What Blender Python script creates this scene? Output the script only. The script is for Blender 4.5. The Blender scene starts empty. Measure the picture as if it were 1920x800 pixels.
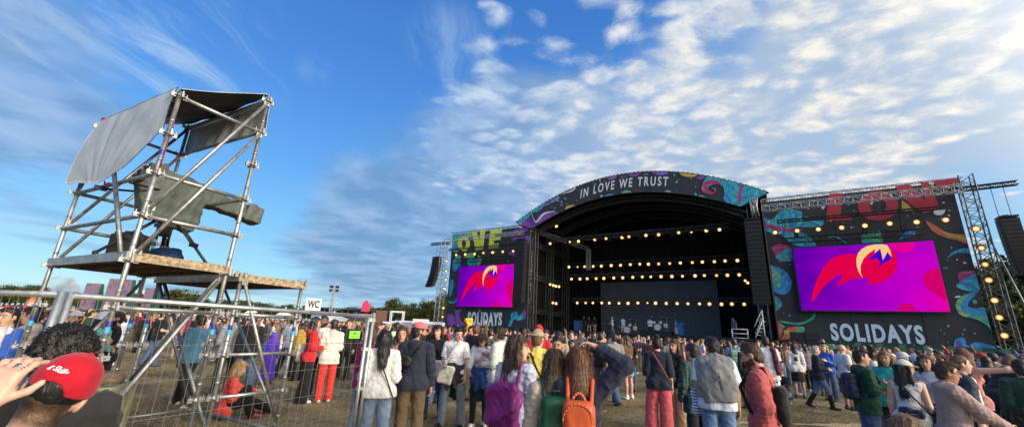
# Open air concert field at evening: camera scaffold, wire fence, crowd and a large arched stage
EXPO = 1.3
SKY_STRENGTH = .15
SKY_GAIN = 1 / (SKY_STRENGTH * 2 ** EXPO)       # sky colours below are written as seen after exposure
NISH_GAIN = 1.0
FILL_GLOW = 2.7
SUN_POWER = 1.6
SCREEN_K = .95 / 2 ** EXPO
LAMP_K = 1.9
SKY_STOPS = [(0.0, (.4, .68, .8)), (.06, (.3, .62, .83)), (.16, (.17, .5, .85)), (.32, (.08, .35, .82)), (.5, (.05, .24, .7)), (.75, (.03, .16, .54)), (1.0, (.02, .1, .38))]
# where the cloud kinds lie: (image column, row of the direction, full inside, none outside in degrees, weight)
ALTO = [(1180, 200, 6, 27, .75), (1560, 270, 8, 30, .85), (1800, 150, 6, 24, .45), (980, 240, 3, 20, .75), (840, 230, 1, 11, .5), (1290, 60, 3, 18, .55), (1500, 20, 3, 16, .5), (900, 60, 1, 10, .3), (1700, 330, 4, 18, .7), (1420, 330, 4, 18, .5)]
GAPS = [(570, 120, 6, 23, .6), (1010, 50, 0, 9, .3), (300, 420, 8, 22, .3), (1910, 340, 1, 7, .5), (1180, 30, 0, 7, .25), (1420, 90, 0, 6, .15), (860, 60, 0, 6, .2)]
VEIL = [(820, 390, 4, 20, .7), (650, 370, 2, 14, .5), (1000, 300, 3, 16, .5), (40, 180, 3, 13, .95), (1850, 60, 4, 20, .75), (1650, 100, 2, 14, .35), (1300, 300, 10, 26, .5), (640, 500, 3, 12, .35), (1150, 420, 5, 20, .4), (900, 190, 2, 13, .3), (1600, 300, 8, 24, .35)]
import bpy, bmesh, math, random
import numpy as np
from mathutils import Vector, Matrix
R = math.radians
SC = bpy.context.scene
COL = SC.collection
random.seed(11)
RNG = np.random.RandomState(5)

# ------------------------------------------------------------------ camera model (metres, camera at the origin, looking along +Y)
F_, CX_, CY_, EYE = 760.0, 960.0, 400.0, 1.65
PITCH, ROLL = R(16.1), R(2.75)
FW = np.array([0, math.cos(PITCH), math.sin(PITCH)])
_r0 = np.array([1.0, 0, 0]); _u0 = np.cross(_r0, FW)
RT = math.cos(ROLL) * _r0 + math.sin(ROLL) * _u0
UP = -math.sin(ROLL) * _r0 + math.cos(ROLL) * _u0
EYEP = np.array([0, 0, EYE])

def ray(x, y):
    return (x - CX_) / F_ * RT - (y - CY_) / F_ * UP + FW

def at_height(x, depth, z=1.5):
    """ground position (X, Y) of a point of height z seen at image column x at optical depth"""
    a = (x - CX_) / F_
    # unknown X,Y : q.FW = depth ; q.RT = a*depth
    M = np.array([[FW[0], FW[1]], [RT[0], RT[1]]])
    b = np.array([depth - FW[2] * (z - EYE), a * depth - RT[2] * (z - EYE)])
    s = np.linalg.solve(M, b)
    return float(s[0]), float(s[1])

# ------------------------------------------------------------------ object helpers
def link(o, parent=None):
    COL.objects.link(o)
    if parent is not None:
        o.parent = parent
    return o

def tag(o, label=None, cat=None, group=None, kind=None):
    if label: o['label'] = label
    if cat: o['category'] = cat
    if group: o['group'] = group
    if kind: o['kind'] = kind
    return o

def empty(name, loc=(0, 0, 0), rz=0.0):
    o = bpy.data.objects.new(name, None)
    o.empty_display_size = 0.2
    COL.objects.link(o)
    o.location = loc
    o.rotation_euler = (0, 0, rz)
    return o

def mesh_np(name, V, Fq, mats, midx=None, smooth=True, parent=None):
    """object from numpy verts and quad / tri index arrays"""
    me = bpy.data.meshes.new(name)
    V = np.asarray(V, np.float32)
    Fq = np.asarray(Fq, np.int32)
    n = Fq.shape[1] if len(Fq) else 4
    me.vertices.add(len(V)); me.vertices.foreach_set('co', V.ravel())
    me.loops.add(Fq.size); me.loops.foreach_set('vertex_index', Fq.ravel())
    me.polygons.add(len(Fq))
    me.polygons.foreach_set('loop_start', np.arange(0, Fq.size, n, dtype=np.int32))
    for m in (mats if isinstance(mats, (list, tuple)) else [mats]):
        me.materials.append(m)
    if midx is not None:
        me.polygons.foreach_set('material_index', np.asarray(midx, np.int32))
    me.polygons.foreach_set('use_smooth', np.full(len(Fq), smooth, bool))
    me.update(calc_edges=True)
    o = bpy.data.objects.new(name, me)
    return link(o, parent)

class MB:
    """collects simple solids, then links them as ONE mesh object"""
    def __init__(s):
        s.v = []; s.f = []; s.m = []; s.sm = []
    def add(s, vs, fs, mi=0, smooth=False):
        b = len(s.v)
        s.v += [tuple(float(c) for c in v) for v in vs]
        for f in fs:
            s.f.append(tuple(i + b for i in f)); s.m.append(mi); s.sm.append(smooth)
        return s
    def box(s, c, size, rz=0.0, mi=0, M=None, bev=0.0):
        hx, hy, hz = size[0] / 2, size[1] / 2, size[2] / 2
        cr, sr = math.cos(rz), math.sin(rz)
        if bev > 0:
            b = min(bev, hx * .9, hy * .9, hz * .9)
            bm = bmesh.new()
            bmesh.ops.create_cube(bm, size=1)
            for v in bm.verts:
                v.co = (v.co.x * 2 * hx, v.co.y * 2 * hy, v.co.z * 2 * hz)
            bmesh.ops.bevel(bm, geom=bm.edges[:], offset=b, segments=2, affect='EDGES')
            bm.verts.index_update()
            vs = [tuple(v.co) for v in bm.verts]; fs = [[v.index for v in f.verts] for f in bm.faces]
            bm.free()
        else:
            vs = [(x, y, z) for x in (-hx, hx) for y in (-hy, hy) for z in (-hz, hz)]
            fs = [(0, 1, 3, 2), (4, 6, 7, 5), (0, 4, 5, 1), (2, 3, 7, 6), (0, 2, 6, 4), (1, 5, 7, 3)]
        out = []
        for x, y, z in vs:
            if M is not None:
                p = M @ Vector((x, y, z)); out.append((p.x + c[0], p.y + c[1], p.z + c[2]))
            else:
                out.append((c[0] + x * cr - y * sr, c[1] + x * sr + y * cr, c[2] + z))
        return s.add(out, fs, mi)
    def tube(s, a, b, r, r2=None, n=10, mi=0, cap=True, smooth=True):
        a = Vector(a); b = Vector(b); r2 = r if r2 is None else r2
        d = (b - a)
        if d.length < 1e-6: return s
        d.normalize()
        t = Vector((0, 0, 1)) if abs(d.z) < .9 else Vector((1, 0, 0))
        x = d.cross(t).normalized(); y = d.cross(x)
        vs = []
        for p, rr in ((a, r), (b, r2)):
            for i in range(n):
                an = 2 * math.pi * i / n
                vs.append(p + x * (rr * math.cos(an)) + y * (rr * math.sin(an)))
        s.add(vs, [(i, (i + 1) % n, n + (i + 1) % n, n + i) for i in range(n)], mi, smooth)
        if cap:
            base = len(s.v) - 2 * n
            s.f.append(tuple(base + i for i in reversed(range(n)))); s.m.append(mi); s.sm.append(False)
            s.f.append(tuple(base + n + i for i in range(n))); s.m.append(mi); s.sm.append(False)
        return s
    def path(s, pts, r, n=8, mi=0):
        for a, b in zip(pts[:-1], pts[1:]):
            s.tube(a, b, r, n=n, mi=mi)
        return s
    def ball(s, c, rad, n=10, mi=0):
        rx, ry, rz = rad if isinstance(rad, (tuple, list)) else (rad,) * 3
        m = n // 2 + 1
        vs = []; fs = []
        for j in range(m + 1):
            th = math.pi * j / m
            for i in range(n):
                ph = 2 * math.pi * i / n
                vs.append((c[0] + rx * math.sin(th) * math.cos(ph), c[1] + ry * math.sin(th) * math.sin(ph), c[2] + rz * math.cos(th)))
        for j in range(m):
            for i in range(n):
                fs.append((j * n + i, (j + 1) * n + i, (j + 1) * n + (i + 1) % n, j * n + (i + 1) % n))
        return s.add(vs, fs, mi, True)
    def prism(s, poly, origin, ax, ay, an, t0, t1, mi=0):
        """closed outline poly [(u,v)] on axes ax, ay, from t0 to t1 along an"""
        o = Vector(origin); ax = Vector(ax); ay = Vector(ay); an = Vector(an)
        n = len(poly)
        vs = [o + ax * u + ay * v + an * t0 for u, v in poly] + [o + ax * u + ay * v + an * t1 for u, v in poly]
        fs = [tuple(reversed(range(n))), tuple(range(n, 2 * n))]
        fs += [(i, (i + 1) % n, n + (i + 1) % n, n + i) for i in range(n)]
        return s.add(vs, fs, mi)
    def build(s, name, mats, parent=None):
        me = bpy.data.meshes.new(name)
        me.from_pydata(s.v, [], s.f)
        for m in (mats if isinstance(mats, (list, tuple)) else [mats]):
            me.materials.append(m)
        me.polygons.foreach_set('material_index', s.m)
        me.polygons.foreach_set('use_smooth', s.sm)
        bm = bmesh.new(); bm.from_mesh(me)
        bmesh.ops.recalc_face_normals(bm, faces=bm.faces)
        bm.to_mesh(me); bm.free()
        me.update()
        return link(bpy.data.objects.new(name, me), parent)

def copy_tree(o, parent=None):
    c = o.copy(); COL.objects.link(c)
    if parent is not None: c.parent = parent
    for ch in list(o.children):
        copy_tree(ch, c)
    return c

# ------------------------------------------------------------------ materials
def new_mat(name):
    m = bpy.data.materials.new(name); m.use_nodes = True
    nt = m.node_tree
    return m, nt, nt.nodes['Principled BSDF']

def noise_tint(nt, col_in, scale, amount, coord='Object', detail=4, dark=0.0):
    """col_in socket (or rgb) times a soft noise -> colour socket"""
    tc = nt.nodes.new('ShaderNodeTexCoord')
    nz = nt.nodes.new('ShaderNodeTexNoise'); nz.inputs['Scale'].default_value = scale; nz.inputs['Detail'].default_value = detail
    nt.links.new(tc.outputs[coord], nz.inputs['Vector'])
    mr = nt.nodes.new('ShaderNodeMapRange')
    mr.inputs['From Min'].default_value = .3; mr.inputs['From Max'].default_value = .7
    mr.inputs['To Min'].default_value = 1 - amount - dark; mr.inputs['To Max'].default_value = 1 + amount
    nt.links.new(nz.outputs['Fac'], mr.inputs['Value'])
    mx = nt.nodes.new('ShaderNodeVectorMath'); mx.operation = 'SCALE'
    if isinstance(col_in, (tuple, list)):
        mx.inputs[0].default_value = col_in[:3]
    else:
        nt.links.new(col_in, mx.inputs[0])
    nt.links.new(mr.outputs[0], mx.inputs['Scale'])
    return mx.outputs[0], nz, tc

def bump(nt, bs, scale, strength, dist=.01, coord='Object', detail=4, stretch=None):
    tc = nt.nodes.new('ShaderNodeTexCoord')
    nz = nt.nodes.new('ShaderNodeTexNoise'); nz.inputs['Scale'].default_value = scale; nz.inputs['Detail'].default_value = detail
    src = tc.outputs[coord]
    if stretch:
        mp = nt.nodes.new('ShaderNodeMapping'); mp.inputs['Scale'].default_value = stretch
        nt.links.new(src, mp.inputs['Vector']); src = mp.outputs[0]
    nt.links.new(src, nz.inputs['Vector'])
    bp = nt.nodes.new('ShaderNodeBump'); bp.inputs['Strength'].default_value = strength; bp.inputs['Distance'].default_value = dist
    nt.links.new(nz.outputs['Fac'], bp.inputs['Height'])
    nt.links.new(bp.outputs[0], bs.inputs['Normal'])
    return bp

def simple(name, col, rough=.7, metal=0.0, var=.12, vscale=8, bmp=0.0, bscale=40, coord='Object', spec=.4):
    m, nt, bs = new_mat(name)
    c, _, _ = noise_tint(nt, col, vscale, var, coord)
    nt.links.new(c, bs.inputs['Base Color'])
    bs.inputs['Roughness'].default_value = rough; bs.inputs['Metallic'].default_value = metal
    bs.inputs['Specular IOR Level'].default_value = spec
    if bmp: bump(nt, bs, bscale, bmp, coord=coord)
    return m

def emit(name, col, strength):
    m = bpy.data.materials.new(name); m.use_nodes = True
    nt = m.node_tree; nt.nodes.clear()
    e = nt.nodes.new('ShaderNodeEmission'); e.inputs[0].default_value = (*col, 1); e.inputs[1].default_value = strength
    o = nt.nodes.new('ShaderNodeOutputMaterial'); nt.links.new(e.outputs[0], o.inputs[0])
    return m

def object_tint(nt, prop=None):
    if prop is None:
        oi = nt.nodes.new('ShaderNodeObjectInfo'); return oi.outputs['Color']
    at = nt.nodes.new('ShaderNodeAttribute'); at.attribute_type = 'OBJECT'; at.attribute_name = prop
    return at.outputs['Color']

def cloth(name, prop=None, rough=.85, var=.14, vscale=14, bmp=.4, bscale=26, sheen=.1):
    m, nt, bs = new_mat(name)
    c, _, _ = noise_tint(nt, object_tint(nt, prop), vscale, var)
    nt.links.new(c, bs.inputs['Base Color'])
    bs.inputs['Roughness'].default_value = rough
    bs.inputs['Specular IOR Level'].default_value = .25
    if sheen: bs.inputs['Sheen Weight'].default_value = sheen
    bp = bump(nt, bs, bscale, bmp, .008, stretch=(1, 1, .35), detail=6)
    b2 = bump(nt, bs, 420, .12, .002, detail=2); nt.links.new(bp.outputs[0], b2.inputs['Normal'])
    return m

def skin_mat(name, prop=None):
    m, nt, bs = new_mat(name)
    c, _, _ = noise_tint(nt, object_tint(nt, prop), 30, .1)
    nt.links.new(c, bs.inputs['Base Color'])
    bs.inputs['Roughness'].default_value = .5
    bs.inputs['Subsurface Weight'].default_value = .08
    bs.inputs['Subsurface Radius'].default_value = (.012, .004, .002)
    bump(nt, bs, 120, .08, .003)
    return m

def hair_mat(name, prop=None):
    m, nt, bs = new_mat(name)
    tc = nt.nodes.new('ShaderNodeTexCoord')
    mp = nt.nodes.new('ShaderNodeMapping'); mp.inputs['Scale'].default_value = (150, 150, 9)
    nt.links.new(tc.outputs['Object'], mp.inputs['Vector'])
    nz = nt.nodes.new('ShaderNodeTexNoise'); nz.inputs['Scale'].default_value = 1.0; nz.inputs['Detail'].default_value = 5
    nt.links.new(mp.outputs[0], nz.inputs['Vector'])
    mr = nt.nodes.new('ShaderNodeMapRange'); mr.inputs['From Min'].default_value = .3; mr.inputs['From Max'].default_value = .7
    mr.inputs['To Min'].default_value = .35; mr.inputs['To Max'].default_value = 1.7
    nt.links.new(nz.outputs['Fac'], mr.inputs['Value'])
    mx = nt.nodes.new('ShaderNodeVectorMath'); mx.operation = 'SCALE'
    nt.links.new(object_tint(nt, prop), mx.inputs[0]); nt.links.new(mr.outputs[0], mx.inputs['Scale'])
    nt.links.new(mx.outputs[0], bs.inputs['Base Color'])
    bs.inputs['Roughness'].default_value = .45
    bp = nt.nodes.new('ShaderNodeBump'); bp.inputs['Strength'].default_value = .6; bp.inputs['Distance'].default_value = .008
    nt.links.new(nz.outputs['Fac'], bp.inputs['Height']); nt.links.new(bp.outputs[0], bs.inputs['Normal'])
    return m

M = {}
M['cloth'] = cloth('cloth')
M['denim'] = cloth('denim', var=.22, vscale=9, bscale=45, bmp=.25)
M['nylon'] = cloth('nylon', rough=.45, sheen=0, bscale=22, bmp=.35)
M['leather'] = cloth('leather', rough=.4, sheen=0, bscale=60, bmp=.15, var=.06)
M['skin'] = skin_mat('skin')
M['hair'] = hair_mat('hair')
M['sole'] = simple('sole', (.6, .6, .58), .6)
M['dark'] = simple('dark_detail', (.02, .018, .016), .5)
M['lip'] = simple('lip', (.36, .13, .11), .5)
for k in ('skin', 'top', 'bottom', 'shoe'):
    M['c_' + k] = (skin_mat('crowd_skin', 'tint_skin') if k == 'skin' else cloth('crowd_' + k, 'tint_' + k))
M['c_hair'] = hair_mat('crowd_hair', 'tint_hair')

def printed_cloth(name, base, blot, scale, thr, kind='blot'):
    m, nt, bs = new_mat(name)
    tc = nt.nodes.new('ShaderNodeTexCoord')
    mix = nt.nodes.new('ShaderNodeMix'); mix.data_type = 'RGBA'
    mix.inputs['A'].default_value = (*base, 1); mix.inputs['B'].default_value = (*blot, 1)
    cr = nt.nodes.new('ShaderNodeMapRange')
    if kind == 'blot':
        vo = nt.nodes.new('ShaderNodeTexVoronoi'); vo.inputs['Scale'].default_value = scale
        nz = nt.nodes.new('ShaderNodeTexNoise'); nz.inputs['Scale'].default_value = scale * 2.2
        nt.links.new(tc.outputs['Object'], vo.inputs['Vector']); nt.links.new(tc.outputs['Object'], nz.inputs['Vector'])
        ad = nt.nodes.new('ShaderNodeMath'); ad.operation = 'MULTIPLY_ADD'; ad.inputs[1].default_value = .5
        nt.links.new(nz.outputs['Fac'], ad.inputs[0]); nt.links.new(vo.outputs['Distance'], ad.inputs[2])
        cr.inputs['From Min'].default_value = thr; cr.inputs['From Max'].default_value = thr - .03
        nt.links.new(ad.outputs[0], cr.inputs['Value'])
    else:
        br = nt.nodes.new('ShaderNodeTexWave'); br.inputs['Scale'].default_value = scale; br.bands_direction = kind
        nt.links.new(tc.outputs['Object'], br.inputs['Vector'])
        cr.inputs['From Min'].default_value = thr; cr.inputs['From Max'].default_value = thr + .1
        nt.links.new(br.outputs['Fac'], cr.inputs['Value'])
    nt.links.new(cr.outputs[0], mix.inputs['Factor'])
    nt.links.new(mix.outputs['Result'], bs.inputs['Base Color'])
    bs.inputs['Roughness'].default_value = .85
    bump(nt, bs, 30, .25, .012)
    return m
M['yellow_print'] = printed_cloth('yellow_print', (.62, .5, .1), (.03, .03, .05), 15, .56)
M['plaid'] = printed_cloth('plaid', (.012, .035, .03), (.05, .1, .08), 6, .6, 'X')
M['red_speckle'] = printed_cloth('red_speckle', (.5, .075, .1), (.62, .3, .3), 70, .5)
M['stripe_beige'] = printed_cloth('stripe_beige', (.5, .36, .22), (.3, .19, .1), 14, .6, 'X')
M['stripe_blue'] = printed_cloth('stripe_blue', (.6, .6, .62), (.05, .1, .3), 9, .6, 'Z')

def uv_steel(name, base, rough, var):
    m, nt, bs = new_mat(name)
    c, nz, tc = noise_tint(nt, base, 14, var, dark=.1)
    nt.links.new(c, bs.inputs['Base Color'])
    bs.inputs['Metallic'].default_value = .85
    n2 = nt.nodes.new('ShaderNodeTexNoise'); n2.inputs['Scale'].default_value = 22
    nt.links.new(tc.outputs['Object'], n2.inputs['Vector'])
    mr = nt.nodes.new('ShaderNodeMapRange'); mr.inputs['To Min'].default_value = rough - .12; mr.inputs['To Max'].default_value = rough + .2
    nt.links.new(n2.outputs['Fac'], mr.inputs['Value']); nt.links.new(mr.outputs[0], bs.inputs['Roughness'])
    bump(nt, bs, 60, .12, .004)
    return m
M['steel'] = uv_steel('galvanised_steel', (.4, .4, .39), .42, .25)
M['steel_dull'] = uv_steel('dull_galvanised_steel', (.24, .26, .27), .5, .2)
M['truss'] = simple('aluminium_truss', (.36, .38, .4), .45, .5)
M['truss_dark'] = simple('grey_steel_truss', (.08, .085, .09), .5, .3)
M['black'] = simple('black_cloth', (.006, .006, .007), .9, var=.2)
M['blackmetal'] = simple('black_metal', (.012, .012, .013), .5, .1, var=.2)
M['rubber'] = simple('rubber', (.02, .02, .02), .7)
# ------------------------------------------------------------------ signed distance fields meshed with surface nets (organic bodies)
class Field:
    def __init__(s, lo, hi, h):
        s.h = h; s.lo = np.array(lo, np.float32) - 2 * h
        s.n = np.ceil((np.array(hi) - np.array(lo)) / h).astype(int) + 5
        s.a = np.full(s.n, 0.08, np.float32)
    def sl(s, lo, hi):
        i0 = np.clip(np.floor((np.array(lo) - s.lo) / s.h).astype(int), 0, s.n)
        i1 = np.clip(np.ceil((np.array(hi) - s.lo) / s.h).astype(int) + 1, 0, s.n)
        return i0, i1
    def pts(s, i0, i1):
        return [(s.lo[k] + s.h * np.arange(i0[k], i1[k], dtype=np.float32)).reshape([-1 if j == k else 1 for j in range(3)]) for k in range(3)]
    def apply(s, lo, hi, fn, k=.02, op='u', pad=None):
        pad = .05 + k if pad is None else pad
        i0, i1 = s.sl(np.array(lo) - pad, np.array(hi) + pad)
        if np.any(i1 <= i0): return s
        x, y, z = s.pts(i0, i1)
        d = fn(x, y, z)
        v = s.a[i0[0]:i1[0], i0[1]:i1[1], i0[2]:i1[2]]
        if op == 'u':
            if k > 0:
                hh = np.maximum(k - np.abs(v - d), 0) / k
                v[...] = np.minimum(v, d) - hh * hh * k * .25
            else: v[...] = np.minimum(v, d)
        elif op == 's':
            hh = np.maximum(k - np.abs(v + d), 0) / max(k, 1e-6)
            v[...] = np.maximum(v, -d) + hh * hh * k * .25
        elif op == 'i':
            v[...] = np.maximum(v, d)
        return s
    def cone(s, a, b, ra, rb, k=.02, flat=None, op='u'):
        """round cone a-b; flat = (unit axis, factor): squashed to factor along the axis"""
        a = np.array(a, np.float32); b = np.array(b, np.float32)
        if flat is not None:
            nx = np.array(flat[0], np.float32); nx /= np.linalg.norm(nx); q = 1 / flat[1] - 1
            ba = b - a; ba = ba + q * (ba @ nx) * nx
        else: ba = b - a
        L2 = max(float(ba @ ba), 1e-9); rm = max(ra, rb)
        def fn(x, y, z):
            px, py, pz = x - a[0], y - a[1], z - a[2]
            if flat is not None:
                t = q * (px * nx[0] + py * nx[1] + pz * nx[2])
                px = px + t * nx[0]; py = py + t * nx[1]; pz = pz + t * nx[2]
            hh = np.clip((px * ba[0] + py * ba[1] + pz * ba[2]) / L2, 0, 1)
            d = np.sqrt((px - hh * ba[0]) ** 2 + (py - hh * ba[1]) ** 2 + (pz - hh * ba[2]) ** 2) - (ra + (rb - ra) * hh)
            return d * (.5 + .5 * min(1, flat[1])) if flat is not None else d
        return s.apply(np.minimum(a, b) - rm, np.maximum(a, b) + rm, fn, k, op)
    def ell(s, c, rad, Rm=None, k=.02, op='u'):
        c = np.array(c, np.float32); rad = np.array(rad, np.float32)
        Rm = np.eye(3, dtype=np.float32) if Rm is None else np.array(Rm, np.float32)
        def fn(x, y, z):
            px, py, pz = x - c[0], y - c[1], z - c[2]
            q = [px * Rm[0, i] + py * Rm[1, i] + pz * Rm[2, i] for i in range(3)]   # local = R^T p
            k0 = np.sqrt(sum((q[i] / rad[i]) ** 2 for i in range(3)))
            k1 = np.sqrt(sum((q[i] / rad[i] ** 2) ** 2 for i in range(3))) + 1e-6
            return k0 * (k0 - 1) / k1
        m = rad.max()
        return s.apply(c - m, c + m, fn, k, op)
    def box(s, c, half, Rm=None, r=.01, k=.01, op='u'):
        c = np.array(c, np.float32); half = np.array(half, np.float32) - r
        Rm = np.eye(3, dtype=np.float32) if Rm is None else np.array(Rm, np.float32)
        def fn(x, y, z):
            px, py, pz = x - c[0], y - c[1], z - c[2]
            q = [np.abs(px * Rm[0, i] + py * Rm[1, i] + pz * Rm[2, i]) - half[i] for i in range(3)]
            return np.sqrt(sum(np.maximum(t, 0) ** 2 for t in q)) + np.minimum(np.maximum(np.maximum(q[0], q[1]), q[2]), 0) - r
        m = np.linalg.norm(half + r)
        return s.apply(c - m, c + m, fn, k, op)
    def cut(s, p, n):
        """keep the side where (x-p).n < 0"""
        n = np.array(n, float); n /= np.linalg.norm(n)
        x, y, z = s.pts((0, 0, 0), s.n)
        d = (x - p[0]) * n[0] + (y - p[1]) * n[1] + (z - p[2]) * n[2]
        np.maximum(s.a, d.astype(np.float32), out=s.a)
        return s
    def wrinkle(s, amp, freq, seed=0, str_=(1, 1, 1)):
        x, y, z = s.pts((0, 0, 0), s.n)
        r = np.random.RandomState(seed)
        t = np.zeros(s.n, np.float32)
        for i in range(5):
            d = r.randn(3) * np.array(str_); d = d / np.linalg.norm(d) * freq * (1 + .55 * i); ph = r.rand() * 6.28
            t += (1.9 * np.abs(np.sin(.5 * (x * d[0] + y * d[1] + z * d[2]) + ph + .9 * np.sin(x * d[1] * .45 - z * d[0] * .45 + ph))) - 1.2) / (1 + .45 * i)
        s.a += (amp * .5 * t).astype(np.float32)
        return s
    def mesh(s):
        a = s.a; h = s.h
        neg = a < 0
        c = [neg[i:a.shape[0] - 1 + i, j:a.shape[1] - 1 + j, k:a.shape[2] - 1 + k] for i in (0, 1) for j in (0, 1) for k in (0, 1)]
        anyn = c[0].copy(); alln = c[0].copy()
        for q in c[1:]:
            anyn |= q; alln &= q
        act = anyn & ~alln
        idx = np.full(act.shape, -1, np.int32)
        I = np.argwhere(act)
        if len(I) == 0: return np.zeros((0, 3)), np.zeros((0, 4), int)
        idx[act] = np.arange(len(I))
        acc = np.zeros((len(I), 3), np.float32); cnt = np.zeros(len(I), np.float32)
        corners = [(i, j, k) for i in (0, 1) for j in (0, 1) for k in (0, 1)]
        vals = {cc: a[I[:, 0] + cc[0], I[:, 1] + cc[1], I[:, 2] + cc[2]] for cc in corners}
        for cc in corners:
            for ax in range(3):
                if cc[ax] == 0:
                    dd = list(cc); dd[ax] = 1; dd = tuple(dd)
                    va, vb = vals[cc], vals[dd]
                    m = (va < 0) != (vb < 0)
                    t = np.where(m, va / np.where(m, va - vb, 1), 0)
                    p = np.array(cc, np.float32)[None, :].repeat(len(I), 0)
                    p[:, ax] += t
                    acc[m] += p[m]; cnt[m] += 1
        V = s.lo + (I + acc / cnt[:, None]) * h
        quads = []
        for ax in range(3):
            b, cx = (ax + 1) % 3, (ax + 2) % 3
            lo = [slice(None)] * 3; hi = [slice(None)] * 3
            lo[ax] = slice(0, -1); hi[ax] = slice(1, None)
            n0 = neg[tuple(lo)]; n1 = neg[tuple(hi)]
            E = np.argwhere(n0 != n1)
            E = E[(E[:, b] > 0) & (E[:, cx] > 0) & (E[:, b] < a.shape[b] - 1) & (E[:, cx] < a.shape[cx] - 1)]
            if len(E) == 0: continue
            flip = n0[E[:, 0], E[:, 1], E[:, 2]]
            def g(db, dc):
                q = E.copy(); q[:, b] -= db; q[:, cx] -= dc
                return idx[q[:, 0], q[:, 1], q[:, 2]]
            q = np.stack([g(0, 0), g(1, 0), g(1, 1), g(0, 1)], 1)
            q[~flip] = q[~flip][:, ::-1]
            quads.append(q[(q >= 0).all(1)])
        return V, np.concatenate(quads)
# ------------------------------------------------------------------ people
def _v(*a): return np.array(a, float)
def _n(a):
    a = np.array(a, float); return a / np.linalg.norm(a)
def rotx(t): c, s = math.cos(t), math.sin(t); return np.array([[1, 0, 0], [0, c, -s], [0, s, c]])
def roty(t): c, s = math.cos(t), math.sin(t); return np.array([[c, 0, s], [0, 1, 0], [-s, 0, c]])
def rotz(t): c, s = math.cos(t), math.sin(t); return np.array([[c, -s, 0], [s, c, 0], [0, 0, 1]])

ARMS = {  # right arm: upper-arm direction, forearm direction, thumb hint (x outward, y forward, z up)
    'down': ((.13, -.03, -1), (.07, .14, -1), (-.2, 1, 0)),
    'loose': ((.2, .05, -1), (.02, .3, -1), (-.3, 1, 0)),
    'phone': ((.12, .12, -1), (-.35, .8, .4), (-.3, 0, 1)),
    'hold': ((.14, .02, -1), (-.3, .95, -.05), (-.3, 0, 1)),
    'pocket': ((.3, -.2, -1), (-.2, .35, -.9), (-.3, 1, 0)),
    'crossed': ((.12, .18, -1), (-.95, .38, .12), (0, .3, 1)),
    'raise': ((.75, .22, .5), (-.75, -.12, .62), (0, 0, 1)),
    'high': ((.12, .3, 1), (-.02, .3, 1), (-1, 0, 0)),
    'hip': ((.5, -.2, -.8), (-.62, .3, -.5), (0, .6, .4)),
    'reach': ((.1, .95, -.3), (-.05, 1, -.05), (-.3, 0, 1)),
    'low_reach': ((.1, .6, -.8), (-.05, .9, -.35), (-.3, 0, 1)),
    'face': ((.15, .3, -.9), (-.4, .42, .85), (-1, 0, .2)),
    'wide': ((.95, .3, .15), (.9, .4, .05), (0, 0, 1)),
    'strap': ((.25, .05, -1), (-.55, .35, .75), (0, 0, 1)),
    'knee': ((.12, .75, -.5), (-.1, .9, -.05), (-.3, 0, 1)),
}
LEGS = {
    'stand': (((.05, .0, -1), (.0, -.03, -1)), ((.05, .0, -1), (.0, -.03, -1))),
    'wide': (((.16, .03, -1), (.06, -.03, -1)), ((.16, -.03, -1), (.06, -.04, -1))),
    'ease': (((.03, .0, -1), (.0, -.03, -1)), ((.14, .14, -1), (.03, -.1, -1))),
    'stride': (((.03, .42, -1), (.0, .12, -1)), ((.03, -.2, -1), (.0, -.62, -1))),
    'step': (((.04, .2, -1), (.0, -.02, -1)), ((.04, -.12, -1), (.0, -.3, -1))),
    'sit': (((.14, .7, .85), (.0, .3, -1)), ((.2, .95, .22), (.0, .9, -.42))),
    'kneel': (((.2, 1, .05), (-.5, -.5, -.3)), ((.2, 1, .05), (-.5, -.5, -.3))),
}

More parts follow.
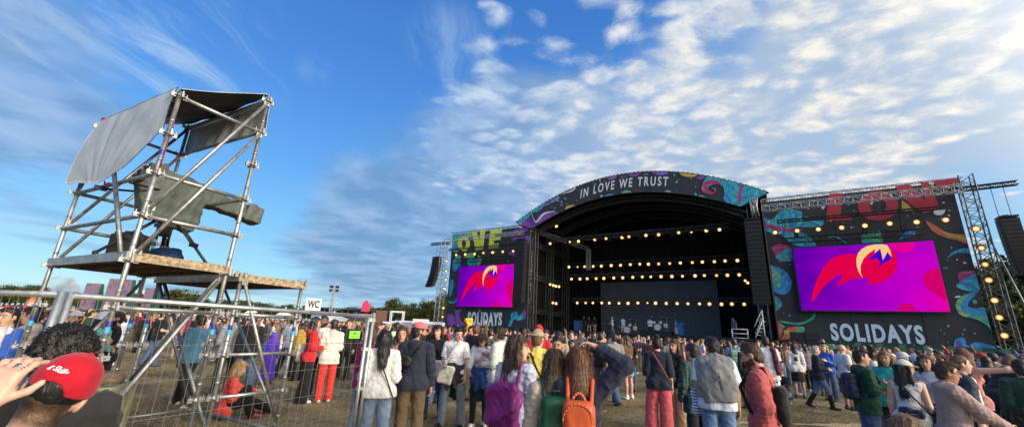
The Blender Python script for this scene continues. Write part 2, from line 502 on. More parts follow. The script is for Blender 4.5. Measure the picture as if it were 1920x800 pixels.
def skeleton(P):
    J = {}
    f = P['sex'] == 'f'
    sw = .158 if f else .178
    hw = .088
    sw *= P['build'] ** .6
    T = rotz(P['twist']) @ rotx(-P['lean']) @ roty(P['tilt'])
    J['T'] = T
    J['p'] = _v(0, 0, 0)
    t = lambda x, y, z: T @ _v(x, y, z)
    J['t'] = t
    J['neck'] = t(0, -.018, .535)
    Hm = T @ rotz(P['hyaw']) @ rotx(-P['hpitch']) @ roty(P['htilt'])
    J['Hm'] = Hm
    J['hc'] = J['neck'] + T @ _v(0, .012, .045) + Hm @ _v(0, .02, .108)
    for s, sd in ((1, 'R'), (-1, 'L')):
        a = P['arm' + sd]
        a = ARMS[a] if isinstance(a, str) else a
        sh = t(s * sw, -.012, .475)
        hd = None
        if a[0] == 'ik':      # ('ik', wrist target in the torso frame, elbow hint, thumb hint, hand direction)
            w_ = t(a[1][0] * s, a[1][1], a[1][2]); dv_ = w_ - sh; L_ = min(np.linalg.norm(dv_), .525); dv_ = _n(dv_)
            ca = (.285 ** 2 + L_ ** 2 - .245 ** 2) / (2 * .285 * L_); hint = T @ _v(a[2][0] * s, a[2][1], a[2][2]); hint = _n(hint - dv_ * (hint @ dv_))
            e_ = sh + dv_ * .285 * ca + hint * .285 * math.sqrt(max(0, 1 - ca * ca))
            i_ = lambda q: (T.T @ q) * _v(s, 1, 1)
            if len(a) > 4: hd = T @ _n(_v(a[4][0] * s, a[4][1], a[4][2]))
            a = (i_(e_ - sh), i_(sh + dv_ * L_ - e_), a[3])
        ua, fa = T @ _n(_v(a[0][0] * s, a[0][1], a[0][2])), T @ _n(_v(a[1][0] * s, a[1][1], a[1][2]))
        el = sh + ua * .285; wr = el + fa * .245
        fore = fa
        if hd is not None: fa = hd
        th = T @ _v(a[2][0] * s, a[2][1], a[2][2]); th = _n(th - fa * (th @ fa))
        nn = np.cross(fa, th)
        if nn @ (T @ _v(-s, .2, -.1)) < 0: nn = -nn
        J['sh' + sd], J['el' + sd], J['wr' + sd], J['fa' + sd], J['th' + sd], J['pn' + sd] = sh, el, wr, fa, th, nn
        J['hand' + sd] = wr + fa * .085 + nn * .03
        l = P['legs']; l = LEGS[l] if isinstance(l, str) else l
        l = l[0] if s > 0 else l[1]
        hp = _v(s * hw, 0, 0)
        td, sd2 = _n(_v(l[0][0] * s, l[0][1], l[0][2])), _n(_v(l[1][0] * s, l[1][1], l[1][2]))
        kn = hp + td * .43; an = kn + sd2 * .415
        J['hp' + sd], J['kn' + sd], J['an' + sd], J['sd' + sd] = hp, kn, an, sd2
        sw_ = max(0, -sd2[1]) * .7
        pt = rotx(-sw_) if sw_ > .2 else np.eye(3)
        J['ft' + sd] = rotz(-s * .18) @ pt
    low = min((J['an' + q] + J['ft' + q] @ _v(0, .1, -.085))[2] for q in 'LR')
    low = min(low, min((J['an' + q])[2] - .085 for q in 'LR'))
    if P['legs'] in ('sit', 'kneel'): low = min(low, -.125)
    J['dz'] = -low
    return J

def defaults(P):
    d = dict(sex='m', H=1.74, build=1.0, lean=0.02, twist=0.0, tilt=0.0, hyaw=0.0, hpitch=.05, htilt=0.0, armL='down', armR='down', legs='stand',
             hair='short', beard=0, top='tee', sleeve='short', hem=.1, ease=.014, hood=0, bottom='trousers', fit='straight', shoe='shoe',
             seed=0, h=.012, hat=None, fingers=True)
    d.update(P); return d

def torso_cones(F, P, J, e, lowz=None):
    t, b = J['t'], P['build']; f = P['sex'] == 'f'
    fy = J['T'] @ _v(0, 1, 0)
    w0, w1, w2 = (.134, .112, .132) if f else (.132, .128, .152)
    if lowz is not None:
        F.cone(t(0, 0, .14), t(0, .0, lowz), (w1 + .012) * b + e, (.142 if f else .136) * b + e, .03, (fy, .74))
        if lowz < -.1:
            hz = max(lowz, -.14)
            for za in (0., hz):
                F.cone(t(-.088, 0, za), t(.088, 0, za), .103 * b + e + .01, .103 * b + e + .01, .03, (fy, .95))
            for s in (1, -1): F.ell(t(s * .065, -.045, -.02), (.09 * b + e, .085 * b + e, .095 * b + e), None, .03)
    else:
        F.cone(t(0, 0, .0), t(0, 0, .15), w0 * b + e, w1 * b + e, .03, (fy, .74))
    F.cone(t(0, 0, .15), t(0, .005, .36), w1 * b + e, w2 * b + e, .03, (fy, .7))
    sx = J['shR'] - J['shL']; m = (J['shR'] + J['shL']) / 2
    F.cone(m - sx * .36 + J['T'] @ _v(0, .005, -.012), m + sx * .36 + J['T'] @ _v(0, .005, -.012), .062 + e, .062 + e, .05, (fy, .9))
    F.cone(m + J['T'] @ _v(0, .0, -.03), m + J['T'] @ _v(0, -.005, .055), .085 + e * .5, .045 + e * .6, .05)
    if f:
        for s in (1, -1): F.ell(t(s * .072, .085, .335), (.066 + e, .05 + e, .062 + e), J['T'], .03)

def bounds(J, P):
    pts = [J[k] for k in ('p', 'neck', 'hc', 'shR', 'shL', 'elR', 'elL', 'wrR', 'wrL', 'handR', 'handL', 'knR', 'knL', 'anR', 'anL')]
    pts += [J['an' + q] + J['ft' + q] @ _v(0, .17, -.07) for q in 'LR']
    return np.min(pts, 0), np.max(pts, 0)

def body_field(P, J):
    lo, hi = bounds(J, P)
    F = Field(lo - .17, hi + .17, P['h'])
    b = P['build']; f = P['sex'] == 'f'
    torso_cones(F, P, J, 0)
    F.cone(J['hpL'], J['hpR'], .1 * b, .1 * b, .03, (_v(0, 1, 0), .9))
    F.cone(J['neck'] - J['T'] @ _v(0, 0, .03), J['hc'] + J['Hm'] @ _v(0, -.02, -.05), .058 if not f else .05, .053 if not f else .047, .03)
    for q in 'LR':
        F.cone(J['sh' + q], J['el' + q], .05 * b, .04 * b, .03)
        F.cone(J['el' + q], J['wr' + q], .041 * b, .027, .02)
        F.cone(J['hp' + q], J['kn' + q], .088 * b, .055 * b, .03)
        c = J['kn' + q] + J['sd' + q] * .14 + _v(0, -.012, 0)
        F.cone(J['kn' + q], c, .053 * b, .055 * b, .02); F.cone(c, J['an' + q], .054 * b, .036, .02)
        ft = J['ft' + q]
        F.cone(J['an' + q] + ft @ _v(0, -.03, -.05), J['an' + q] + ft @ _v(0, .14, -.062), .034, .024, .02)
        # hand
        w, d, th, nn = J['wr' + q], J['fa' + q], J['th' + q], J['pn' + q]
        Rm = np.stack([th, nn, d], 1)
        k = .006 if P['fingers'] else .015
        F.box(w + d * .05, (.039, .015, .048), Rm, .013, .012)
        F.cone(w - d * .01, w + d * .03, .026, .027, .015, (nn, .75))
        if P['fingers']:
            curl = P.get('curl', .5)
            for i, L in enumerate((.072, .08, .074, .058)):
                p0 = w + d * .088 + th * (.031 - .0207 * i)
                sp = th * (.09 - .06 * i)
                d1 = _n(d * math.cos(curl) + nn * math.sin(curl) + sp); d2 = _n(d * math.cos(curl * 2.3) + nn * math.sin(curl * 2.3) + sp)
                F.cone(p0, p0 + d1 * L * .55, .0092, .0088, k); F.cone(p0 + d1 * L * .55, p0 + d1 * L * .55 + d2 * L * .5, .0088, .0075, k)
            p0 = w + d * .022 + th * .03 + nn * .006
            d1 = _n(d * .6 + th * .7 + nn * .25); d2 = _n(d * .85 + th * .3 + nn * .35)
            F.cone(p0, p0 + d1 * .045, .0125, .0105, .008); F.cone(p0 + d1 * .045, p0 + d1 * .045 + d2 * .032, .0105, .0085, k)
        else:
            F.cone(w + d * .08, w + d * .15 + nn * .03, .026, .018, .015, (nn, .6))
            F.cone(w + d * .03 + th * .03, w + d * .08 + th * .05, .013, .01, .01)
    head_field(F, J['hc'], J['Hm'], f)
    return F

def head_field(F, c, Hm, f=False, ears=True):
    p = lambda x, y, z: c + Hm @ _v(x, y, z)
    F.ell(p(0, -.014, .022), (.075, .095, .097), Hm, .02)
    F.ell(p(0, .022, -.035), (.057 if f else .061, .07, .082), Hm, .03)
    F.ell(p(0, .052, -.1), (.026 if f else .032, .03, .024), Hm, .025)
    F.cone(p(-.038, .074, .03), p(.038, .074, .03), .012, .012, .015)
    for s in (1, -1):
        F.ell(p(s * .031, .099, .008), (.017, .014, .012), Hm, .012, 's')
        F.ell(p(s * .031, .077, .006), (.0135, .0135, .0115), Hm, .004)
        if ears: F.ell(p(s * .078, -.012, -.006), (.011, .022, .033), Hm @ rotz(s * .35), .008)
    F.cone(p(0, .088, .012), p(0, .109, -.026), .009, .0135, .012)
    F.ell(p(0, .09, -.06), (.022, .011, .009), Hm, .008)

def body_mats(P, J, V, Q):
    """material slot per face: 0 skin, 1 dark eyes, 2 hair (brows, beard), 3 lips"""
    L = (V[Q].mean(1) - J['hc']) @ J['Hm']
    ax, y, z = np.abs(L[:, 0]), L[:, 1], L[:, 2]
    m = np.zeros(len(Q), int)
    m[(np.abs(ax - .031) < .024) & (np.abs(z - .031) < .0065) & (y > .06)] = 2
    if P.get('fade'):
        m[(y > -.13) & (ax < .1) & (y < .035 - .25 * z) & (z < .07) & (z > -.125 + .1 * np.clip(y, -.1, .1)) & ~((ax > .066) & (np.abs(y + .012) < .026) & (np.abs(z + .006) < .036))] = 4
    if P['beard']:
        d = .0 if P['beard'] == 2 else -.012
        m[(z < -.03 + d + .35 * np.clip(-y + .05, 0, .06)) & (y > -.01) & (z > -.135) & (ax < .075) & (y < .13) & ~((ax < .02) & (np.abs(z + .06) < .008)) & ~((ax < .02) & (z > -.042))] = 2
    m[(np.abs(ax - .031) < .011) & (np.abs(z - .006) < .0052) & (y > .07)] = 1
    m[(ax < .023) & (np.abs(z + .06) < .0075) & (y > .085)] = 3
    return m

def hair_field(P, J, scale=1.0):
    st = P['hair']; c, Hm = J['hc'], J['Hm']
    if st == 'bald': return None
    p = lambda x, y, z: c + Hm @ _v(x, y, z)
    F = Field(c - .34 - (.3 if 'long' in st else 0), c + .3, P['h'] * .9)
    th = {'short': .011, 'crop': .006, 'curly': .03, 'long': .014, 'longwave': .019, 'bun': .009, 'ponytail': .01, 'bob': .018, 'messy': .019, 'longstraight': .013}.get(st, .015)
    F.ell(p(0, -.016, .025), (.076 + th, .096 + th, .098 + th), Hm, 0)
    F.wrinkle(.0035, 60, P['seed'] + 1)
    F.cut(p(0, .074, .088), Hm @ _v(0, .72, -1))       # hairline from forehead to nape
    if st in ('short', 'messy', 'curly', 'crop'):
        F.ell(p(0, -.05, -.035), (.066 + th * .6, .05 + th, .066), Hm, .02)
        for sd in (1, -1): F.cone(p(sd * .07, .022, .05), p(sd * .074, .016, .004), .012, .007, .012)
        if st != 'crop':
            F.ell(p(.012, .03, .105), (.06, .055, .022 + th * .6), Hm, .025)
    if st == 'bun':
        F.ell(p(0, -.06, .135), (.048, .048, .042), Hm, .01); F.ell(p(0, -.05, -.03), (.07, .055, .07), Hm, .02)
    if st == 'ponytail':
        F.ell(p(0, -.05, -.03), (.07, .055, .065), Hm, .02)
        F.cone(p(0, -.12, .05), p(0, -.15, -.2), .035, .02, .02)
    if st in ('long', 'longwave', 'longstraight', 'bob'):
        D = {'bob': .17, 'long': .32, 'longwave': .36, 'longstraight': .42}[st]
        w = {'bob': .085, 'long': .075, 'longwave': .088, 'longstraight': .08}[st]
        dn = Hm @ _v(0, 0, -1) * .35 + J['T'] @ _v(0, 0, -1) * .65; dn = _n(dn)
        by = J['T'] @ _v(0, -1, 0)
        a = p(0, -.05, .0)
        oh = .035 + P.get('hairout', 0)
        F.cone(a, a + dn * D * .5 + by * oh, w, w, .03, (by, .62)); F.cone(a + dn * D * .5 + by * oh, a + dn * D + by * (oh + .01), w, w * .8, .03, (by, .5))
        for s in (1, -1):
            q0 = p(s * .076, -.012, .045); q1 = q0 + dn * min(D * .7, .2) + by * .02 + J['T'] @ _v(s * .012, .01, 0)
            F.cone(q0, q1, .026, .034, .02)
            if st in ('longwave',): F.cone(q1, q1 + dn * .12 + by * -.03, .034, .03, .02)
        if st == 'bob': F.ell(p(0, .05, .1), (.065, .05, .032), Hm, .02)
    amp, fr = {'curly': (.012, 130), 'longwave': (.011, 70), 'messy': (.008, 90), 'long': (.005, 70), 'longstraight': (.004, 80)}.get(st, (.003, 90))
    F.wrinkle(amp, fr, P['seed'], (1, 1, .35) if 'long' in st else (1, 1, 1))
    if st in ('long', 'longwave', 'bob', 'longstraight'):    # keep the face open
        F.apply(p(0, .11, -.03) - .12, p(0, .11, -.03) + .12, lambda x, y, z: _ell_d(x, y, z, p(0, .12, -.045), (.062, .085, .105), Hm), .01, 's')
    return F

def _ell_d(x, y, z, c, rad, Rm):
    px, py, pz = x - c[0], y - c[1], z - c[2]
    q = [px * Rm[0, i] + py * Rm[1, i] + pz * Rm[2, i] for i in range(3)]
    k0 = np.sqrt(sum((q[i] / rad[i]) ** 2 for i in range(3))); k1 = np.sqrt(sum((q[i] / rad[i] ** 2) ** 2 for i in range(3))) + 1e-6
    return k0 * (k0 - 1) / k1

def hat_field(P, J):
    c, Hm = J['hc'], J['Hm']; k = P['hat']
    p = lambda x, y, z: c + Hm @ _v(x, y, z)
    F = Field(c - .22, c + .25, P['h'] * .85)
    if k in ('cap', 'cap_back'):
        s = 1 if k == 'cap' else -1
        F.ell(p(0, -.014, .036), (.088, .108, .1), Hm, 0)
        F.cut(p(0, .0, .038), Hm @ _v(0, -s * .1, -1))
        F.cone(p(-.03, s * .085, .052), p(.03, s * .085, .052), .04, .04, .012, (Hm @ _v(0, s * .1, 1), .2))
        F.cone(p(-.024, s * .125, .045), p(.024, s * .125, .045), .042, .042, .012, (Hm @ _v(0, s * .2, 1), .18))
        F.ell(p(0, -.015, .136), (.01, .01, .007), Hm, .004)
    elif k == 'bucket':
        F.ell(p(0, -.015, .05), (.098, .116, .1), Hm, 0); F.cut(p(0, 0, .05), Hm @ _v(0, 0, -1))
        F.cone(p(0, -.012, .055), p(0, -.012, .03), .115, .15, .02, (Hm @ _v(0, 1, 0), 1.12))
        F.cut(p(0, 0, .022), Hm @ _v(0, 0, -1))
    elif k == 'beanie':
        F.ell(p(0, -.018, .045), (.095, .115, .118), Hm, 0); F.cut(p(0, .0, .035), Hm @ _v(0, .1, -1))
        F.wrinkle(.003, 80, 3)
    return F

def top_field(P, J):
    lo, hi = bounds(J, P)
    F = Field(lo - .2, hi + .2, P['h'])
    e, t, T = P['ease'], J['t'], J['T']; b = P['build']
    hem = -P['hem']
    torso_cones(F, P, J, e, hem - .06)
    if P['top'] == 'tank': F.cut(t(0, 0, .5), T @ _v(0, .1, 1))
    w_ = 1.0 if P['top'] not in ('tee', 'tank') else .75
    F.wrinkle(.009 * w_, 30, P['seed'], (.8, .8, .8)); F.wrinkle(.0045 * w_, 75, P['seed'] + 5, (.7, .7, 1.1))
    F.cut(t(0, 0, hem), T @ _v(0, .06, -1))
    G = F
    for q in 'LR':
        if P['sleeve'] == 'none': continue
        S = Field(np.minimum(np.minimum(J['sh' + q], J['el' + q]), J['wr' + q]) - .14, np.maximum(np.maximum(J['sh' + q], J['el' + q]), J['wr' + q]) + .14, P['h'])
        sh, el, wr = J['sh' + q], J['el' + q], J['wr' + q]
        if P['sleeve'] == 'short':
            S.cone(sh, sh + (el - sh) * .75, .054 * b + e * .7, .05 * b + e * 1.3, .02)
            S.cut(sh + (el - sh) * .78, el - sh)
        elif P['sleeve'] == 'elbow':
            S.cone(sh, el, .054 * b + e * .7, .046 * b + e, .02); S.cone(el, el + (wr - el) * .35, .046 * b + e, .042 * b + e, .02)
            S.cut(el + (wr - el) * .33, wr - el)
        else:
            S.cone(sh, el, .054 * b + e * .7, .043 * b + e, .03); S.cone(el, el + (wr - el) * .98, .043 * b + e, .031 * b + e * .7, .02)
            S.wrinkle(.009, 60, P['seed'] + 7, (.6, .6, 1.2))
            S.cut(wr, wr - el)
        F.sleeves = getattr(F, 'sleeves', []) + [S]
    if P['hood']:
        F.ell(t(0, -.085, .49), (.105, .062, .085), T @ rotx(.35), .03)
        for s in (1, -1): F.cone(t(s * .06, -.06, .545), t(s * .055, .07, .47), .03, .024, .02)
    # neck opening
    F.apply(J['neck'] - .1, J['neck'] + .14, lambda x, y, z: _ell_d(x, y, z, J['neck'] + T @ _v(0, .012, .07), (.066, .066, .085 if P['top'] != 'tank' else .16), T), .008, 's')
    return F

def merge_fields(F, S, k=.02):
    """smooth union of S into F where the grids overlap (nearest cells)"""
    off = np.round((S.lo - F.lo) / F.h).astype(int)
    i0 = np.maximum(off, 0); i1 = np.minimum(off + S.n, F.n)
    if np.any(i1 <= i0): return F
    v = F.a[i0[0]:i1[0], i0[1]:i1[1], i0[2]:i1[2]]; j0 = i0 - off; j1 = i1 - off
    d = S.a[j0[0]:j1[0], j0[1]:j1[1], j0[2]:j1[2]]
    hh = np.maximum(k - np.abs(v - d), 0) / k
    v[...] = np.minimum(v, d) - hh * hh * k * .25
    return F

def snap(F, h):   # sleeve fields must sit on the same lattice as the torso field
    return F

def bottom_field(P, J):
    lo = np.min([J[k] for k in ('hpL', 'hpR', 'knL', 'knR', 'anL', 'anR')], 0) - .2; hi = np.max([J[k] for k in ('hpL', 'hpR', 'knL', 'knR', 'anL', 'anR')], 0) + .28
    F = Field(lo, hi, P['h'])
    b = P['build']; fit = P['fit']; t = J['t']; fy = J['T'] @ _v(0, 1, 0); f = P['sex'] == 'f'
    e = {'slim': .009, 'straight': .014, 'wide': .02, 'shorts': .02, 'skirt': .02}[fit]
    F.cone(t(0, 0, .0), t(0, 0, .12), (.136 if f else .134) * b + e, .124 * b + e, .03, (fy, .76))
    F.cone(J['hpL'], J['hpR'], .103 * b + e, .103 * b + e, .03, (_v(0, 1, 0), .94))
    for s in (1, -1): F.ell(_v(s * .065, -.045, -.02), (.08 * b + e, .075 * b + e, .085 * b + e), None, .03)
    F.cut(t(0, 0, .1), J['T'] @ _v(0, 0, 1))
    for q in 'LR':
        hp, kn, an = J['hp' + q], J['kn' + q], J['an' + q]
        if fit == 'skirt':
            continue
        if fit == 'shorts':
            m = hp + (kn - hp) * .62
            F.cone(hp, m, .09 * b + e, .083 * b + e, .02); continue
        rk, ra = {'slim': (.058, .043), 'straight': (.064, .062), 'wide': (.082, .1)}[fit]
        F.cone(hp, kn, .09 * b + e, rk * b + e, .02)
        end = kn + (an - kn) * (1.02 if fit != 'slim' else .95)
        F.cone(kn, end - (an - kn) * (ra + e) / .415 * .8, rk * b + e, ra + e, .015)
        F.cone(end - (an - kn) * .12, end, ra + e, ra + e * .9, .015)
    if fit == 'skirt':
        m = (J['knL'] + J['knR']) / 2
        F.cone(_v(0, 0, 0), m, .15, .2, .03, (_v(0, 1, 0), .8))
        F.cut(m + _v(0, 0, .03), _v(0, 0, -1))
    else:
        F.wrinkle(.006, 34, P['seed'] + 3, (.5, .5, 1.0)); F.wrinkle(.003, 80, P['seed'] + 4)
        for q in 'LR':
            if fit == 'shorts':
                pass
    return F

def shoe_field(P, J):
    pts = [J['an' + q] + J['ft' + q] @ _v(0, y, z) for q in 'LR' for y in (-.07, .2) for z in (-.1, .06)]
    boots = P['shoe'] == 'boots'
    F = Field(np.min(pts, 0) - .06, np.max(pts, 0) + (.3 if boots else .06), P['h'] * .9)
    for q in 'LR':
        a, ft = J['an' + q], J['ft' + q]
        F.cone(a + ft @ _v(0, -.035, -.045), a + ft @ _v(0, .07, -.045), .042, .04, .02)
        F.cone(a + ft @ _v(0, .05, -.05), a + ft @ _v(0, .155, -.056), .04, .033, .02)
        F.cone(a + ft @ _v(0, -.02, -.02), a + ft @ _v(0, -.005, .015), .045, .043, .02)
        F.apply(a - .25, a + .25, lambda x, y, z: (x - a[0]) * ft[0, 2] + (y - a[1]) * ft[1, 2] + (z - a[2]) * ft[2, 2] * -1 * -1 + .0 - 10, 0) if False else None
        if boots:
            F.cone(a, a + (J['kn' + q] - a) * .72, .055, .07, .02)
    x, y, z = F.pts((0, 0, 0), F.n)
    zmin = -J['dz']
    np.maximum(F.a, (zmin + .004 - z).astype(np.float32), out=F.a)
    return F

def make_fields(P):
    P = defaults(P); J = skeleton(P)
    out = {}
    F = body_field(P, J); out['body'] = F
    hf = None if P['hair'] == 'bald' else hair_field(P, J)
    if hf is not None and P['hat']:
        hf.cut(J['hc'] + J['Hm'] @ _v(0, 0, .045), J['Hm'] @ _v(0, 0, 1))
    if hf is not None: out['hair'] = hf
    if P['hat']: out['hat'] = hat_field(P, J)
    out['top'] = top_field(P, J)
    if P['bottom']: out['bottom'] = bottom_field(P, J)
    if P['shoe']: out['shoe'] = shoe_field(P, J)
    return P, J, out

def part_mesh(F):
    V, Q = F.mesh()
    for S in getattr(F, 'sleeves', []):
        v2, q2 = S.mesh()
        Q = np.concatenate([Q, q2 + len(V)]); V = np.concatenate([V, v2])
    return V, Q

def strands(V, Q, P, J, n, seed):
    """loose locks lying on a hair mesh: thin bent ribbons, for a broken outline"""
    rn = np.random.RandomState(seed); st = P['hair']
    A = V[Q]; c = A.mean(1); nr = np.cross(A[:, 2] - A[:, 0], A[:, 3] - A[:, 1]); ar = np.linalg.norm(nr, axis=1) + 1e-12; nr = nr / ar[:, None]
    k = rn.choice(len(Q), n, p=ar / ar.sum()); p, nn = c[k], nr[k]
    hc, Hm = J['hc'], J['Hm']
    long = st in ('long', 'longwave', 'longstraight', 'bob')
    crown = hc + Hm @ _v(0, -.04, .12)
    d = p - crown; d[:, 2] -= .25 if long else .02
    d += rn.randn(n, 3) * (.03 if long else .05) * (1 if st != 'curly' else 3)
    d -= nn * (d * nn).sum(1)[:, None]; d /= np.linalg.norm(d, axis=1)[:, None] + 1e-9
    Ln = (rn.uniform(.04, .11, n) if long else rn.uniform(.012, .03, n) * {'messy': 1.5, 'curly': .5}.get(st, 1))[:, None]
    wd = (rn.uniform(.0009, .002, n))[:, None]; sd = np.cross(d, nn)
    lift = rn.uniform(.0, .006, n)[:, None] * {'messy': 2, 'longwave': 2.2, 'curly': .8}.get(st, 1)
    q0, q1, q2 = p - nn * .001, p + d * Ln * .5 + nn * (lift + .0015), p + d * Ln + nn * (lift * rn.uniform(-.6, 1.5, n)[:, None] + .0005)
    W = np.stack([q0 - sd * wd, q0 + sd * wd, q1 + sd * wd, q1 - sd * wd, q2 + sd * wd * .3, q2 - sd * wd * .3], 1).reshape(-1, 3)
    b = len(V) + 6 * np.arange(n)[:, None]
    return np.concatenate([V, W]), np.concatenate([Q, b + np.array([[0, 1, 2, 3]]), b + np.array([[3, 2, 4, 5]])])
def place_frame(J, P, x, y, rz, z0=0.0):
    s = P['H'] / 1.75
    c, sn = math.cos(rz), math.sin(rz)
    Rz = np.array([[c, -sn, 0], [sn, c, 0], [0, 0, 1]])
    def W(p):   # local joint -> world
        q = (np.array(p) + _v(0, 0, J['dz'])) * s
        return Rz @ q + _v(x, y, z0)
    return W

def hero(spec, x, y, rz, label, colors, names=None, group=None, z0=0.0):
    """one person: body mesh with hair, clothing and shoes as children; returns (object, world mapper, joints, params)"""
    P, J, out = make_fields(spec)
    s = P['H'] / 1.75
    names = names or {}
    root = None
    fix = lambda V: (V + _v(0, 0, J['dz'])) * s
    for k, F in out.items():
        V, Q = part_mesh(F)
        if k == 'body':
            mi = body_mats(P, J, V, Q)
            root = mesh_np('person', fix(V), Q, [M['skin'], M['dark'], M['hair_fixed_' + colors.get('hair_key', 'dark')], M['lip'], M['stubble']], mi)
            root.location = (x, y, z0); root.rotation_euler = (0, 0, rz)
            root.color = (*colors['skin'], 1)
            tag(root, label, 'person', group)
            if P.get('fade'):
                Lz = ((V - J['hc']) @ J['Hm'])[:, 2]; fa = root.data.attributes.new('fade', 'FLOAT', 'POINT'); fa.data.foreach_set('value', np.clip((Lz + .125) / .04, 0, 1).astype(np.float32))
        else:
            if k == 'hair' and P.get('locks'): V, Q = strands(V, Q, P, J, P['locks'], P['seed'])
            nm = names.get(k, {'hair': 'hair', 'hat': 'cap', 'top': 'top', 'bottom': 'trousers', 'shoe': 'shoes'}[k])
            mt = colors.get('mat_' + k, {'hair': 'hair', 'hat': 'cloth', 'top': 'cloth', 'bottom': 'cloth', 'shoe': 'leather'}[k])
            o = mesh_np(nm, fix(V), Q, M[mt], parent=root)
            o.color = (*colors.get(k, (.05, .05, .05)), 1)
    return root, place_frame(J, P, x, y, rz, z0), J, P

HAIRC = {'dark': (.018, .013, .01), 'black': (.008, .007, .007), 'brown': (.06, .03, .016), 'auburn': (.12, .045, .02), 'blond': (.34, .21, .1), 'grey': (.3, .29, .27), 'ginger': (.2, .07, .025), 'lightbrown': (.15, .085, .045)}
for k_, c_ in HAIRC.items():
    M['hair_fixed_' + k_] = simple('brow_' + k_, c_, .7)
SKINS = [(.55, .31, .22), (.5, .27, .19), (.42, .22, .14), (.6, .36, .27), (.2, .1, .06), (.09, .045, .03)]

def stubble():
    m, nt, bs = new_mat('clipped_hair')
    tc = nt.nodes.new('ShaderNodeTexCoord')
    n1 = nt.nodes.new('ShaderNodeTexNoise'); n1.inputs['Scale'].default_value = 22; n1.inputs['Detail'].default_value = 3
    n2 = nt.nodes.new('ShaderNodeTexNoise'); n2.inputs['Scale'].default_value = 420; n2.inputs['Detail'].default_value = 2
    for n in (n1, n2): nt.links.new(tc.outputs['Object'], n.inputs['Vector'])
    a = nt.nodes.new('ShaderNodeMath'); a.operation = 'MULTIPLY_ADD'; a.inputs[1].default_value = .55; nt.links.new(n1.outputs['Fac'], a.inputs[0])
    b = nt.nodes.new('ShaderNodeMath'); b.operation = 'MULTIPLY'; b.inputs[1].default_value = .45; nt.links.new(n2.outputs['Fac'], b.inputs[0]); nt.links.new(b.outputs[0], a.inputs[2])
    r = nt.nodes.new('ShaderNodeValToRGB'); e = r.color_ramp.elements
    e[0].position = .4; e[0].color = (.02, .014, .01, 1); e[1].position = .66; e[1].color = (.33, .2, .12, 1)
    q = e.new(.53); q.color = (.1, .06, .035, 1)
    nt.links.new(a.outputs[0], r.inputs[0]); mx = nt.nodes.new('ShaderNodeMix'); mx.data_type = 'RGBA'; at_ = nt.nodes.new('ShaderNodeAttribute'); at_.attribute_name = 'fade'
    nt.links.new(at_.outputs['Fac'], mx.inputs['Factor']); nt.links.new(object_tint(nt), mx.inputs['A']); nt.links.new(r.outputs[0], mx.inputs['B'])
    nt.links.new(mx.outputs['Result'], bs.inputs['Base Color']); bs.inputs['Roughness'].default_value = .7
    bp = nt.nodes.new('ShaderNodeBump'); bp.inputs['Strength'].default_value = .5; bp.inputs['Distance'].default_value = .003; nt.links.new(n2.outputs['Fac'], bp.inputs['Height']); nt.links.new(bp.outputs[0], bs.inputs['Normal'])
    return m
M['stubble'] = stubble()
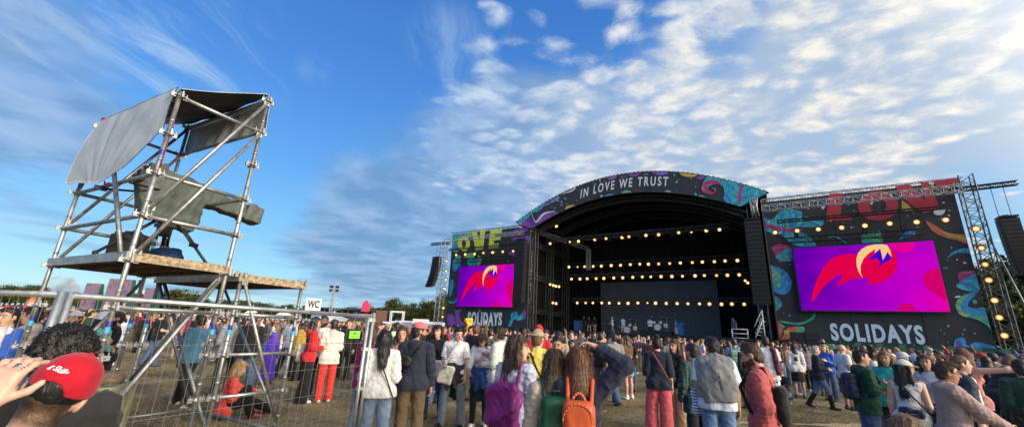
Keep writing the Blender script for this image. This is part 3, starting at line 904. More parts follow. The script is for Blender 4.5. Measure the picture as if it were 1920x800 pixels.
# ------------------------------------------------------------------ ground, scaffold camera tower, wire fence
def ground():
    m, nt, bs = new_mat('dry_grass_ground')
    tc = nt.nodes.new('ShaderNodeTexCoord')
    def nz(sc, det=6, rough=.6):
        n = nt.nodes.new('ShaderNodeTexNoise'); n.inputs['Scale'].default_value = sc; n.inputs['Detail'].default_value = det; n.inputs['Roughness'].default_value = rough
        nt.links.new(tc.outputs['Object'], n.inputs['Vector']); return n.outputs['Fac']
    def ramp(src, stops):
        r = nt.nodes.new('ShaderNodeValToRGB'); e = r.color_ramp.elements
        e[0].position, e[0].color = stops[0][0], (*stops[0][1], 1); e[1].position, e[1].color = stops[-1][0], (*stops[-1][1], 1)
        for p, c in stops[1:-1]:
            q = e.new(p); q.color = (*c, 1)
        nt.links.new(src, r.inputs[0]); return r.outputs[0]
    big = ramp(nz(.35, 8, .65), [(.33, (.09, .08, .042)), (.46, (.17, .14, .08)), (.56, (.27, .225, .14)), (.68, (.34, .285, .19))])
    fine = ramp(nz(9, 8, .75), [(.3, (.45, .45, .4)), (.7, (1.5, 1.45, 1.35))])
    mx = nt.nodes.new('ShaderNodeMix'); mx.data_type = 'RGBA'; mx.blend_type = 'MULTIPLY'; mx.inputs['Factor'].default_value = 1
    nt.links.new(big, mx.inputs['A']); nt.links.new(fine, mx.inputs['B'])
    nt.links.new(mx.outputs['Result'], bs.inputs['Base Color'])
    bs.inputs['Roughness'].default_value = .95; bs.inputs['Specular IOR Level'].default_value = .1
    bump(nt, bs, 16, .8, .05, detail=10)
    s = 3000
    o = MB().add([(-s, -s, 0), (s, -s, 0), (s, s, 0), (-s, s, 0)], [(0, 1, 2, 3)]).build('ground', m)
    tag(o, kind='structure')
    # short trampled grass
    gm, nt, bs = new_mat('dry_grass_blades')
    oi = nt.nodes.new('ShaderNodeTexCoord')
    n = nt.nodes.new('ShaderNodeTexNoise'); n.inputs['Scale'].default_value = .9; n.inputs['Detail'].default_value = 8
    nt.links.new(oi.outputs['Object'], n.inputs['Vector'])
    r = nt.nodes.new('ShaderNodeValToRGB'); r.color_ramp.elements[0].position = .38; r.color_ramp.elements[1].position = .62
    r.color_ramp.elements[0].color = (.1, .09, .045, 1); r.color_ramp.elements[1].color = (.3, .25, .155, 1)
    nt.links.new(n.outputs['Fac'], r.inputs[0]); nt.links.new(r.outputs[0], bs.inputs['Base Color'])
    bs.inputs['Roughness'].default_value = .9; bs.inputs['Specular IOR Level'].default_value = .1
    N = 170000
    rad = 2.6 + 16 * RNG.rand(N) ** .75; an = (RNG.rand(N) - .5) * R(112)
    x, y = rad * np.sin(an), rad * np.cos(an)
    den = np.sin(x * .9 + 1.3 * np.sin(y * .7)) + np.sin(y * 1.1 + 2 * np.sin(x * .5)) + RNG.randn(N) * .9
    k = den > -.6; x, y = x[k], y[k]; n_ = len(x)
    h = .018 + .035 * RNG.rand(n_); w = .003 + .004 * RNG.rand(n_); a = RNG.rand(n_) * 6.283; lx, ly = RNG.randn(n_) * .03, RNG.randn(n_) * .03
    V = np.zeros((n_, 3, 3), np.float32)
    V[:, 0] = np.stack([x - w * np.cos(a), y - w * np.sin(a), np.zeros(n_) + .002], 1)
    V[:, 1] = np.stack([x + w * np.cos(a), y + w * np.sin(a), np.zeros(n_) + .002], 1)
    V[:, 2] = np.stack([x + lx, y + ly, h], 1)
    o = mesh_np('grass', V.reshape(-1, 3), np.arange(3 * n_).reshape(-1, 3), gm, smooth=False)
    tag(o, kind='stuff')
    # bare sandy strips of worn ground
    sand = simple('bare_sand', (.42, .33, .2), .95, var=.3, vscale=4, bmp=.5, bscale=20)
    pale = simple('pale_dust', (.5, .48, .44), .95, var=.25, vscale=3, bmp=.5, bscale=20)
    def patch(name, x0, y0, x1, y1, w, mt):
        rn = np.random.RandomState(int(abs(x0 * 100)) + 3)
        L = math.hypot(x1 - x0, y1 - y0); n = max(8, int(L * 5))
        dx, dy = (x1 - x0) / L, (y1 - y0) / L
        vs = []
        for i in range(n + 1):
            t = i / n; e = .35 + .65 * min(1, 4 * t, 4 * (1 - t))
            for s in (1, -1):
                ww = w * .5 * e * (1 + .35 * rn.randn())
                vs.append((x0 + dx * L * t - dy * s * ww, y0 + dy * L * t + dx * s * ww, .005))
        o = MB().add(vs, [(2 * i, 2 * i + 1, 2 * i + 3, 2 * i + 2) for i in range(n)]).build(name, mt)
        tag(o, kind='structure')
    patch('sandy_path', -.9, 7.15, 4.6, 8.7, .22, sand)
    patch('sandy_path', 3.9, 9.0, 5.6, 9.6, .25, sand)
    patch('dusty_ground', 7.1, 8.6, 9.2, 8.3, .8, pale)
    patch('dusty_ground', 6.3, 9.6, 9.6, 9.9, .35, sand)
    # dropped paper and cups
    for i in range(34):
        px, py = RNG.uniform(-5, 9), RNG.uniform(6, 13)
        mb = MB(); a = RNG.uniform(0, 3.1); s = RNG.uniform(.03, .07)
        if i % 3:
            mb.add([(-s, -s * .7, .006), (s, -s * .6, .012), (s * .8, s * .7, .022), (0, s, .008), (-s * .9, s * .6, .018)], [(0, 1, 2, 3, 4)])
            mb.add([(-s, -s * .7, .005), (s, -s * .6, .011), (s * .8, s * .7, .021), (0, s, .007), (-s * .9, s * .6, .017)], [(4, 3, 2, 1, 0)])
        else:
            mb.tube((-.05, 0, .035), (.05, .01, .035), .026, .035, n=10)
        o = mb.build('litter_paper' if i % 3 else 'dropped_cup', M['litter' + str(i % 3)])
        o.location = (px, py, 0); o.rotation_euler = (0, 0, a)
        tag(o, 'scrap of crumpled paper lying on the trampled dry grass' if i % 3 else 'pale plastic cup lying on the trampled dry grass', 'litter' if i % 3 else 'cup', 'litter on the trampled grass')
M['litter0'] = simple('cup_plastic', (.6, .62, .62), .3); M['litter1'] = simple('paper', (.65, .64, .6), .8); M['litter2'] = simple('card', (.45, .35, .22), .8)
ground()

# ---- scaffold tower
TA = Vector((-4.10, 4.39, 0)); D1 = Vector((.462, .887, 0)).normalized(); D2 = Vector((-D1.y, D1.x, 0))
PT = {'A': TA, 'B': TA + D1 * 1.0, 'C': TA + D2 * 2.15, 'D': TA + D2 * 2.15 + D1 * 1.0, 'B2': TA + D1 * 1.2, 'E': TA + D1 * 2.1,
      'D2': TA + D2 * 2.15 + D1 * 1.2, 'F': TA + D2 * 2.15 + D1 * 2.1}
def at(k, z): return Vector((PT[k].x, PT[k].y, z))
RL = TA + (PT['D'] - TA) * .5
ROOT = empty('scaffold_tower', (RL.x, RL.y, 0))
tag(ROOT, 'galvanised steel scaffold tower with a raised wooden camera deck and grey tarp roof', 'scaffold')
def L3(v): return Vector(v) - Vector((RL.x, RL.y, 0))
M['tape_blue'] = simple('blue_tape', (.02, .03, .25), .4); M['tape_cyan'] = simple('cyan_tape', (.05, .35, .6), .4); M['tape_red'] = simple('red_tape', (.6, .1, .04), .4)

def rosette(mb, p, ang):
    mb.tube(p - Vector((0, 0, .005)), p + Vector((0, 0, .005)), .06, n=12)
    mb.tube(p - Vector((0, 0, .03)), p + Vector((0, 0, .03)), .031, n=10)
    for q in range(4):
        a = ang + q * math.pi / 2
        c = p + Vector((math.cos(a) * .064, math.sin(a) * .064, 0))
        mb.box(c, (.05, .022, .05), a)
        mb.box(c + Vector((math.cos(a) * .006, math.sin(a) * .006, .03)), (.008, .014, .05), a)
ANG = math.atan2(D1.y, D1.x)
def standard(k, top, tape=True, low=.69):
    mb = MB(); p = L3(PT[k])
    mb.tube(p + Vector((0, 0, .02)), p + Vector((0, 0, top)), .0242, n=14)
    mb.tube(p + Vector((0, 0, .0)), p + Vector((0, 0, .012)), .075, n=4)
    for zz in np.arange(.35, top - .1, .5):        # drilled sockets
        mb.tube(p + Vector((.0, 0, zz)), p + Vector((.0, 0, zz + .03)), .0265, n=14)
    o = mb.build('standard', M['steel'], ROOT)
    z = .19
    while z < top + .02:
        r = MB(); rosette(r, p + Vector((0, 0, z)), ANG); r.build('rosette', M['steel'], o)
        z += .5
    if tape:
        for dz, mt in ((1.53, 'tape_blue'), (1.47, 'tape_cyan')):
            MB().tube(p + Vector((0, 0, dz - .035)), p + Vector((0, 0, dz + .025)), .0252, n=14, cap=False).build('tape_band', M[mt], o)
    return o
sa = standard('A', 4.25); standard('B', 4.78); standard('C', 4.25); standard('D', 4.74); standard('B2', 2.2); standard('E', 2.2); standard('F', 2.2); standard('D2', 2.2)
MB().tube(L3(at('A', 1.13)), L3(at('A', 1.24)), .0256, n=14, cap=False).build('tape_band', M['tape_red'], sa)
for z_ in (3.42, ):
    MB().tube(L3(at('A', z_)), L3(at('A', z_ + .06)), .0254, n=14, cap=False).build('tape_band', M['tape_blue'], sa)
def ledger(a, za, b, zb, name='ledger', r=.0242, off=0.0, mat='steel'):
    pa, pb = L3(at(a, za)), L3(at(b, zb))
    d = (pb - pa).normalized(); pa = pa + d * .05; pb = pb - d * .05
    if off:
        s = Vector((-d.y, d.x, 0)).normalized() * off; pa += s; pb += s
    mb = MB().tube(pa, pb, r, n=12)
    if name == 'brace':
        for p, s in ((pa, 1), (pb, -1)):
            mb.box(p + d * s * .02, (.075, .02, .055), math.atan2(d.y, d.x))
    mb.build(name, M[mat], ROOT)
for z in (2.69, 3.19, 4.19): ledger('A', z, 'B', z)
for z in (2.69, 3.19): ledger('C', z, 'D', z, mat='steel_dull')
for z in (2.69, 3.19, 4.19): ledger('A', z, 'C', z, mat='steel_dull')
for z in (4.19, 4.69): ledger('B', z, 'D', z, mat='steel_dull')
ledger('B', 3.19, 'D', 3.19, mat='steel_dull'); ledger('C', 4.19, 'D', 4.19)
for (a, za, b, zb) in (('B', 4.69, 'A', 2.72), ('B', 4.19, 'A', 2.22), ('D', 4.69, 'C', 2.72), ('D', 4.19, 'C', 2.22)): ledger(a, za, b, zb, 'brace', .022, .045)
ledger('B', 2.16, 'A', .22, 'brace', .0242, -.05); ledger('D', 2.16, 'C', .22, 'brace', .0242, .05)
ledger('B', 2.16, 'D', .22, 'brace', .0242, .06, 'steel_dull'); ledger('D2', 2.16, 'B2', .22, 'brace', .0242, .05, 'steel_dull')
ledger('B2', 2.16, 'E', .22, 'brace', .022, -.045); ledger('F', 2.16, 'E', .22, 'brace', .022, .05, 'steel_dull'); ledger('D2', 2.16, 'F', .22, 'brace', .022, .045, 'steel_dull')
for z in (.69, 1.19, 1.69): ledger('B2', z, 'E', z)
for z in (.19, 1.69): ledger('A', z, 'B', z)
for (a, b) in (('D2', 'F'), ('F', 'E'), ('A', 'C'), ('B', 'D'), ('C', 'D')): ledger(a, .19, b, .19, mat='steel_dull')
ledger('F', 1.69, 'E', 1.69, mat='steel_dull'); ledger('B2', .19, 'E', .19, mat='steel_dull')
# loose leaning tube on the long side
MB().tube(L3(TA + D2 * .95 + Vector((0, 0, 3.3)) - D1 * .06), L3(TA + D2 * .16 + Vector((0, 0, 2.27)) - D1 * .03), .024, n=12).build('leaning_tube', M['steel_dull'], ROOT)

def osb():
    m, nt, bs = new_mat('worn_painted_board')
    tc = nt.nodes.new('ShaderNodeTexCoord')
    n = nt.nodes.new('ShaderNodeTexNoise'); n.inputs['Scale'].default_value = 22; n.inputs['Detail'].default_value = 7; n.inputs['Roughness'].default_value = .7
    nt.links.new(tc.outputs['Object'], n.inputs['Vector'])
    r = nt.nodes.new('ShaderNodeValToRGB'); e = r.color_ramp.elements
    e[0].position = .4; e[0].color = (.15, .11, .065, 1); e[1].position = .62; e[1].color = (.4, .34, .24, 1)
    q = e.new(.5); q.color = (.3, .23, .145, 1)
    nt.links.new(n.outputs['Fac'], r.inputs[0]); nt.links.new(r.outputs[0], bs.inputs['Base Color']); bs.inputs['Roughness'].default_value = .85
    bump(nt, bs, 40, .4, .005)
    return m
M['osb'] = osb()
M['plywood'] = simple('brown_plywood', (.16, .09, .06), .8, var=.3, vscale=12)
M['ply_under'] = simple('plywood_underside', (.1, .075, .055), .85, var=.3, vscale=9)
M['alu_plank'] = simple('weathered_alloy_plank', (.3, .33, .34), .55, .5, var=.25, vscale=9)
def quad_prism(mb, a, b, c, d, z0, z1, mi=0):
    vs = [(*p.xy, z0) for p in (a, b, c, d)] + [(*p.xy, z1) for p in (a, b, c, d)]
    mb.add(vs, [(3, 2, 1, 0), (4, 5, 6, 7), (0, 1, 5, 4), (1, 2, 6, 5), (2, 3, 7, 6), (3, 0, 4, 7)], mi)
def deck(k0, k1, k2, k3, z, inset0, ext):
    a, b, c, d = [L3(PT[k]) for k in (k0, k1, k2, k3)]     # a-b near short side, d-c far
    n = 3
    for i in range(n):
        t0, t1 = i / n + .004, (i + 1) / n - .004
        lerp = lambda p, q, t: p + (q - p) * t
        mb = MB(); quad_prism(mb, lerp(a, b, t0), lerp(a, b, t1), lerp(d, c, t1), lerp(d, c, t0), z + .06, z + .082)
        mb.build('deck_board', M['plywood'], ROOT)
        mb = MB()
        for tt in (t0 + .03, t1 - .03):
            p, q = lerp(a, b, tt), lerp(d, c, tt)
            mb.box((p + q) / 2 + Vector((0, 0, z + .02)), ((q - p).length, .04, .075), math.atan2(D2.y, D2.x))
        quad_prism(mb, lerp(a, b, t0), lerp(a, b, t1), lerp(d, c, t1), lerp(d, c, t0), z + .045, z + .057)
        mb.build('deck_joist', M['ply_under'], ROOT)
    for p, q, mt, o in ((a, b, 'osb', -.03), (d, c, 'osb', .03)):
        n_ = D2 * o
        MB().box((p + q) / 2 + Vector((0, 0, z + .03)) - D2 * (-o), ((q - p).length + ext, .03, .1), ANG).build('edge_board', M[mt], ROOT)
    for p, q, o in ((a, d, -.03), (b, c, .03)):
        MB().box((p + q) / 2 + Vector((0, 0, z + .03)) + D1 * o, ((q - p).length + .06, .03, .1), math.atan2(D2.y, D2.x)).build('edge_board', M['alu_plank'], ROOT)
deck('A', 'B', 'D', 'C', 2.2, 0, .0)
deck('B2', 'E', 'F', 'D2', 2.13, 0, .1)

# tarpaulin tied over the top of the tower
def tarp_mat():
    m, nt, bs = new_mat('grey_tarpaulin')
    geo = nt.nodes.new('ShaderNodeNewGeometry')
    c, _, _ = noise_tint(nt, (.36, .38, .39), 4, .14)
    mx = nt.nodes.new('ShaderNodeMix'); mx.data_type = 'RGBA'; mx.inputs['B'].default_value = (.02, .02, .021, 1)
    nt.links.new(c, mx.inputs['A'])
    at_ = nt.nodes.new('ShaderNodeAttribute'); at_.attribute_name = 'inner'
    nt.links.new(at_.outputs['Fac'], mx.inputs['Factor'])
    nt.links.new(mx.outputs['Result'], bs.inputs['Base Color'])
    bs.inputs['Roughness'].default_value = .5
    bump(nt, bs, 9, .35, .02, detail=6)
    return m
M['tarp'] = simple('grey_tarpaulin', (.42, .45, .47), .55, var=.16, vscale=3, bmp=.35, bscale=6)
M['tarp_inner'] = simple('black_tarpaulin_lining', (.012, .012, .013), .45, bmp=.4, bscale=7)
def sheet(name, fn, nu, nv, mats, parent=None, th=.006):
    """double-sided sheet: fn(u, v) -> point; slot 0 outside, slot 1 inside"""
    P = [[Vector(fn(i / nu, j / nv)) for j in range(nv + 1)] for i in range(nu + 1)]
    mb = MB(); W = nv + 1
    vs = [P[i][j] for i in range(nu + 1) for j in range(nv + 1)]
    nr = []
    for i in range(nu + 1):
        for j in range(nv + 1):
            du = P[min(i + 1, nu)][j] - P[max(i - 1, 0)][j]; dv = P[i][min(j + 1, nv)] - P[i][max(j - 1, 0)]
            nr.append(du.cross(dv).normalized() if du.cross(dv).length > 1e-9 else Vector((0, 0, 1)))
    vb = [v - n * th for v, n in zip(vs, nr)]
    f0 = [(i * W + j, (i + 1) * W + j, (i + 1) * W + j + 1, i * W + j + 1) for i in range(nu) for j in range(nv)]
    me = bpy.data.meshes.new(name)
    nV = len(vs)
    f1 = [tuple(reversed([q + nV for q in f])) for f in f0]
    rim = [i * W for i in range(nu + 1)] + [nu * W + j for j in range(1, W)] + [i * W + nv for i in range(nu - 1, -1, -1)] + [j for j in range(nv - 1, 0, -1)]
    f2 = [(rim[k], rim[(k + 1) % len(rim)], rim[(k + 1) % len(rim)] + nV, rim[k] + nV) for k in range(len(rim))]
    me.from_pydata([tuple(v) for v in vs + vb], [], f0 + f1 + f2)
    for m in mats: me.materials.append(m)
    me.polygons.foreach_set('material_index', [0] * len(f0) + [1] * len(f1) + [0] * len(f2))
    me.polygons.foreach_set('use_smooth', [True] * (len(f0) + len(f1)) + [False] * len(f2))
    me.update()
    return link(bpy.data.objects.new(name, me), parent)
TR = empty('tarpaulin', (RL.x, RL.y, 4.2))
tag(TR, 'grey tarpaulin with black lining tied over the top of the scaffold tower', 'tarpaulin')
def LT(v): return Vector(v) - Vector((RL.x, RL.y, 4.2))
tl = lambda a, b, t: a + (b - a) * t
def roof_fn(u, v):   # u A->C , v A->B
    p = tl(tl(at('A', 4.3), at('C', 4.29), u), tl(at('B', 4.8), at('D', 4.77), u), v)
    p.z -= .09 * math.sin(math.pi * u) * (.5 + math.sin(math.pi * v)) + .012 * math.sin(u * 23 + v * 5)
    return LT(p)
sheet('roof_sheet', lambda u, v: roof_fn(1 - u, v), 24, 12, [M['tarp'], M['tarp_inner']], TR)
def flap_fn(u, v):   # hangs outside the A-C side, gathered where it is tied to the ledger
    top = tl(at('A', 4.3), at('C', 4.29), u) - D1 * .035
    lowz = [3.62, 3.5, 3.3, 3.2, 3.16, 3.28, 3.3, 3.32, 3.33][int(round(u * 8))] if False else None
    us = [0, .12, .28, .45, .55, .63, .8, 1.0, 1.06]; zs = [3.75, 3.57, 3.36, 3.24, 3.2, 3.21, 3.27, 3.3, 3.3]
    z = np.interp(u, us, zs)
    b = tl(at('A', z), at('C', z), u * 1.06) - D1 * (.05 + .06 * u)
    p = tl(top, b, v)
    tie = .56
    q = (u - tie) / (1.0 - .8 * v)          # folds fan out from the tie point at the hem
    fold = (abs(math.sin(q * 15 + 1.2 * math.sin(q * 7))) - .5) * .016 * v * (1 - .5 * v) * 2 * math.exp(-abs(u - tie) * 1.2) * (.55 + .45 * math.sin(u * 19 + 1)) + .004 * math.sin(u * 23 + 5 * v + 2 * math.sin(u * 9)) * (1 - v)
    p = p - D1 * (fold + .045 * math.sin(math.pi * v) * (.4 + .4 * u))
    return LT(p)
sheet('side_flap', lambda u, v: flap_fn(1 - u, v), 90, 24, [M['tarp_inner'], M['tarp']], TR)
def back_fn(u, v):
    top = tl(at('B', 4.78), at('D', 4.76), u) + D1 * .035
    b = tl(at('B', 4.26), at('D', 4.2), u) + D1 * .05
    p = tl(top, b, v) + D1 * (.014 * math.sin(u * 40 + 3 * math.sin(v * 3)) * v)
    return LT(p)
sheet('rear_flap', back_fn, 50, 10, [M['tarp'], M['tarp']], TR)
rope = MB()
for (k, z0, dx) in (('A', 3.75, .03), ('C', 3.3, .03)):
    p = at(k, z0)
    for i in range(4):
        rope.tube(LT(p + Vector((dx * math.cos(i), dx * math.sin(i), .1 - i * .05))), LT(at(k, 3.2) + Vector((.03 * math.cos(i * 2), .03 * math.sin(i * 2), .02 * i))), .005, n=5)
p = TA + D2 * 1.2 + Vector((0, 0, 3.2)) - D1 * .04
for i in range(5): rope.tube(LT(p + Vector((.02 * math.cos(i * 2), 0, .04 * math.sin(i)))), LT(p + Vector((-.03 * math.sin(i), .03, -.05 + .02 * i))), .008, n=5)
M['rope_red'] = simple('red_rope', (.25, .03, .04), .8)
rope.build('tie_rope', M['rope_red'], TR)
MB().box(LT(at('C', 4.3)), (.05, .05, .1)).build('red_clamp', M['rope_red'], TR)

# ---- covered broadcast camera
CC = (PT['A'] + PT['B'] + PT['C'] + PT['D']) / 4 + D1 * .1 - D2 * .18
CDIR = Vector((.50, .866, 0)).normalized(); CS = Vector((CDIR.y, -CDIR.x, 0))
DZ = 2.285
CAMR = empty('broadcast_camera', (CC.x, CC.y, DZ), math.atan2(-CDIR.x, CDIR.y))
tag(CAMR, 'broadcast camera under a grey green rain cover on a black tripod', 'camera')
F = Field((-.5, -.75, .3), (.5, 1.4, 1.5), .012)       # local: y forward
F.box((0, .0, 1.02), (.15, .24, .17), rotx(-.1), .025, .02)
F.box((0, -.27, 1.14), (.12, .1, .13), rotx(.25), .02, .03)
F.box((0, .48, .98), (.12, .4, .11), rotx(-.1), .02, .04)
F.box((0, 1.0, .93), (.135, .13, .13), rotx(-.1), .012, .01)
F.box((.07, -.02, .78), (.1, .3, .25), rotx(.04) @ roty(-.12), .05, .04); F.box((-.08, -.05, .8), (.08, .27, .22), rotx(.05) @ roty(.12), .05, .04)
F.box((.02, -.36, .84), (.1, .06, .26), rotx(.3), .03, .05); F.box((.05, .2, .72), (.1, .1, .26), rotx(-.08), .04, .05); F.ell((0, -.43, 1.2), (.09, .07, .08), None, .01, 's')
F.wrinkle(.017, 20, 4, (1, 1, .15)); F.wrinkle(.004, 50, 9, (1, 1, .3))
V, Q = F.mesh()
M['raincover'] = simple('rain_cover', (.07, .088, .076), .6, var=.15, vscale=5, bmp=.2, bscale=9)
mesh_np('rain_cover', V, Q, M['raincover'], parent=CAMR)
mb = MB(); mb.tube((0, -.02, .36), (0, 0, .68), .09, .07, n=12); mb.box((0, 0, .5), (.24, .2, .05))
for i in range(3):
    a = i * 2.094 + .5; mb.tube((.07 * math.cos(a), .07 * math.sin(a), .3), (.07 * math.cos(a), .07 * math.sin(a), .56), .012)
mb.build('tripod_head', M['blackmetal'], CAMR)
for i in range(3):
    a = i * 2.094 + .62; e = Vector((math.cos(a) * .62, math.sin(a) * .62, .02)); s = Vector((-math.sin(a), math.cos(a), 0)) * .03
    h = Vector((math.cos(a) * .08, math.sin(a) * .08, .6)); m_ = tl(h, e, .58)
    mb = MB(); mb.tube(h + s, m_ + s, .014); mb.tube(h - s, m_ - s, .014); mb.tube(tl(h, e, .4), e, .017)
    mb.box(m_, (.06, .1, .05), a); mb.ball(e, .03)
    mb.build('tripod_leg', M['blackmetal'], CAMR)
mb = MB(); mb.tube((-.12, -.2, .92), (-.42, -.62, .88), .014); mb.tube((.12, -.2, .92), (.36, -.6, .86), .014); mb.box((-.42, -.64, .88), (.05, .12, .05)); mb.tube((.1, -.45, 1.0), (.34, -.5, .98), .012)
mb.box((.36, -.52, .98), (.12, .06, .14)); mb.build('pan_handle', M['blackmetal'], CAMR)
F = Field((-.35, -.25, -.02), (.35, .25, .42), .014)
F.ell((0, 0, .11), (.2, .14, .13)); F.ell((.07, .02, .19), (.1, .08, .07)); F.cut((0, 0, .004), (0, 0, -1)); F.wrinkle(.014, 26, 5)
V, Q = F.mesh(); o = mesh_np('bag', V, Q, M['nylon']); o.color = (.008, .022, .07, 1); o.location = (CC.x - .1, CC.y + .22, DZ); o.rotation_euler = (0, 0, .4)
tag(o, 'dark blue kit bag on the deck under the tripod', 'bag')
mb = MB(); mb.box((0, 0, .16), (.34, .26, .32), .0, bev=.03); mb.box((0, 0, .34), (.18, .05, .03), bev=.01)
o = mb.build('flight_case', M['rubber']); o.location = (*(PT['C'] + (PT['D'] - PT['C']) * .3 - D2 * 1.2).xy, DZ); o.rotation_euler = (0, 0, .3)
tag(o, 'black case standing on the scaffold deck beside the tripod', 'case')

# concrete ballast block under the tower
def concrete():
    m, nt, bs = new_mat('mossy_concrete')
    tc = nt.nodes.new('ShaderNodeTexCoord'); mp = nt.nodes.new('ShaderNodeMapping'); mp.inputs['Scale'].default_value = (5, 5, 1.2)
    nt.links.new(tc.outputs['Object'], mp.inputs['Vector'])
    n = nt.nodes.new('ShaderNodeTexNoise'); n.inputs['Scale'].default_value = 1.6; n.inputs['Detail'].default_value = 8; nt.links.new(mp.outputs[0], n.inputs['Vector'])
    r = nt.nodes.new('ShaderNodeValToRGB'); e = r.color_ramp.elements
    e[0].position = .38; e[0].color = (.13, .135, .07, 1); e[1].position = .62; e[1].color = (.36, .34, .24, 1)
    nt.links.new(n.outputs['Fac'], r.inputs[0]); nt.links.new(r.outputs[0], bs.inputs['Base Color']); bs.inputs['Roughness'].default_value = .9
    bump(nt, bs, 14, .5, .02, detail=8)
    return m
M['concrete'] = concrete()
bx, by = at_height(200, 4.75, .8)
o = MB().box((0, 0, .41), (.62, .62, .82), bev=.03).build('concrete_block', M['concrete']); o.location = (bx - .12, by, 0); o.rotation_euler = (0, 0, .5)
tag(o, 'mossy concrete ballast block standing at the foot of the scaffold tower', 'concrete block')
F = Field((-.3, -.2, -.05), (.3, .2, .25), .012); F.ell((0, 0, .06), (.24, .16, .09)); F.ell((.1, 0, .09), (.1, .1, .07)); F.cut((0, 0, .004), (0, 0, -1)); F.wrinkle(.012, 30, 2)
V, Q = F.mesh(); o = mesh_np('bag', V, Q, M['nylon']); o.color = (.12, .09, .06, 1); o.location = (bx - .08, by, .822)
tag(o, 'brown bag lying on top of the concrete block', 'bag')

# ---- temporary wire fence
M['fence'] = uv_steel('fence_tube', (.5, .52, .52), .42, .18)
M['wire'] = simple('fence_wire', (.2, .21, .215), .6, .4)
FZ = 1.76
def fence_panel(p0, p1, label, step=.1):
    p0, p1 = Vector((*p0, 0)), Vector((*p1, 0)); m = (p0 + p1) / 2; d = (p1 - p0); L = d.length
    rt = empty('wire_fence', m, math.atan2(d.y, d.x)); tag(rt, label, 'fence', 'wire fence panels around the tower')
    h = L / 2
    for s in (-1, 1): MB().tube((s * h, 0, .06), (s * h, 0, FZ), .021, n=12).build('fence_post', M['fence'], rt)
    MB().tube((-h, 0, FZ - .022), (h, 0, FZ - .022), .0205, n=12).build('top_rail', M['fence'], rt)
    MB().tube((-h, 0, .12), (h, 0, .12), .0205, n=12).build('bottom_rail', M['fence'], rt)
    mb = MB()
    x = -h + .05
    while x < h - .02:
        mb.tube((x, .0, .12), (x, .0, FZ - .02), .0016, n=4, cap=False); x += step
    for z in (.38, .64, .9, 1.16, 1.42, 1.66):
        mb.tube((-h, .004, z), (h, .004, z), .0019, n=4, cap=False)
    mb.build('wire_mesh', M['wire'], rt)
    return rt
fL = at_height(118, 2.62, 1.6); fR = at_height(684, 5.0, 1.4); fR2 = at_height(693, 5.06, 1.4)
fence_panel(fL, fR, 'wire mesh fence panel in front of the scaffold tower carrying the lime sign')
fl0 = at_height(100, 2.56, 1.6)
fl1 = at_height(-420, 3.9, 1.6)
fence_panel(fl1, fl0, 'wire mesh fence panel at the frame edge, with the green tag')
dv = Vector((fR[0] - fL[0], fR[1] - fL[1])).normalized()
fx = (fR2[0] + .9 * .25, fR2[1] + .9 * .97)
# the end panel stands edge-on: only its post shows
rt = empty('fence_post', (fR2[0], fR2[1], 0)); tag(rt, 'steel end post clamped beside the last post of the wire fence', 'fence post')
MB().tube((0, 0, 0), (0, 0, FZ + .03), .021, n=12).build('tube', M['fence'], rt)
mb = MB()
for z in (FZ - .06, .9, 1.35): mb.box((-.03, -.02, z), (.12, .03, .04), .7)
mb.build('clamp', M['steel'], rt)
for i, (p, lab) in enumerate(((fL, 'black rubber fence foot under the fence panels by the curly haired head'), (fR, 'black rubber fence foot under the end of the fence'))):
    o = MB().box((0, 0, .06), (.7, .22, .12), 0, bev=.02).build('rubber_block', M['rubber']); o.location = (p[0], p[1], 0); o.rotation_euler = (0, 0, 2.2); tag(o, lab, 'rubber block')
M['sign_lime'] = simple('lime_sheet', (.22, .75, .06), .5); M['sign_green'] = simple('green_sheet', (.02, .42, .2), .5); M['ink'] = simple('ink', (.02, .05, .02), .6)

def text_geo(body, w=None, h=None, offset=0.0, shear=0.0, spacing=1.0):
    cu = bpy.data.curves.new('t', 'FONT'); cu.body = body; cu.offset = offset; cu.shear = shear; cu.space_character = spacing; cu.resolution_u = 4
    o = bpy.data.objects.new('t', cu); COL.objects.link(o)
    dg = bpy.context.evaluated_depsgraph_get(); dg.update()
    me = o.evaluated_get(dg).to_mesh()
    V = np.array([v.co[:2] for v in me.vertices]); Fc = [tuple(p.vertices) for p in me.polygons]
    o.evaluated_get(dg).to_mesh_clear()
    bpy.data.objects.remove(o); bpy.data.curves.remove(cu)
    lo, hi = V.min(0), V.max(0)
    V = (V - lo)
    V *= np.array([(w / (hi - lo)[0]) if w else 1, (h / (hi - lo)[1]) if h else 1])
    return V, Fc
def text_solid(mb, V, Fc, fn, t, mi=0):
    """fn(x, y, depth) -> point; letters with thickness t"""
    n = len(V)
    vs = [fn(x, y, 0) for x, y in V] + [fn(x, y, t) for x, y in V]
    fs = [f for f in Fc] + [tuple(reversed([i + n for i in f])) for f in Fc]
    ed = {}
    for f in Fc:
        for a, b in zip(f, f[1:] + f[:1]): ed[(a, b)] = 1
    fs += [(b, a, a + n, b + n) for (a, b) in ed if (b, a) not in ed]
    mb.add(vs, fs, mi)

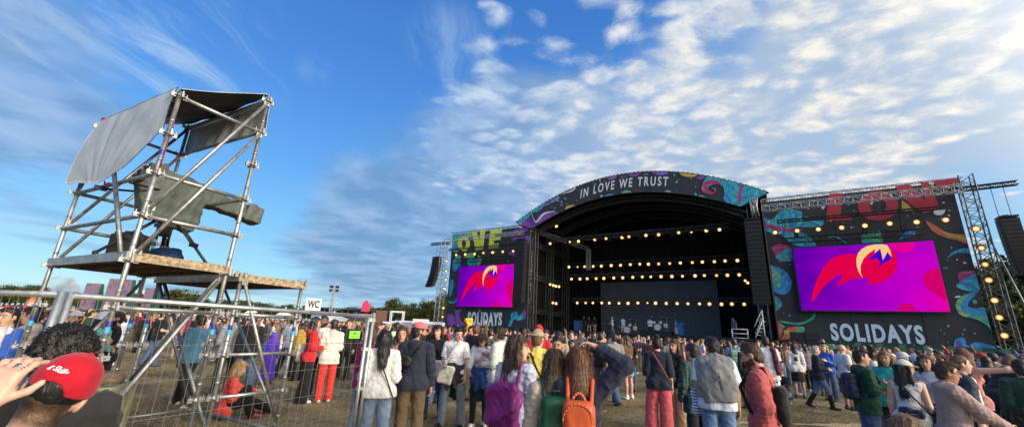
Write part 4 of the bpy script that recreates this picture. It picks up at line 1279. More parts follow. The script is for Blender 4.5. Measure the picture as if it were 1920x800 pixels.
def sign(name, c, dirv, w, h, mat, texts, label, tilt=0.0):
    """thin sheet tied to the wire, facing the camera side"""
    rt = empty(name, c, math.atan2(dirv[1], dirv[0])); tag(rt, label, 'sign')
    rt.rotation_euler[1] = tilt
    MB().box((0, -.012, 0), (w, .004, h)).build('sheet', mat, rt)
    for (s, x0, y0, tw, th_) in texts:
        V, Fc = text_geo(s, tw, th_, .01)
        mb = MB(); text_solid(mb, V, Fc, lambda x, y, d: (x0 + x, -.0145 - .002 * (1 - d) - .001, y0 + y), 1)
        mb.build('lettering', M['ink'], rt)
p = Vector(fL).lerp(Vector(fR), .925)
sign('paper_sign', (p.x, p.y, 1.52), dv, .17, .085, M['sign_lime'], [('UCO', -.03, .0, .06, .03), ('- - - - - -', -.06, -.03, .12, .007)], 'lime green paper sign tied to the end of the wire fence')
p = Vector(fl0).lerp(Vector(fl1), .19); dv1 = (Vector(fl0) - Vector(fl1)).normalized()
sign('paper_sign', (p.x, p.y, 1.5), dv1, .14, .085, M['sign_green'], [('D', -.03, -.025, .02, .028)], 'dark green plastic tag tied to the fence wire near the frame edge', .25)
# ------------------------------------------------------------------ main stage: local frame u (along the front), w (into the stage), z
TH = 0.58303; SO = np.array([0.0, 50.0])
SD = np.array([math.cos(TH), -math.sin(TH)]); SN = np.array([math.sin(TH), math.cos(TH)])
def suz(x, y, w=0.0):
    """pixel -> (u, z) on the vertical plane w of the stage front"""
    r = ray(x, y); P0 = SO + SN * w
    t, u = np.linalg.solve(np.array([[r[0], -SD[0]], [r[1], -SD[1]]]), P0)
    return float(u), float(EYE + t * r[2])
def sroot(name, u, w, z, label=None, cat=None, group=None):
    p = SO + SD * u + SN * w
    o = empty(name, (p[0], p[1], z), -TH)
    if label: tag(o, label, cat, group)
    o['_o'] = 0; del o['_o']
    return o
class SB(MB):
    """MB whose coordinates are stage (u, w, z), stored relative to a base"""
    def __init__(s, base): super().__init__(); s.base = base
    def build(s, name, mats, parent=None):
        s.v = [(a - s.base[0], b - s.base[1], c - s.base[2]) for a, b, c in s.v]
        return super().build(name, mats, parent)

BASEC = (.028, .03, .036)
M['banner'] = simple('dark_printed_banner', BASEC, .65, var=.2, vscale=.5, bmp=.35, bscale=1.6)
M['letter_pale'] = simple('pale_blue_print', (.52, .66, .78), .6, var=.04)
M['letter_white'] = simple('white_print', (.6, .66, .72), .6, var=.04)
M['letter_red'] = simple('red_print', (.42, .03, .05), .6, var=.1, vscale=.8)
M['letter_lime'] = simple('lime_print', (.55, .62, .06), .6, var=.1, vscale=.8)
def marbled(name, cols, scale=.5, dist=3.0):
    m, nt, bs = new_mat(name)
    tc = nt.nodes.new('ShaderNodeTexCoord')
    wv = nt.nodes.new('ShaderNodeTexNoise'); wv.inputs['Scale'].default_value = scale; wv.inputs['Detail'].default_value = 1.0; wv.inputs['Distortion'].default_value = dist
    nt.links.new(tc.outputs['Object'], wv.inputs['Vector'])
    r = nt.nodes.new('ShaderNodeValToRGB'); e = r.color_ramp.elements
    n = len(cols)
    e[0].position, e[0].color = .3, (*cols[0], 1); e[1].position, e[1].color = .7, (*cols[-1], 1)
    for i in range(1, n - 1):
        q = e.new(.3 + .4 * i / (n - 1)); q.color = (*cols[i], 1)
    r.color_ramp.interpolation = 'EASE'
    nt.links.new(wv.outputs['Fac'], r.inputs[0]); nt.links.new(r.outputs[0], bs.inputs['Base Color'])
    bs.inputs['Roughness'].default_value = .65
    return m
MC = {'teal': marbled('teal_marbling', [(.01, .2, .28), (.03, .42, .5), (.015, .16, .4), (.06, .5, .52)], .5),
      'purple': marbled('purple_marbling', [(.09, .03, .22), (.22, .07, .36), (.13, .05, .3)], .4),
      'lime': marbled('lime_marbling', [(.35, .45, .05), (.12, .45, .12), (.02, .3, .4), (.4, .5, .08)], .5),
      'blue': marbled('blue_marbling', [(.015, .12, .42), (.03, .3, .6), (.02, .2, .5)], .5),
      'orange': marbled('orange_marbling', [(.5, .16, .05), (.45, .1, .06), (.55, .3, .08)], .5),
      'yellow': marbled('yellow_marbling', [(.55, .42, .06), (.5, .3, .08), (.4, .42, .06)], .5),
      'pink': marbled('pink_marbling', [(.4, .05, .2), (.3, .03, .12), (.45, .12, .3)], .5),
      'green': marbled('green_marbling', [(.02, .3, .2), (.1, .45, .2)], .5),
      'whiteish': simple('white_print_line', (.6, .65, .7), .6)}
MCK = list(MC)
def smooth_closed(pts, n=6):
    out = []; N = len(pts)
    for i in range(N):
        p0, p1, p2, p3 = [np.array(pts[(i + k - 1) % N], float) for k in range(4)]
        for j in range(n):
            t = j / n
            out.append(tuple(.5 * ((2 * p1) + (-p0 + p2) * t + (2 * p0 - 5 * p1 + 4 * p2 - p3) * t * t + (-p0 + 3 * p1 - 3 * p2 + p3) * t ** 3)))
    return out
def tess_prism(mb, poly, w, t, mi):
    """concave outline in (u,z), front face at w - t"""
    from mathutils.geometry import tessellate_polygon
    tris = tessellate_polygon([[Vector((u, z, 0)) for u, z in poly]])
    n = len(poly)
    vs = [(u, w - t, z) for u, z in poly] + [(u, w, z) for u, z in poly]
    mb.add(vs, [tuple(f) for f in tris] + [(i, (i + 1) % n, n + (i + 1) % n, n + i) for i in range(n)], mi)

class Art:
    """printed motifs: each layer a few millimetres proud of the one below"""
    def __init__(s, base, w0, inside):
        s.mb = SB(base); s.k = 0; s.w0 = w0; s.inside = inside
    def poly(s, px, col, smooth=True, raw=False):
        pts = [suz(*p, s.w0) if not raw else p for p in px]
        if smooth: pts = smooth_closed(pts)
        pts = [s.inside(u, z) for u, z in pts]
        s.k += 1
        tess_prism(s.mb, pts, s.w0, .006 + .0012 * s.k, MCK.index(col))
    def dots(s, rn, area, n, avoid):
        for _ in range(n):
            u, z = rn.uniform(*area[0]), rn.uniform(*area[1])
            if not avoid(u, z): continue
            r = rn.choice([.05, .06, .09, .16]); a = rn.uniform(0, 3.14); e = rn.uniform(.35, .8)
            pts = [(u + r * (math.cos(t) * math.cos(a) - e * math.sin(t) * math.sin(a)), z + r * (math.cos(t) * math.sin(a) + e * math.sin(t) * math.cos(a))) for t in np.linspace(0, 6.283, 9)[:-1]]
            s.k += 1
            tess_prism(s.mb, pts, s.w0, .005 + .0002 * s.k, MCK.index(rn.choice(['teal', 'whiteish', 'yellow', 'pink', 'blue', 'green', 'whiteish'])))
    def build(s, parent):
        o = s.mb.build('printed_artwork', [MC[k] for k in MCK], parent); return o

# ---- truss helper (four chords with lacing) between two stage points
def truss(mb, a, b, size=.4, r=.028, rl=.015, bays=None, n=6, up=(0, 0, 1)):
    a, b = Vector(a), Vector(b); d = (b - a); L = d.length; d.normalize()
    upv = Vector(up)
    if abs(d.dot(upv)) > .95: upv = Vector((0, 1, 0))
    x = d.cross(upv).normalized() * size / 2; y = x.cross(d).normalized() * size / 2
    cs = [x + y, -x + y, -x - y, x - y]
    for c in cs: mb.tube(a + c, b + c, r, n=n, cap=False)
    bays = bays or max(2, int(L / size / 1.1))
    for i in range(bays):
        p, q = a + d * (L * i / bays), a + d * (L * (i + 1) / bays)
        for k in range(4):
            c0, c1 = cs[k], cs[(k + 1) % 4]
            if i % 2: c0, c1 = c1, c0
            mb.tube(p + c0, q + c1, rl, n=4, cap=False)
            mb.tube(p + cs[k], p + cs[(k + 1) % 4], rl, n=4, cap=False)

# ---- stage body
U0, U1, DEPTH, DECKZ = 2.6, 26.6, 14.0, 1.95
ZO = lambda u: 18.9 - 4.15 * ((u - 14.3) / 13.6) ** 2
ZI = lambda u: 16.58 - 2.85 * ((u - 14.25) / 11.15) ** 2
ST = sroot('main_stage', 14.3, 0, 0, 'large black concert stage with an arched roof and a printed arch banner', 'stage')
B_ = (14.3, 0, 0)
mb = SB(B_); mb.box((14.6, 6.5, DECKZ - .06), (25, 15, .12)); mb.build('stage_deck', M['blackmetal'], ST)
mb = SB(B_); mb.box((14.6, -.95, .94), (25.5, .08, 1.84)); mb.build('front_skirt', M['black'], ST)
# roof shell
N = 48
us = np.linspace(.9, 27.7, N + 1)
mb = SB(B_)
vs = []
for u in us:
    zz = ZO(u)
    for w in (.08, DEPTH + .5):
        vs += [(u, w, zz - .06 - .03 * w), (u, w, zz - .3 - .03 * w)]
fs = []
for i in range(N):
    k, j = 4 * i, 4 * i + 4
    fs += [(k, j, j + 2, k + 2), (k + 1, k + 3, j + 3, j + 1), (k, k + 1, j + 1, j), (k + 2, j + 2, j + 3, k + 3)]
fs += [(0, 2, 3, 1), (4 * N, 4 * N + 1, 4 * N + 3, 4 * N + 2)]
mb.add(vs, fs); mb.build('roof_shell', M['black'], ST)
# gable truss grid behind the banner, roof trusses
mb = SB(B_)
for w in (1.2, 5, 9):
    uu = np.linspace(2.8, 25.8, 17)
    for a, b in zip(uu[:-1], uu[1:]):
        truss(mb, (a, w, ZI(a) - .25), (b, w, ZI(b) - .25), .5, .035, .016, 3)
mb.build('roof_truss', M['truss_dark'], ST)
# drapes
for nm, u_ in (('side_drape', 2.2), ('side_drape', 27.1)):
    mb = SB(B_); pts = []
    n = 60
    vs = []
    for i in range(n + 1):
        w = 1.2 + (DEPTH - 1.2) * i / n; x = u_ + .06 * math.sin(i * 1.9)
        vs += [(x, w, 0), (x, w, 14.6)]
    mb.add(vs, [(2 * i, 2 * i + 2, 2 * i + 3, 2 * i + 1) for i in range(n)])
    mb.add([(v[0] + .05, v[1], v[2]) for v in vs], [(2 * i, 2 * i + 1, 2 * i + 3, 2 * i + 2) for i in range(n)])
    mb.build(nm, M['black'], ST)
mb = SB(B_); vs = []; n = 120
for i in range(n + 1):
    u = 2.0 + 25.4 * i / n
    vs += [(u, DEPTH + .06 * math.sin(i * 1.7), 0), (u, DEPTH + .06 * math.sin(i * 1.7), ZO(max(.9, min(27.7, u))) - .5)]
mb.add(vs, [(2 * i, 2 * i + 2, 2 * i + 3, 2 * i + 1) for i in range(n)])
mb.add([(v[0], v[1] + .06, v[2]) for v in vs], [(2 * i, 2 * i + 1, 2 * i + 3, 2 * i + 2) for i in range(n)])
mb.build('back_drape', M['black'], ST)
# arch banner
def arch_pt(u, k):
    """k 0 = lower edge, 1 = upper edge, ends cut on the slant"""
    s = (u - 14.3) / 13.5
    ul = 14.25 + s * 11.2; uo = 14.3 + s * 13.6
    lo = (ul, ZI(ul)); hi = (uo, ZO(uo))
    return (lo[0] + (hi[0] - lo[0]) * k, lo[1] + (hi[1] - lo[1]) * k)
mb = SB(B_); vs = []; us = np.linspace(.8, 27.8, 61)
for u in us:
    for k in (0, 1):
        p = arch_pt(u, k); vs += [(p[0], -.15, p[1]), (p[0], .05, p[1])]
fs = []
for i in range(60):
    k, j = 4 * i, 4 * i + 4
    fs += [(k, k + 2, j + 2, j), (k + 1, j + 1, j + 3, k + 3), (k, j, j + 1, k + 1), (k + 2, k + 3, j + 3, j + 2)]
fs += [(0, 1, 3, 2), (240, 242, 243, 241)]
mb.add(vs, fs); ab = mb.build('arch_banner', M['banner'], ST)
mb = SB(B_)
for a, b in zip(us[:-1], us[1:]):
    p, q = arch_pt(a, 1), arch_pt(b, 1); mb.tube((p[0], -.12, p[1] + .04), (q[0], -.12, q[1] + .04), .06, n=6)
mb.build('roof_edge_rail', M['truss'], ST)
def arch_in(u, z):
    u = min(max(u, .9), 27.7)
    zo = ZO(u) - .06
    zi = ZI(u) + .05 if 3.0 <= u <= 25.4 else (13.75 + (u - 3.05) * -.42 if u < 3.0 else 13.65 + (u - 25.4) * .46)
    return u, min(max(z, zi), zo)
ar = Art(B_, -.15, arch_in)
ZX = lambda x, y: (960 + x / 3.918, 310 + y / 3.918)
zz = lambda *a: [ZX(*p) for p in a]
ar.poly(zz((40, 410), (120, 340), (240, 270), (330, 225), (340, 250), (235, 300), (175, 330), (130, 370), (100, 420), (60, 430)), 'teal')
ar.poly(zz((70, 430), (120, 385), (165, 405), (205, 365), (270, 335), (340, 350), (290, 385), (220, 420), (160, 455), (100, 450)), 'purple')
ar.poly(zz((230, 270), (330, 222), (330, 240), (240, 290)), 'purple')
ar.poly(zz((170, 335), (230, 280), (225, 310), (180, 345)), 'blue')
ar.poly(zz((140, 340), (175, 410), (230, 350), (320, 335), (240, 360), (175, 420)), 'whiteish')
ar.poly(zz((360, 200), (420, 170), (470, 155), (450, 185), (400, 205)), 'whiteish'); ar.poly(zz((372, 195), (420, 168), (462, 158), (440, 180), (400, 198)), 'purple')
ar.poly(zz((395, 325), (400, 300), (440, 290), (470, 298), (440, 320)), 'yellow')
ar.poly(zz((700, 95), (720, 75), (770, 70), (760, 95), (720, 108)), 'pink'); ar.poly(zz((715, 90), (740, 72), (765, 72), (745, 95)), 'teal')
ar.poly(zz((855, 60), (900, 46), (945, 52), (915, 78), (870, 80)), 'purple')
ar.poly(zz((1020, 45), (1080, 40), (1150, 45), (1130, 68), (1070, 72)), 'purple'); ar.poly(zz((1070, 45), (1130, 42), (1120, 60), (1085, 62)), 'blue')
ar.poly(zz((1220, 45), (1300, 50), (1370, 62), (1340, 82), (1270, 82)), 'yellow'); ar.poly(zz((1235, 47), (1300, 52), (1350, 62), (1300, 66)), 'orange')
ar.poly(zz((1355, 95), (1390, 70), (1420, 75), (1395, 102)), 'purple')
ar.poly(zz((680, 225), (720, 210), (752, 215), (730, 230)), 'blue')
ar.poly(zz((800, 200), (840, 182), (880, 200), (840, 209)), 'green')
ar.poly(zz((1110, 200), (1145, 182), (1170, 200)), 'lime'); ar.poly(zz((1350, 232), (1390, 220), (1430, 240), (1400, 244)), 'lime')
ar.poly(zz((640, 105), (652, 100), (645, 122)), 'yellow', False); ar.poly(zz((1180, 70), (1198, 62), (1195, 80)), 'blue'); ar.poly(zz((1200, 125), (1220, 108), (1212, 130)), 'lime')
ar.poly(zz((1400, 140), (1440, 75), (1520, 80), (1640, 110), (1760, 150), (1890, 205), (1800, 255), (1680, 310), (1600, 285), (1555, 250), (1560, 200), (1545, 150), (1490, 135), (1440, 160), (1410, 180)), 'teal')
ar.poly(zz((1392, 160), (1420, 120), (1475, 105), (1540, 130), (1500, 140), (1445, 145), (1440, 175), (1470, 198), (1490, 185), (1470, 165), (1495, 170), (1495, 195), (1460, 214), (1410, 200)), 'pink')
ar.poly(zz((1560, 215), (1590, 180), (1580, 130), (1620, 160), (1600, 230), (1660, 300), (1590, 275)), 'blue')
ar.poly(zz((1660, 230), (1680, 150), (1710, 140), (1690, 190), (1680, 280), (1668, 285)), 'pink')
ar.poly(zz((1700, 250), (1760, 180), (1850, 200), (1790, 225), (1720, 290)), 'teal')
rn = random.Random(3)
ar.dots(rn, ((5, 22), (14, 18.7)), 150, lambda u, z: ZI(u) + .2 < z < ZO(u) - .2 and not (9.0 < u < 21.0 and ZI(u) + .45 < z < ZO(u) - .5 and 9.2 < u < 19.6))
ar.build(ab)
V, Fc = text_geo('IN LOVE WE TRUST', 8.35, 1.0, .02, .0, 1.4)
u_a = suz(*ZX(505, 215), -.15)[0]; u_b = suz(*ZX(1148, 130), -.15)[0]
V[:, 0] *= (u_b - u_a) / 8.35
mb = SB(B_)
def arch_text(x, y, d):
    u = u_a + x + .12 * (y - .5); zc = (ZI(u) + ZO(u)) / 2 + .05
    zt = zc + (y - .5) * 1.05
    return (u, -.15 - .012 * (1 - d) - .003, zt)
text_solid(mb, V, Fc, arch_text, 1); mb.build('lettering', M['letter_white'], ab)
# left slope: steel frame edge below the arch end (bright lit truss between arch and left wall)
mb = SB(B_); truss(mb, (1.2, -.3, 14.3), (7.3, 7.5, 12.4), .4, .035, .016, 10); truss(mb, (7.3, 7.5, 12.4), (7.3, 7.5, 9.6), .4, .05, .02, 5)
mb.build('side_frame', M['truss'], ST)
mb = SB(B_)
for u in (2.9, 26.3):
    for w in (.9, 5.2, 10.): truss(mb, (u, w, 0), (u, w, 13.6), .7, .05, .025, 16, up=(0, 1, 0))
    for z in (4, 8, 12): truss(mb, (u, .9, z), (u, 10, z), .5, .04, .02)
mb.build('roof_tower', M['truss_dark'], ST)
mb = SB(B_)
for u in (1.6, 1.2): mb.tube((u + .8, 1.2, 2), (u + .8, 1.2, 13.8), .05, n=6)
for i in range(8): mb.tube((26.4 + .25 * (i % 3), -.3 + .2 * (i % 2), 12.6), (26.3 + .22 * (i % 4), -.2, 14.4), .05, n=6)
mb.build('rigging', M['truss'], ST)

# ---- LED wall at the back
lw = sroot('led_wall', 14.4, 12, DECKZ, 'large switched off dark grey video wall at the back of the stage', 'video wall')
def led_mat():
    m, nt, bs = new_mat('led_panel_off')
    tc = nt.nodes.new('ShaderNodeTexCoord'); br = nt.nodes.new('ShaderNodeTexBrick')
    br.inputs['Scale'].default_value = 1; br.inputs['Brick Width'].default_value = .5; br.inputs['Row Height'].default_value = .5; br.inputs['Mortar Size'].default_value = .008; br.offset = 0
    br.inputs['Color1'].default_value = (.085, .085, .09, 1); br.inputs['Color2'].default_value = (.075, .075, .08, 1); br.inputs['Mortar'].default_value = (.02, .02, .02, 1)
    mp = nt.nodes.new('ShaderNodeMapping'); mp.inputs['Rotation'].default_value = (R(90), 0, 0)
    nt.links.new(tc.outputs['Object'], mp.inputs['Vector']); nt.links.new(mp.outputs[0], br.inputs['Vector'])
    nt.links.new(br.outputs['Color'], bs.inputs['Base Color']); bs.inputs['Roughness'].default_value = .6
    return m
mb = SB((14.4, 12, DECKZ)); mb.box((14.4, 12.1, (DECKZ + 8.5) / 2 + .05), (14.4, .2, 8.5 - DECKZ)); mb.build('screen_face', led_mat(), lw)

# ---- side banner walls
ZR = lambda x, y: (1380 + x / 2.2222, 310 + y / 2.2222)
ZL = lambda x, y: (800 + x / 3.3333, 400 + y / 3.3333)
def scaffold_back(mb, u0, u1, z1):
    for u in np.linspace(u0 + .2, u1 - .2, 7):
        for w in (.35, 1.8): mb.tube((u, w, 0), (u, w, z1 - .1), .03, n=6)
    for z in np.arange(1, z1, 2.0):
        for w in (.35, 1.8): mb.tube((u0 + .2, w, z), (u1 - .2, w, z), .03, n=6)
        for u in np.linspace(u0 + .2, u1 - .2, 7): mb.tube((u, .35, z), (u, 1.8, z), .03, n=6)
def banner_wall(u0, u1, z1, label):
    c = ((u0 + u1) / 2, 0, 0)
    rt = sroot('banner_wall', *c, label, 'banner', 'printed walls beside the stage')
    mb = SB(c); mb.box((c[0], .1, z1 / 2 + .02), (u1 - u0, .1, z1 - .04)); f = mb.build('banner', M['banner'], rt)
    mb = SB(c)
    for k in range(1, 3): mb.box((u0 + (u1 - u0) * k / 3 + .8, .046, z1 / 2), (.03, .012, z1 - .2))
    mb.build('seam', M['black'], f)
    mb = SB(c); scaffold_back(mb, u0, u1, z1); mb.build('back_frame', M['steel_dull'], rt)
    return rt, f, c
def clampf(u0, u1, z0, z1): return lambda u, z: (min(max(u, u0 + .03), u1 - .03), min(max(z, z0 + .03), z1 - .03))
# right wall
bw, bf, bc = banner_wall(27.25, 39.5, 13.95, 'dark printed wall with red letters, carrying the nearer video screen')
a = Art(bc, .05, clampf(27.25, 39.5, .1, 13.95))
z_ = lambda *q: [ZR(*p) for p in q]
a.poly(z_((100, 215), (150, 225), (190, 190), (270, 190), (280, 230), (360, 225), (350, 255), (250, 260), (310, 300), (330, 340), (240, 330), (190, 290), (120, 270)), 'teal')
a.poly(z_((100, 232), (160, 250), (220, 262), (280, 265), (240, 280), (170, 270), (110, 250)), 'pink')
a.poly(z_((150, 340), (190, 325), (225, 345), (215, 370), (180, 395), (160, 365)), 'pink'); a.poly(z_((165, 380), (220, 345), (240, 360), (235, 395), (190, 398)), 'teal')
a.poly(z_((128, 425), (165, 420), (210, 445), (232, 490), (215, 530), (180, 535), (135, 500)), 'blue'); a.poly(z_((130, 425), (160, 425), (190, 470), (175, 510), (140, 490)), 'lime')
a.poly(z_((140, 550), (170, 548), (192, 575), (175, 600), (145, 608)), 'teal'); a.poly(z_((142, 560), (165, 556), (176, 580), (160, 600), (145, 600)), 'green')
a.poly(z_((185, 645), (260, 655), (310, 635), (330, 608), (322, 640), (265, 662), (200, 655)), 'green')
a.poly(z_((152, 645), (200, 668), (178, 722), (160, 725)), 'orange', False); a.poly(z_((215, 675), (262, 668), (275, 700), (230, 722), (185, 725)), 'orange', False)
a.poly(z_((250, 690), (262, 672), (282, 672), (285, 690), (265, 698)), 'green')
a.poly(z_((380, 300), (400, 292), (440, 305), (462, 330), (420, 302)), 'teal')
a.poly(z_((522, 300), (545, 278), (585, 282), (612, 305), (600, 335), (540, 335)), 'green'); a.poly(z_((530, 310), (560, 318), (600, 322), (600, 336), (540, 336)), 'blue')
a.poly(z_((680, 310), (705, 275), (750, 275), (735, 295), (700, 300)), 'blue')
a.poly(z_((690, 145), (720, 165), (742, 198), (690, 188)), 'yellow', False); a.poly(z_((805, 70), (822, 75), (830, 105)), 'yellow', False)
a.poly(z_((825, 190), (870, 180), (860, 205), (830, 205)), 'whiteish')
a.poly(z_((790, 230), (830, 250), (880, 280), (960, 290), (965, 325), (920, 312), (860, 295), (815, 270)), 'orange'); a.poly(z_((800, 240), (850, 270), (960, 300), (958, 312), (880, 290)), 'yellow')
a.poly(z_((880, 385), (910, 355), (970, 345), (978, 365), (920, 365)), 'teal')
a.poly(z_((925, 450), (960, 440), (1000, 445), (1010, 500), (960, 515), (935, 495)), 'pink'); a.poly(z_((915, 500), (950, 475), (1000, 455), (1015, 520), (960, 522)), 'teal')
a.poly(z_((915, 590), (925, 555), (960, 535), (1010, 525), (970, 545), (950, 575), (970, 605), (1040, 595), (1068, 700), (1050, 670), (1000, 640), (940, 625)), 'lime')
a.poly(z_((935, 580), (960, 550), (1000, 535), (968, 570), (975, 592), (1038, 600), (1045, 630), (980, 615), (945, 605)), 'blue')
a.poly(z_((908, 735), (925, 718), (950, 718), (965, 750), (1000, 735), (1080, 755), (1085, 778), (1000, 775), (920, 772)), 'blue')
a.poly(z_((915, 738), (932, 728), (950, 760), (975, 774), (925, 772)), 'purple')
a.poly(z_((365, 748), (400, 742), (435, 752), (420, 768), (380, 762)), 'green'); a.poly(z_((280, 745), (320, 738), (340, 752), (300, 760)), 'orange')
rn = random.Random(5)
a.dots(rn, ((27.6, 39.2), (1.5, 13.7)), 170, lambda u, z: not (28.8 < u < 38 and 4.0 < z < 9.8) and not (30.2 < u < 36.6 and z < 3.9))
a.build(bf)
def lettering(parent, base, s, px_box, w, mat, shear=0, off=.02, name='lettering', t=.03):
    (x0, y0), (x1, y1) = px_box      # lower-left, upper-right pixels
    ua, za = suz(x0, y0, w); ub, zb = suz(x1, y1, w)
    V, Fc = text_geo(s, ub - ua, zb - za, off, shear, 1.2)
    mb = SB(base); text_solid(mb, V, Fc, lambda x, y, d: (ua + x, w - t * (1 - d) - .001, za + y), 1)
    return mb.build(name, mat, parent)
lettering(bf, bc, 'SOLIDAYS', ((1560, 638), (1728, 609)), .05, M['letter_pale'], off=.04)
def poly_letter(parent, base, strokes, conv, mat, w=.05, t=.02):
    mb = SB(base)
    for k, st in enumerate(strokes):
        tess_prism(mb, [suz(*conv(*p), w) for p in st], w, t + .002 * k, 0)
    return mb.build('lettering', mat, parent)
def ring(cx, cy, rx, ry, ix, iy, n=28):
    o = [(cx + rx * math.cos(t), cy + ry * math.sin(t)) for t in np.linspace(0, 6.283, n)]
    i = [(cx + ix * math.cos(t), cy + iy * math.sin(t)) for t in np.linspace(6.283, 0, n)]
    return o + i
poly_letter(bf, bc, [[(388, 118), (442, 115), (436, 205), (478, 212), (484, 228), (374, 231)]], ZR, M['letter_red'])
poly_letter(bf, bc, [ring(592, 168, 84, 62, 34, 30)], ZR, M['letter_red'])
poly_letter(bf, bc, [[(662, 88), (722, 78), (790, 150), (768, 72), (800, 68), (850, 178), (780, 200), (700, 140)]], ZR, M['letter_red'])
poly_letter(bf, bc, [[(818, 66), (915, 54), (935, 66), (900, 76), (932, 92), (870, 102), (838, 88)]], ZR, M['letter_red'])
# left wall
bwl, bfl, bcl = banner_wall(-9.75, 2.75, 14.15, 'dark printed wall with lime letters, at the far end of the stage')
a = Art(bcl, .05, clampf(-9.75, 2.75, .1, 14.15))
z_ = lambda *q: [ZL(*p) for p in q]
a.poly(z_((148, 125), (200, 118), (270, 115), (290, 140), (250, 150), (200, 160), (170, 190), (200, 230), (170, 240), (150, 190)), 'lime')
a.poly(z_((150, 130), (200, 125), (255, 120), (230, 145), (180, 160), (155, 170)), 'teal'); a.poly(z_((170, 180), (200, 175), (215, 210), (180, 235)), 'blue')
a.poly(z_((540, 110), (600, 85), (640, 95), (600, 120), (550, 125)), 'purple'); a.poly(z_((525, 150), (580, 150), (635, 140), (640, 185), (590, 185), (550, 170)), 'purple')
a.poly(z_((500, 250), (540, 235), (585, 240), (585, 300), (540, 270)), 'purple'); a.poly(z_((555, 265), (585, 258), (585, 310), (565, 300)), 'blue')
a.poly(z_((165, 350), (165, 300), (200, 275), (215, 290), (205, 330), (180, 360)), 'blue'); a.poly(z_((168, 300), (190, 260), (215, 270), (185, 300)), 'lime')
a.poly(z_((230, 260), (280, 245), (330, 265), (340, 300), (320, 325), (300, 280), (250, 275)), 'lime'); a.poly(z_((255, 290), (290, 275), (325, 290), (310, 325), (260, 325)), 'teal')
a.poly(z_((150, 420), (165, 415), (168, 460), (145, 520), (143, 460)), 'blue')
a.poly(z_((140, 545), (170, 550), (188, 515), (192, 535), (170, 560), (140, 556)), 'teal')
a.poly(z_((130, 640), (150, 628), (180, 650), (172, 690), (135, 695)), 'purple'); a.poly(z_((175, 610), (205, 600), (225, 590), (205, 630), (215, 670), (240, 690), (230, 702), (180, 695), (185, 650)), 'purple')
a.poly(z_((505, 715), (525, 660), (530, 625), (560, 612), (575, 640), (600, 620), (612, 645), (580, 670), (545, 660), (520, 718)), 'teal'); a.poly(z_((600, 625), (612, 598), (620, 640), (605, 660)), 'purple')
rn = random.Random(8)
a.dots(rn, ((-9.5, 1.4), (1.5, 13.9)), 120, lambda u, z: not (-7.8 < u < 1.1 and 4.0 < z < 9.8) and not (-6.4 < u < -.4 and z < 3.9))
a.build(bfl)
lettering(bfl, bcl, 'SOLIDAYS', ((876, 609), (941.5, 585)), .05, M['letter_pale'], off=.04)
poly_letter(bfl, bcl, [ring(232, 188, 38, 48, 14, 26)], ZL, M['letter_lime'])
poly_letter(bfl, bcl, [[(283, 115), (312, 112), (330, 175), (336, 106), (366, 100), (352, 222), (306, 228)]], ZL, M['letter_lime'])
poly_letter(bfl, bcl, [[(398, 104), (472, 98), (466, 122), (426, 127), (424, 146), (462, 142), (460, 164), (420, 167), (418, 190), (450, 188), (448, 212), (386, 218)]], ZL, M['letter_lime'])

# ---- video screens
def screen_bg(k):
    m = bpy.data.materials.new('video_picture'); m.use_nodes = True; nt = m.node_tree; nt.nodes.clear()
    tc = nt.nodes.new('ShaderNodeTexCoord'); sp = nt.nodes.new('ShaderNodeSeparateXYZ'); nt.links.new(tc.outputs['Object'], sp.inputs[0])
    nz = nt.nodes.new('ShaderNodeTexNoise'); nz.inputs['Scale'].default_value = .35; nz.inputs['Detail'].default_value = 1; nt.links.new(tc.outputs['Object'], nz.inputs['Vector'])
    a = nt.nodes.new('ShaderNodeMath'); a.operation = 'MULTIPLY_ADD'; a.inputs[1].default_value = .085; a.inputs[2].default_value = .28
    nt.links.new(sp.outputs['X'], a.inputs[0])
    b = nt.nodes.new('ShaderNodeMath'); b.operation = 'MULTIPLY_ADD'; b.inputs[1].default_value = -.03; nt.links.new(sp.outputs['Z'], b.inputs[0]); nt.links.new(a.outputs[0], b.inputs[2])
    c = nt.nodes.new('ShaderNodeMath'); c.operation = 'MULTIPLY_ADD'; c.inputs[1].default_value = .6; nt.links.new(nz.outputs['Fac'], c.inputs[0]); nt.links.new(b.outputs[0], c.inputs[2])
    r = nt.nodes.new('ShaderNodeValToRGB'); e = r.color_ramp.elements
    e[0].position, e[0].color = .15, (.13, .0, .42, 1); e[1].position, e[1].color = 1.0, (.8, .0, .42, 1)
    q = e.new(.5); q.color = (.33, .0, .55, 1); q = e.new(.75); q.color = (.6, .0, .6, 1)
    nt.links.new(c.outputs[0], r.inputs[0])
    em = nt.nodes.new('ShaderNodeEmission'); em.inputs[1].default_value = k; nt.links.new(r.outputs[0], em.inputs[0])
    o = nt.nodes.new('ShaderNodeOutputMaterial'); nt.links.new(em.outputs[0], o.inputs[0])
    return m
K = SCREEN_K
M['screen_bg'] = screen_bg(K); M['scr_red'] = emit('picture_red', (.78, .0, .07), K); M['scr_cream'] = emit('picture_cream', (.95, .62, .26), K)
M['scr_blue'] = emit('picture_blue', (.06, .0, .62), K); M['scr_pink'] = emit('picture_pink', (.75, .0, .18), K * .9)
M['scr_edge'] = emit('picture_edge', (.85, .0, .3), K)
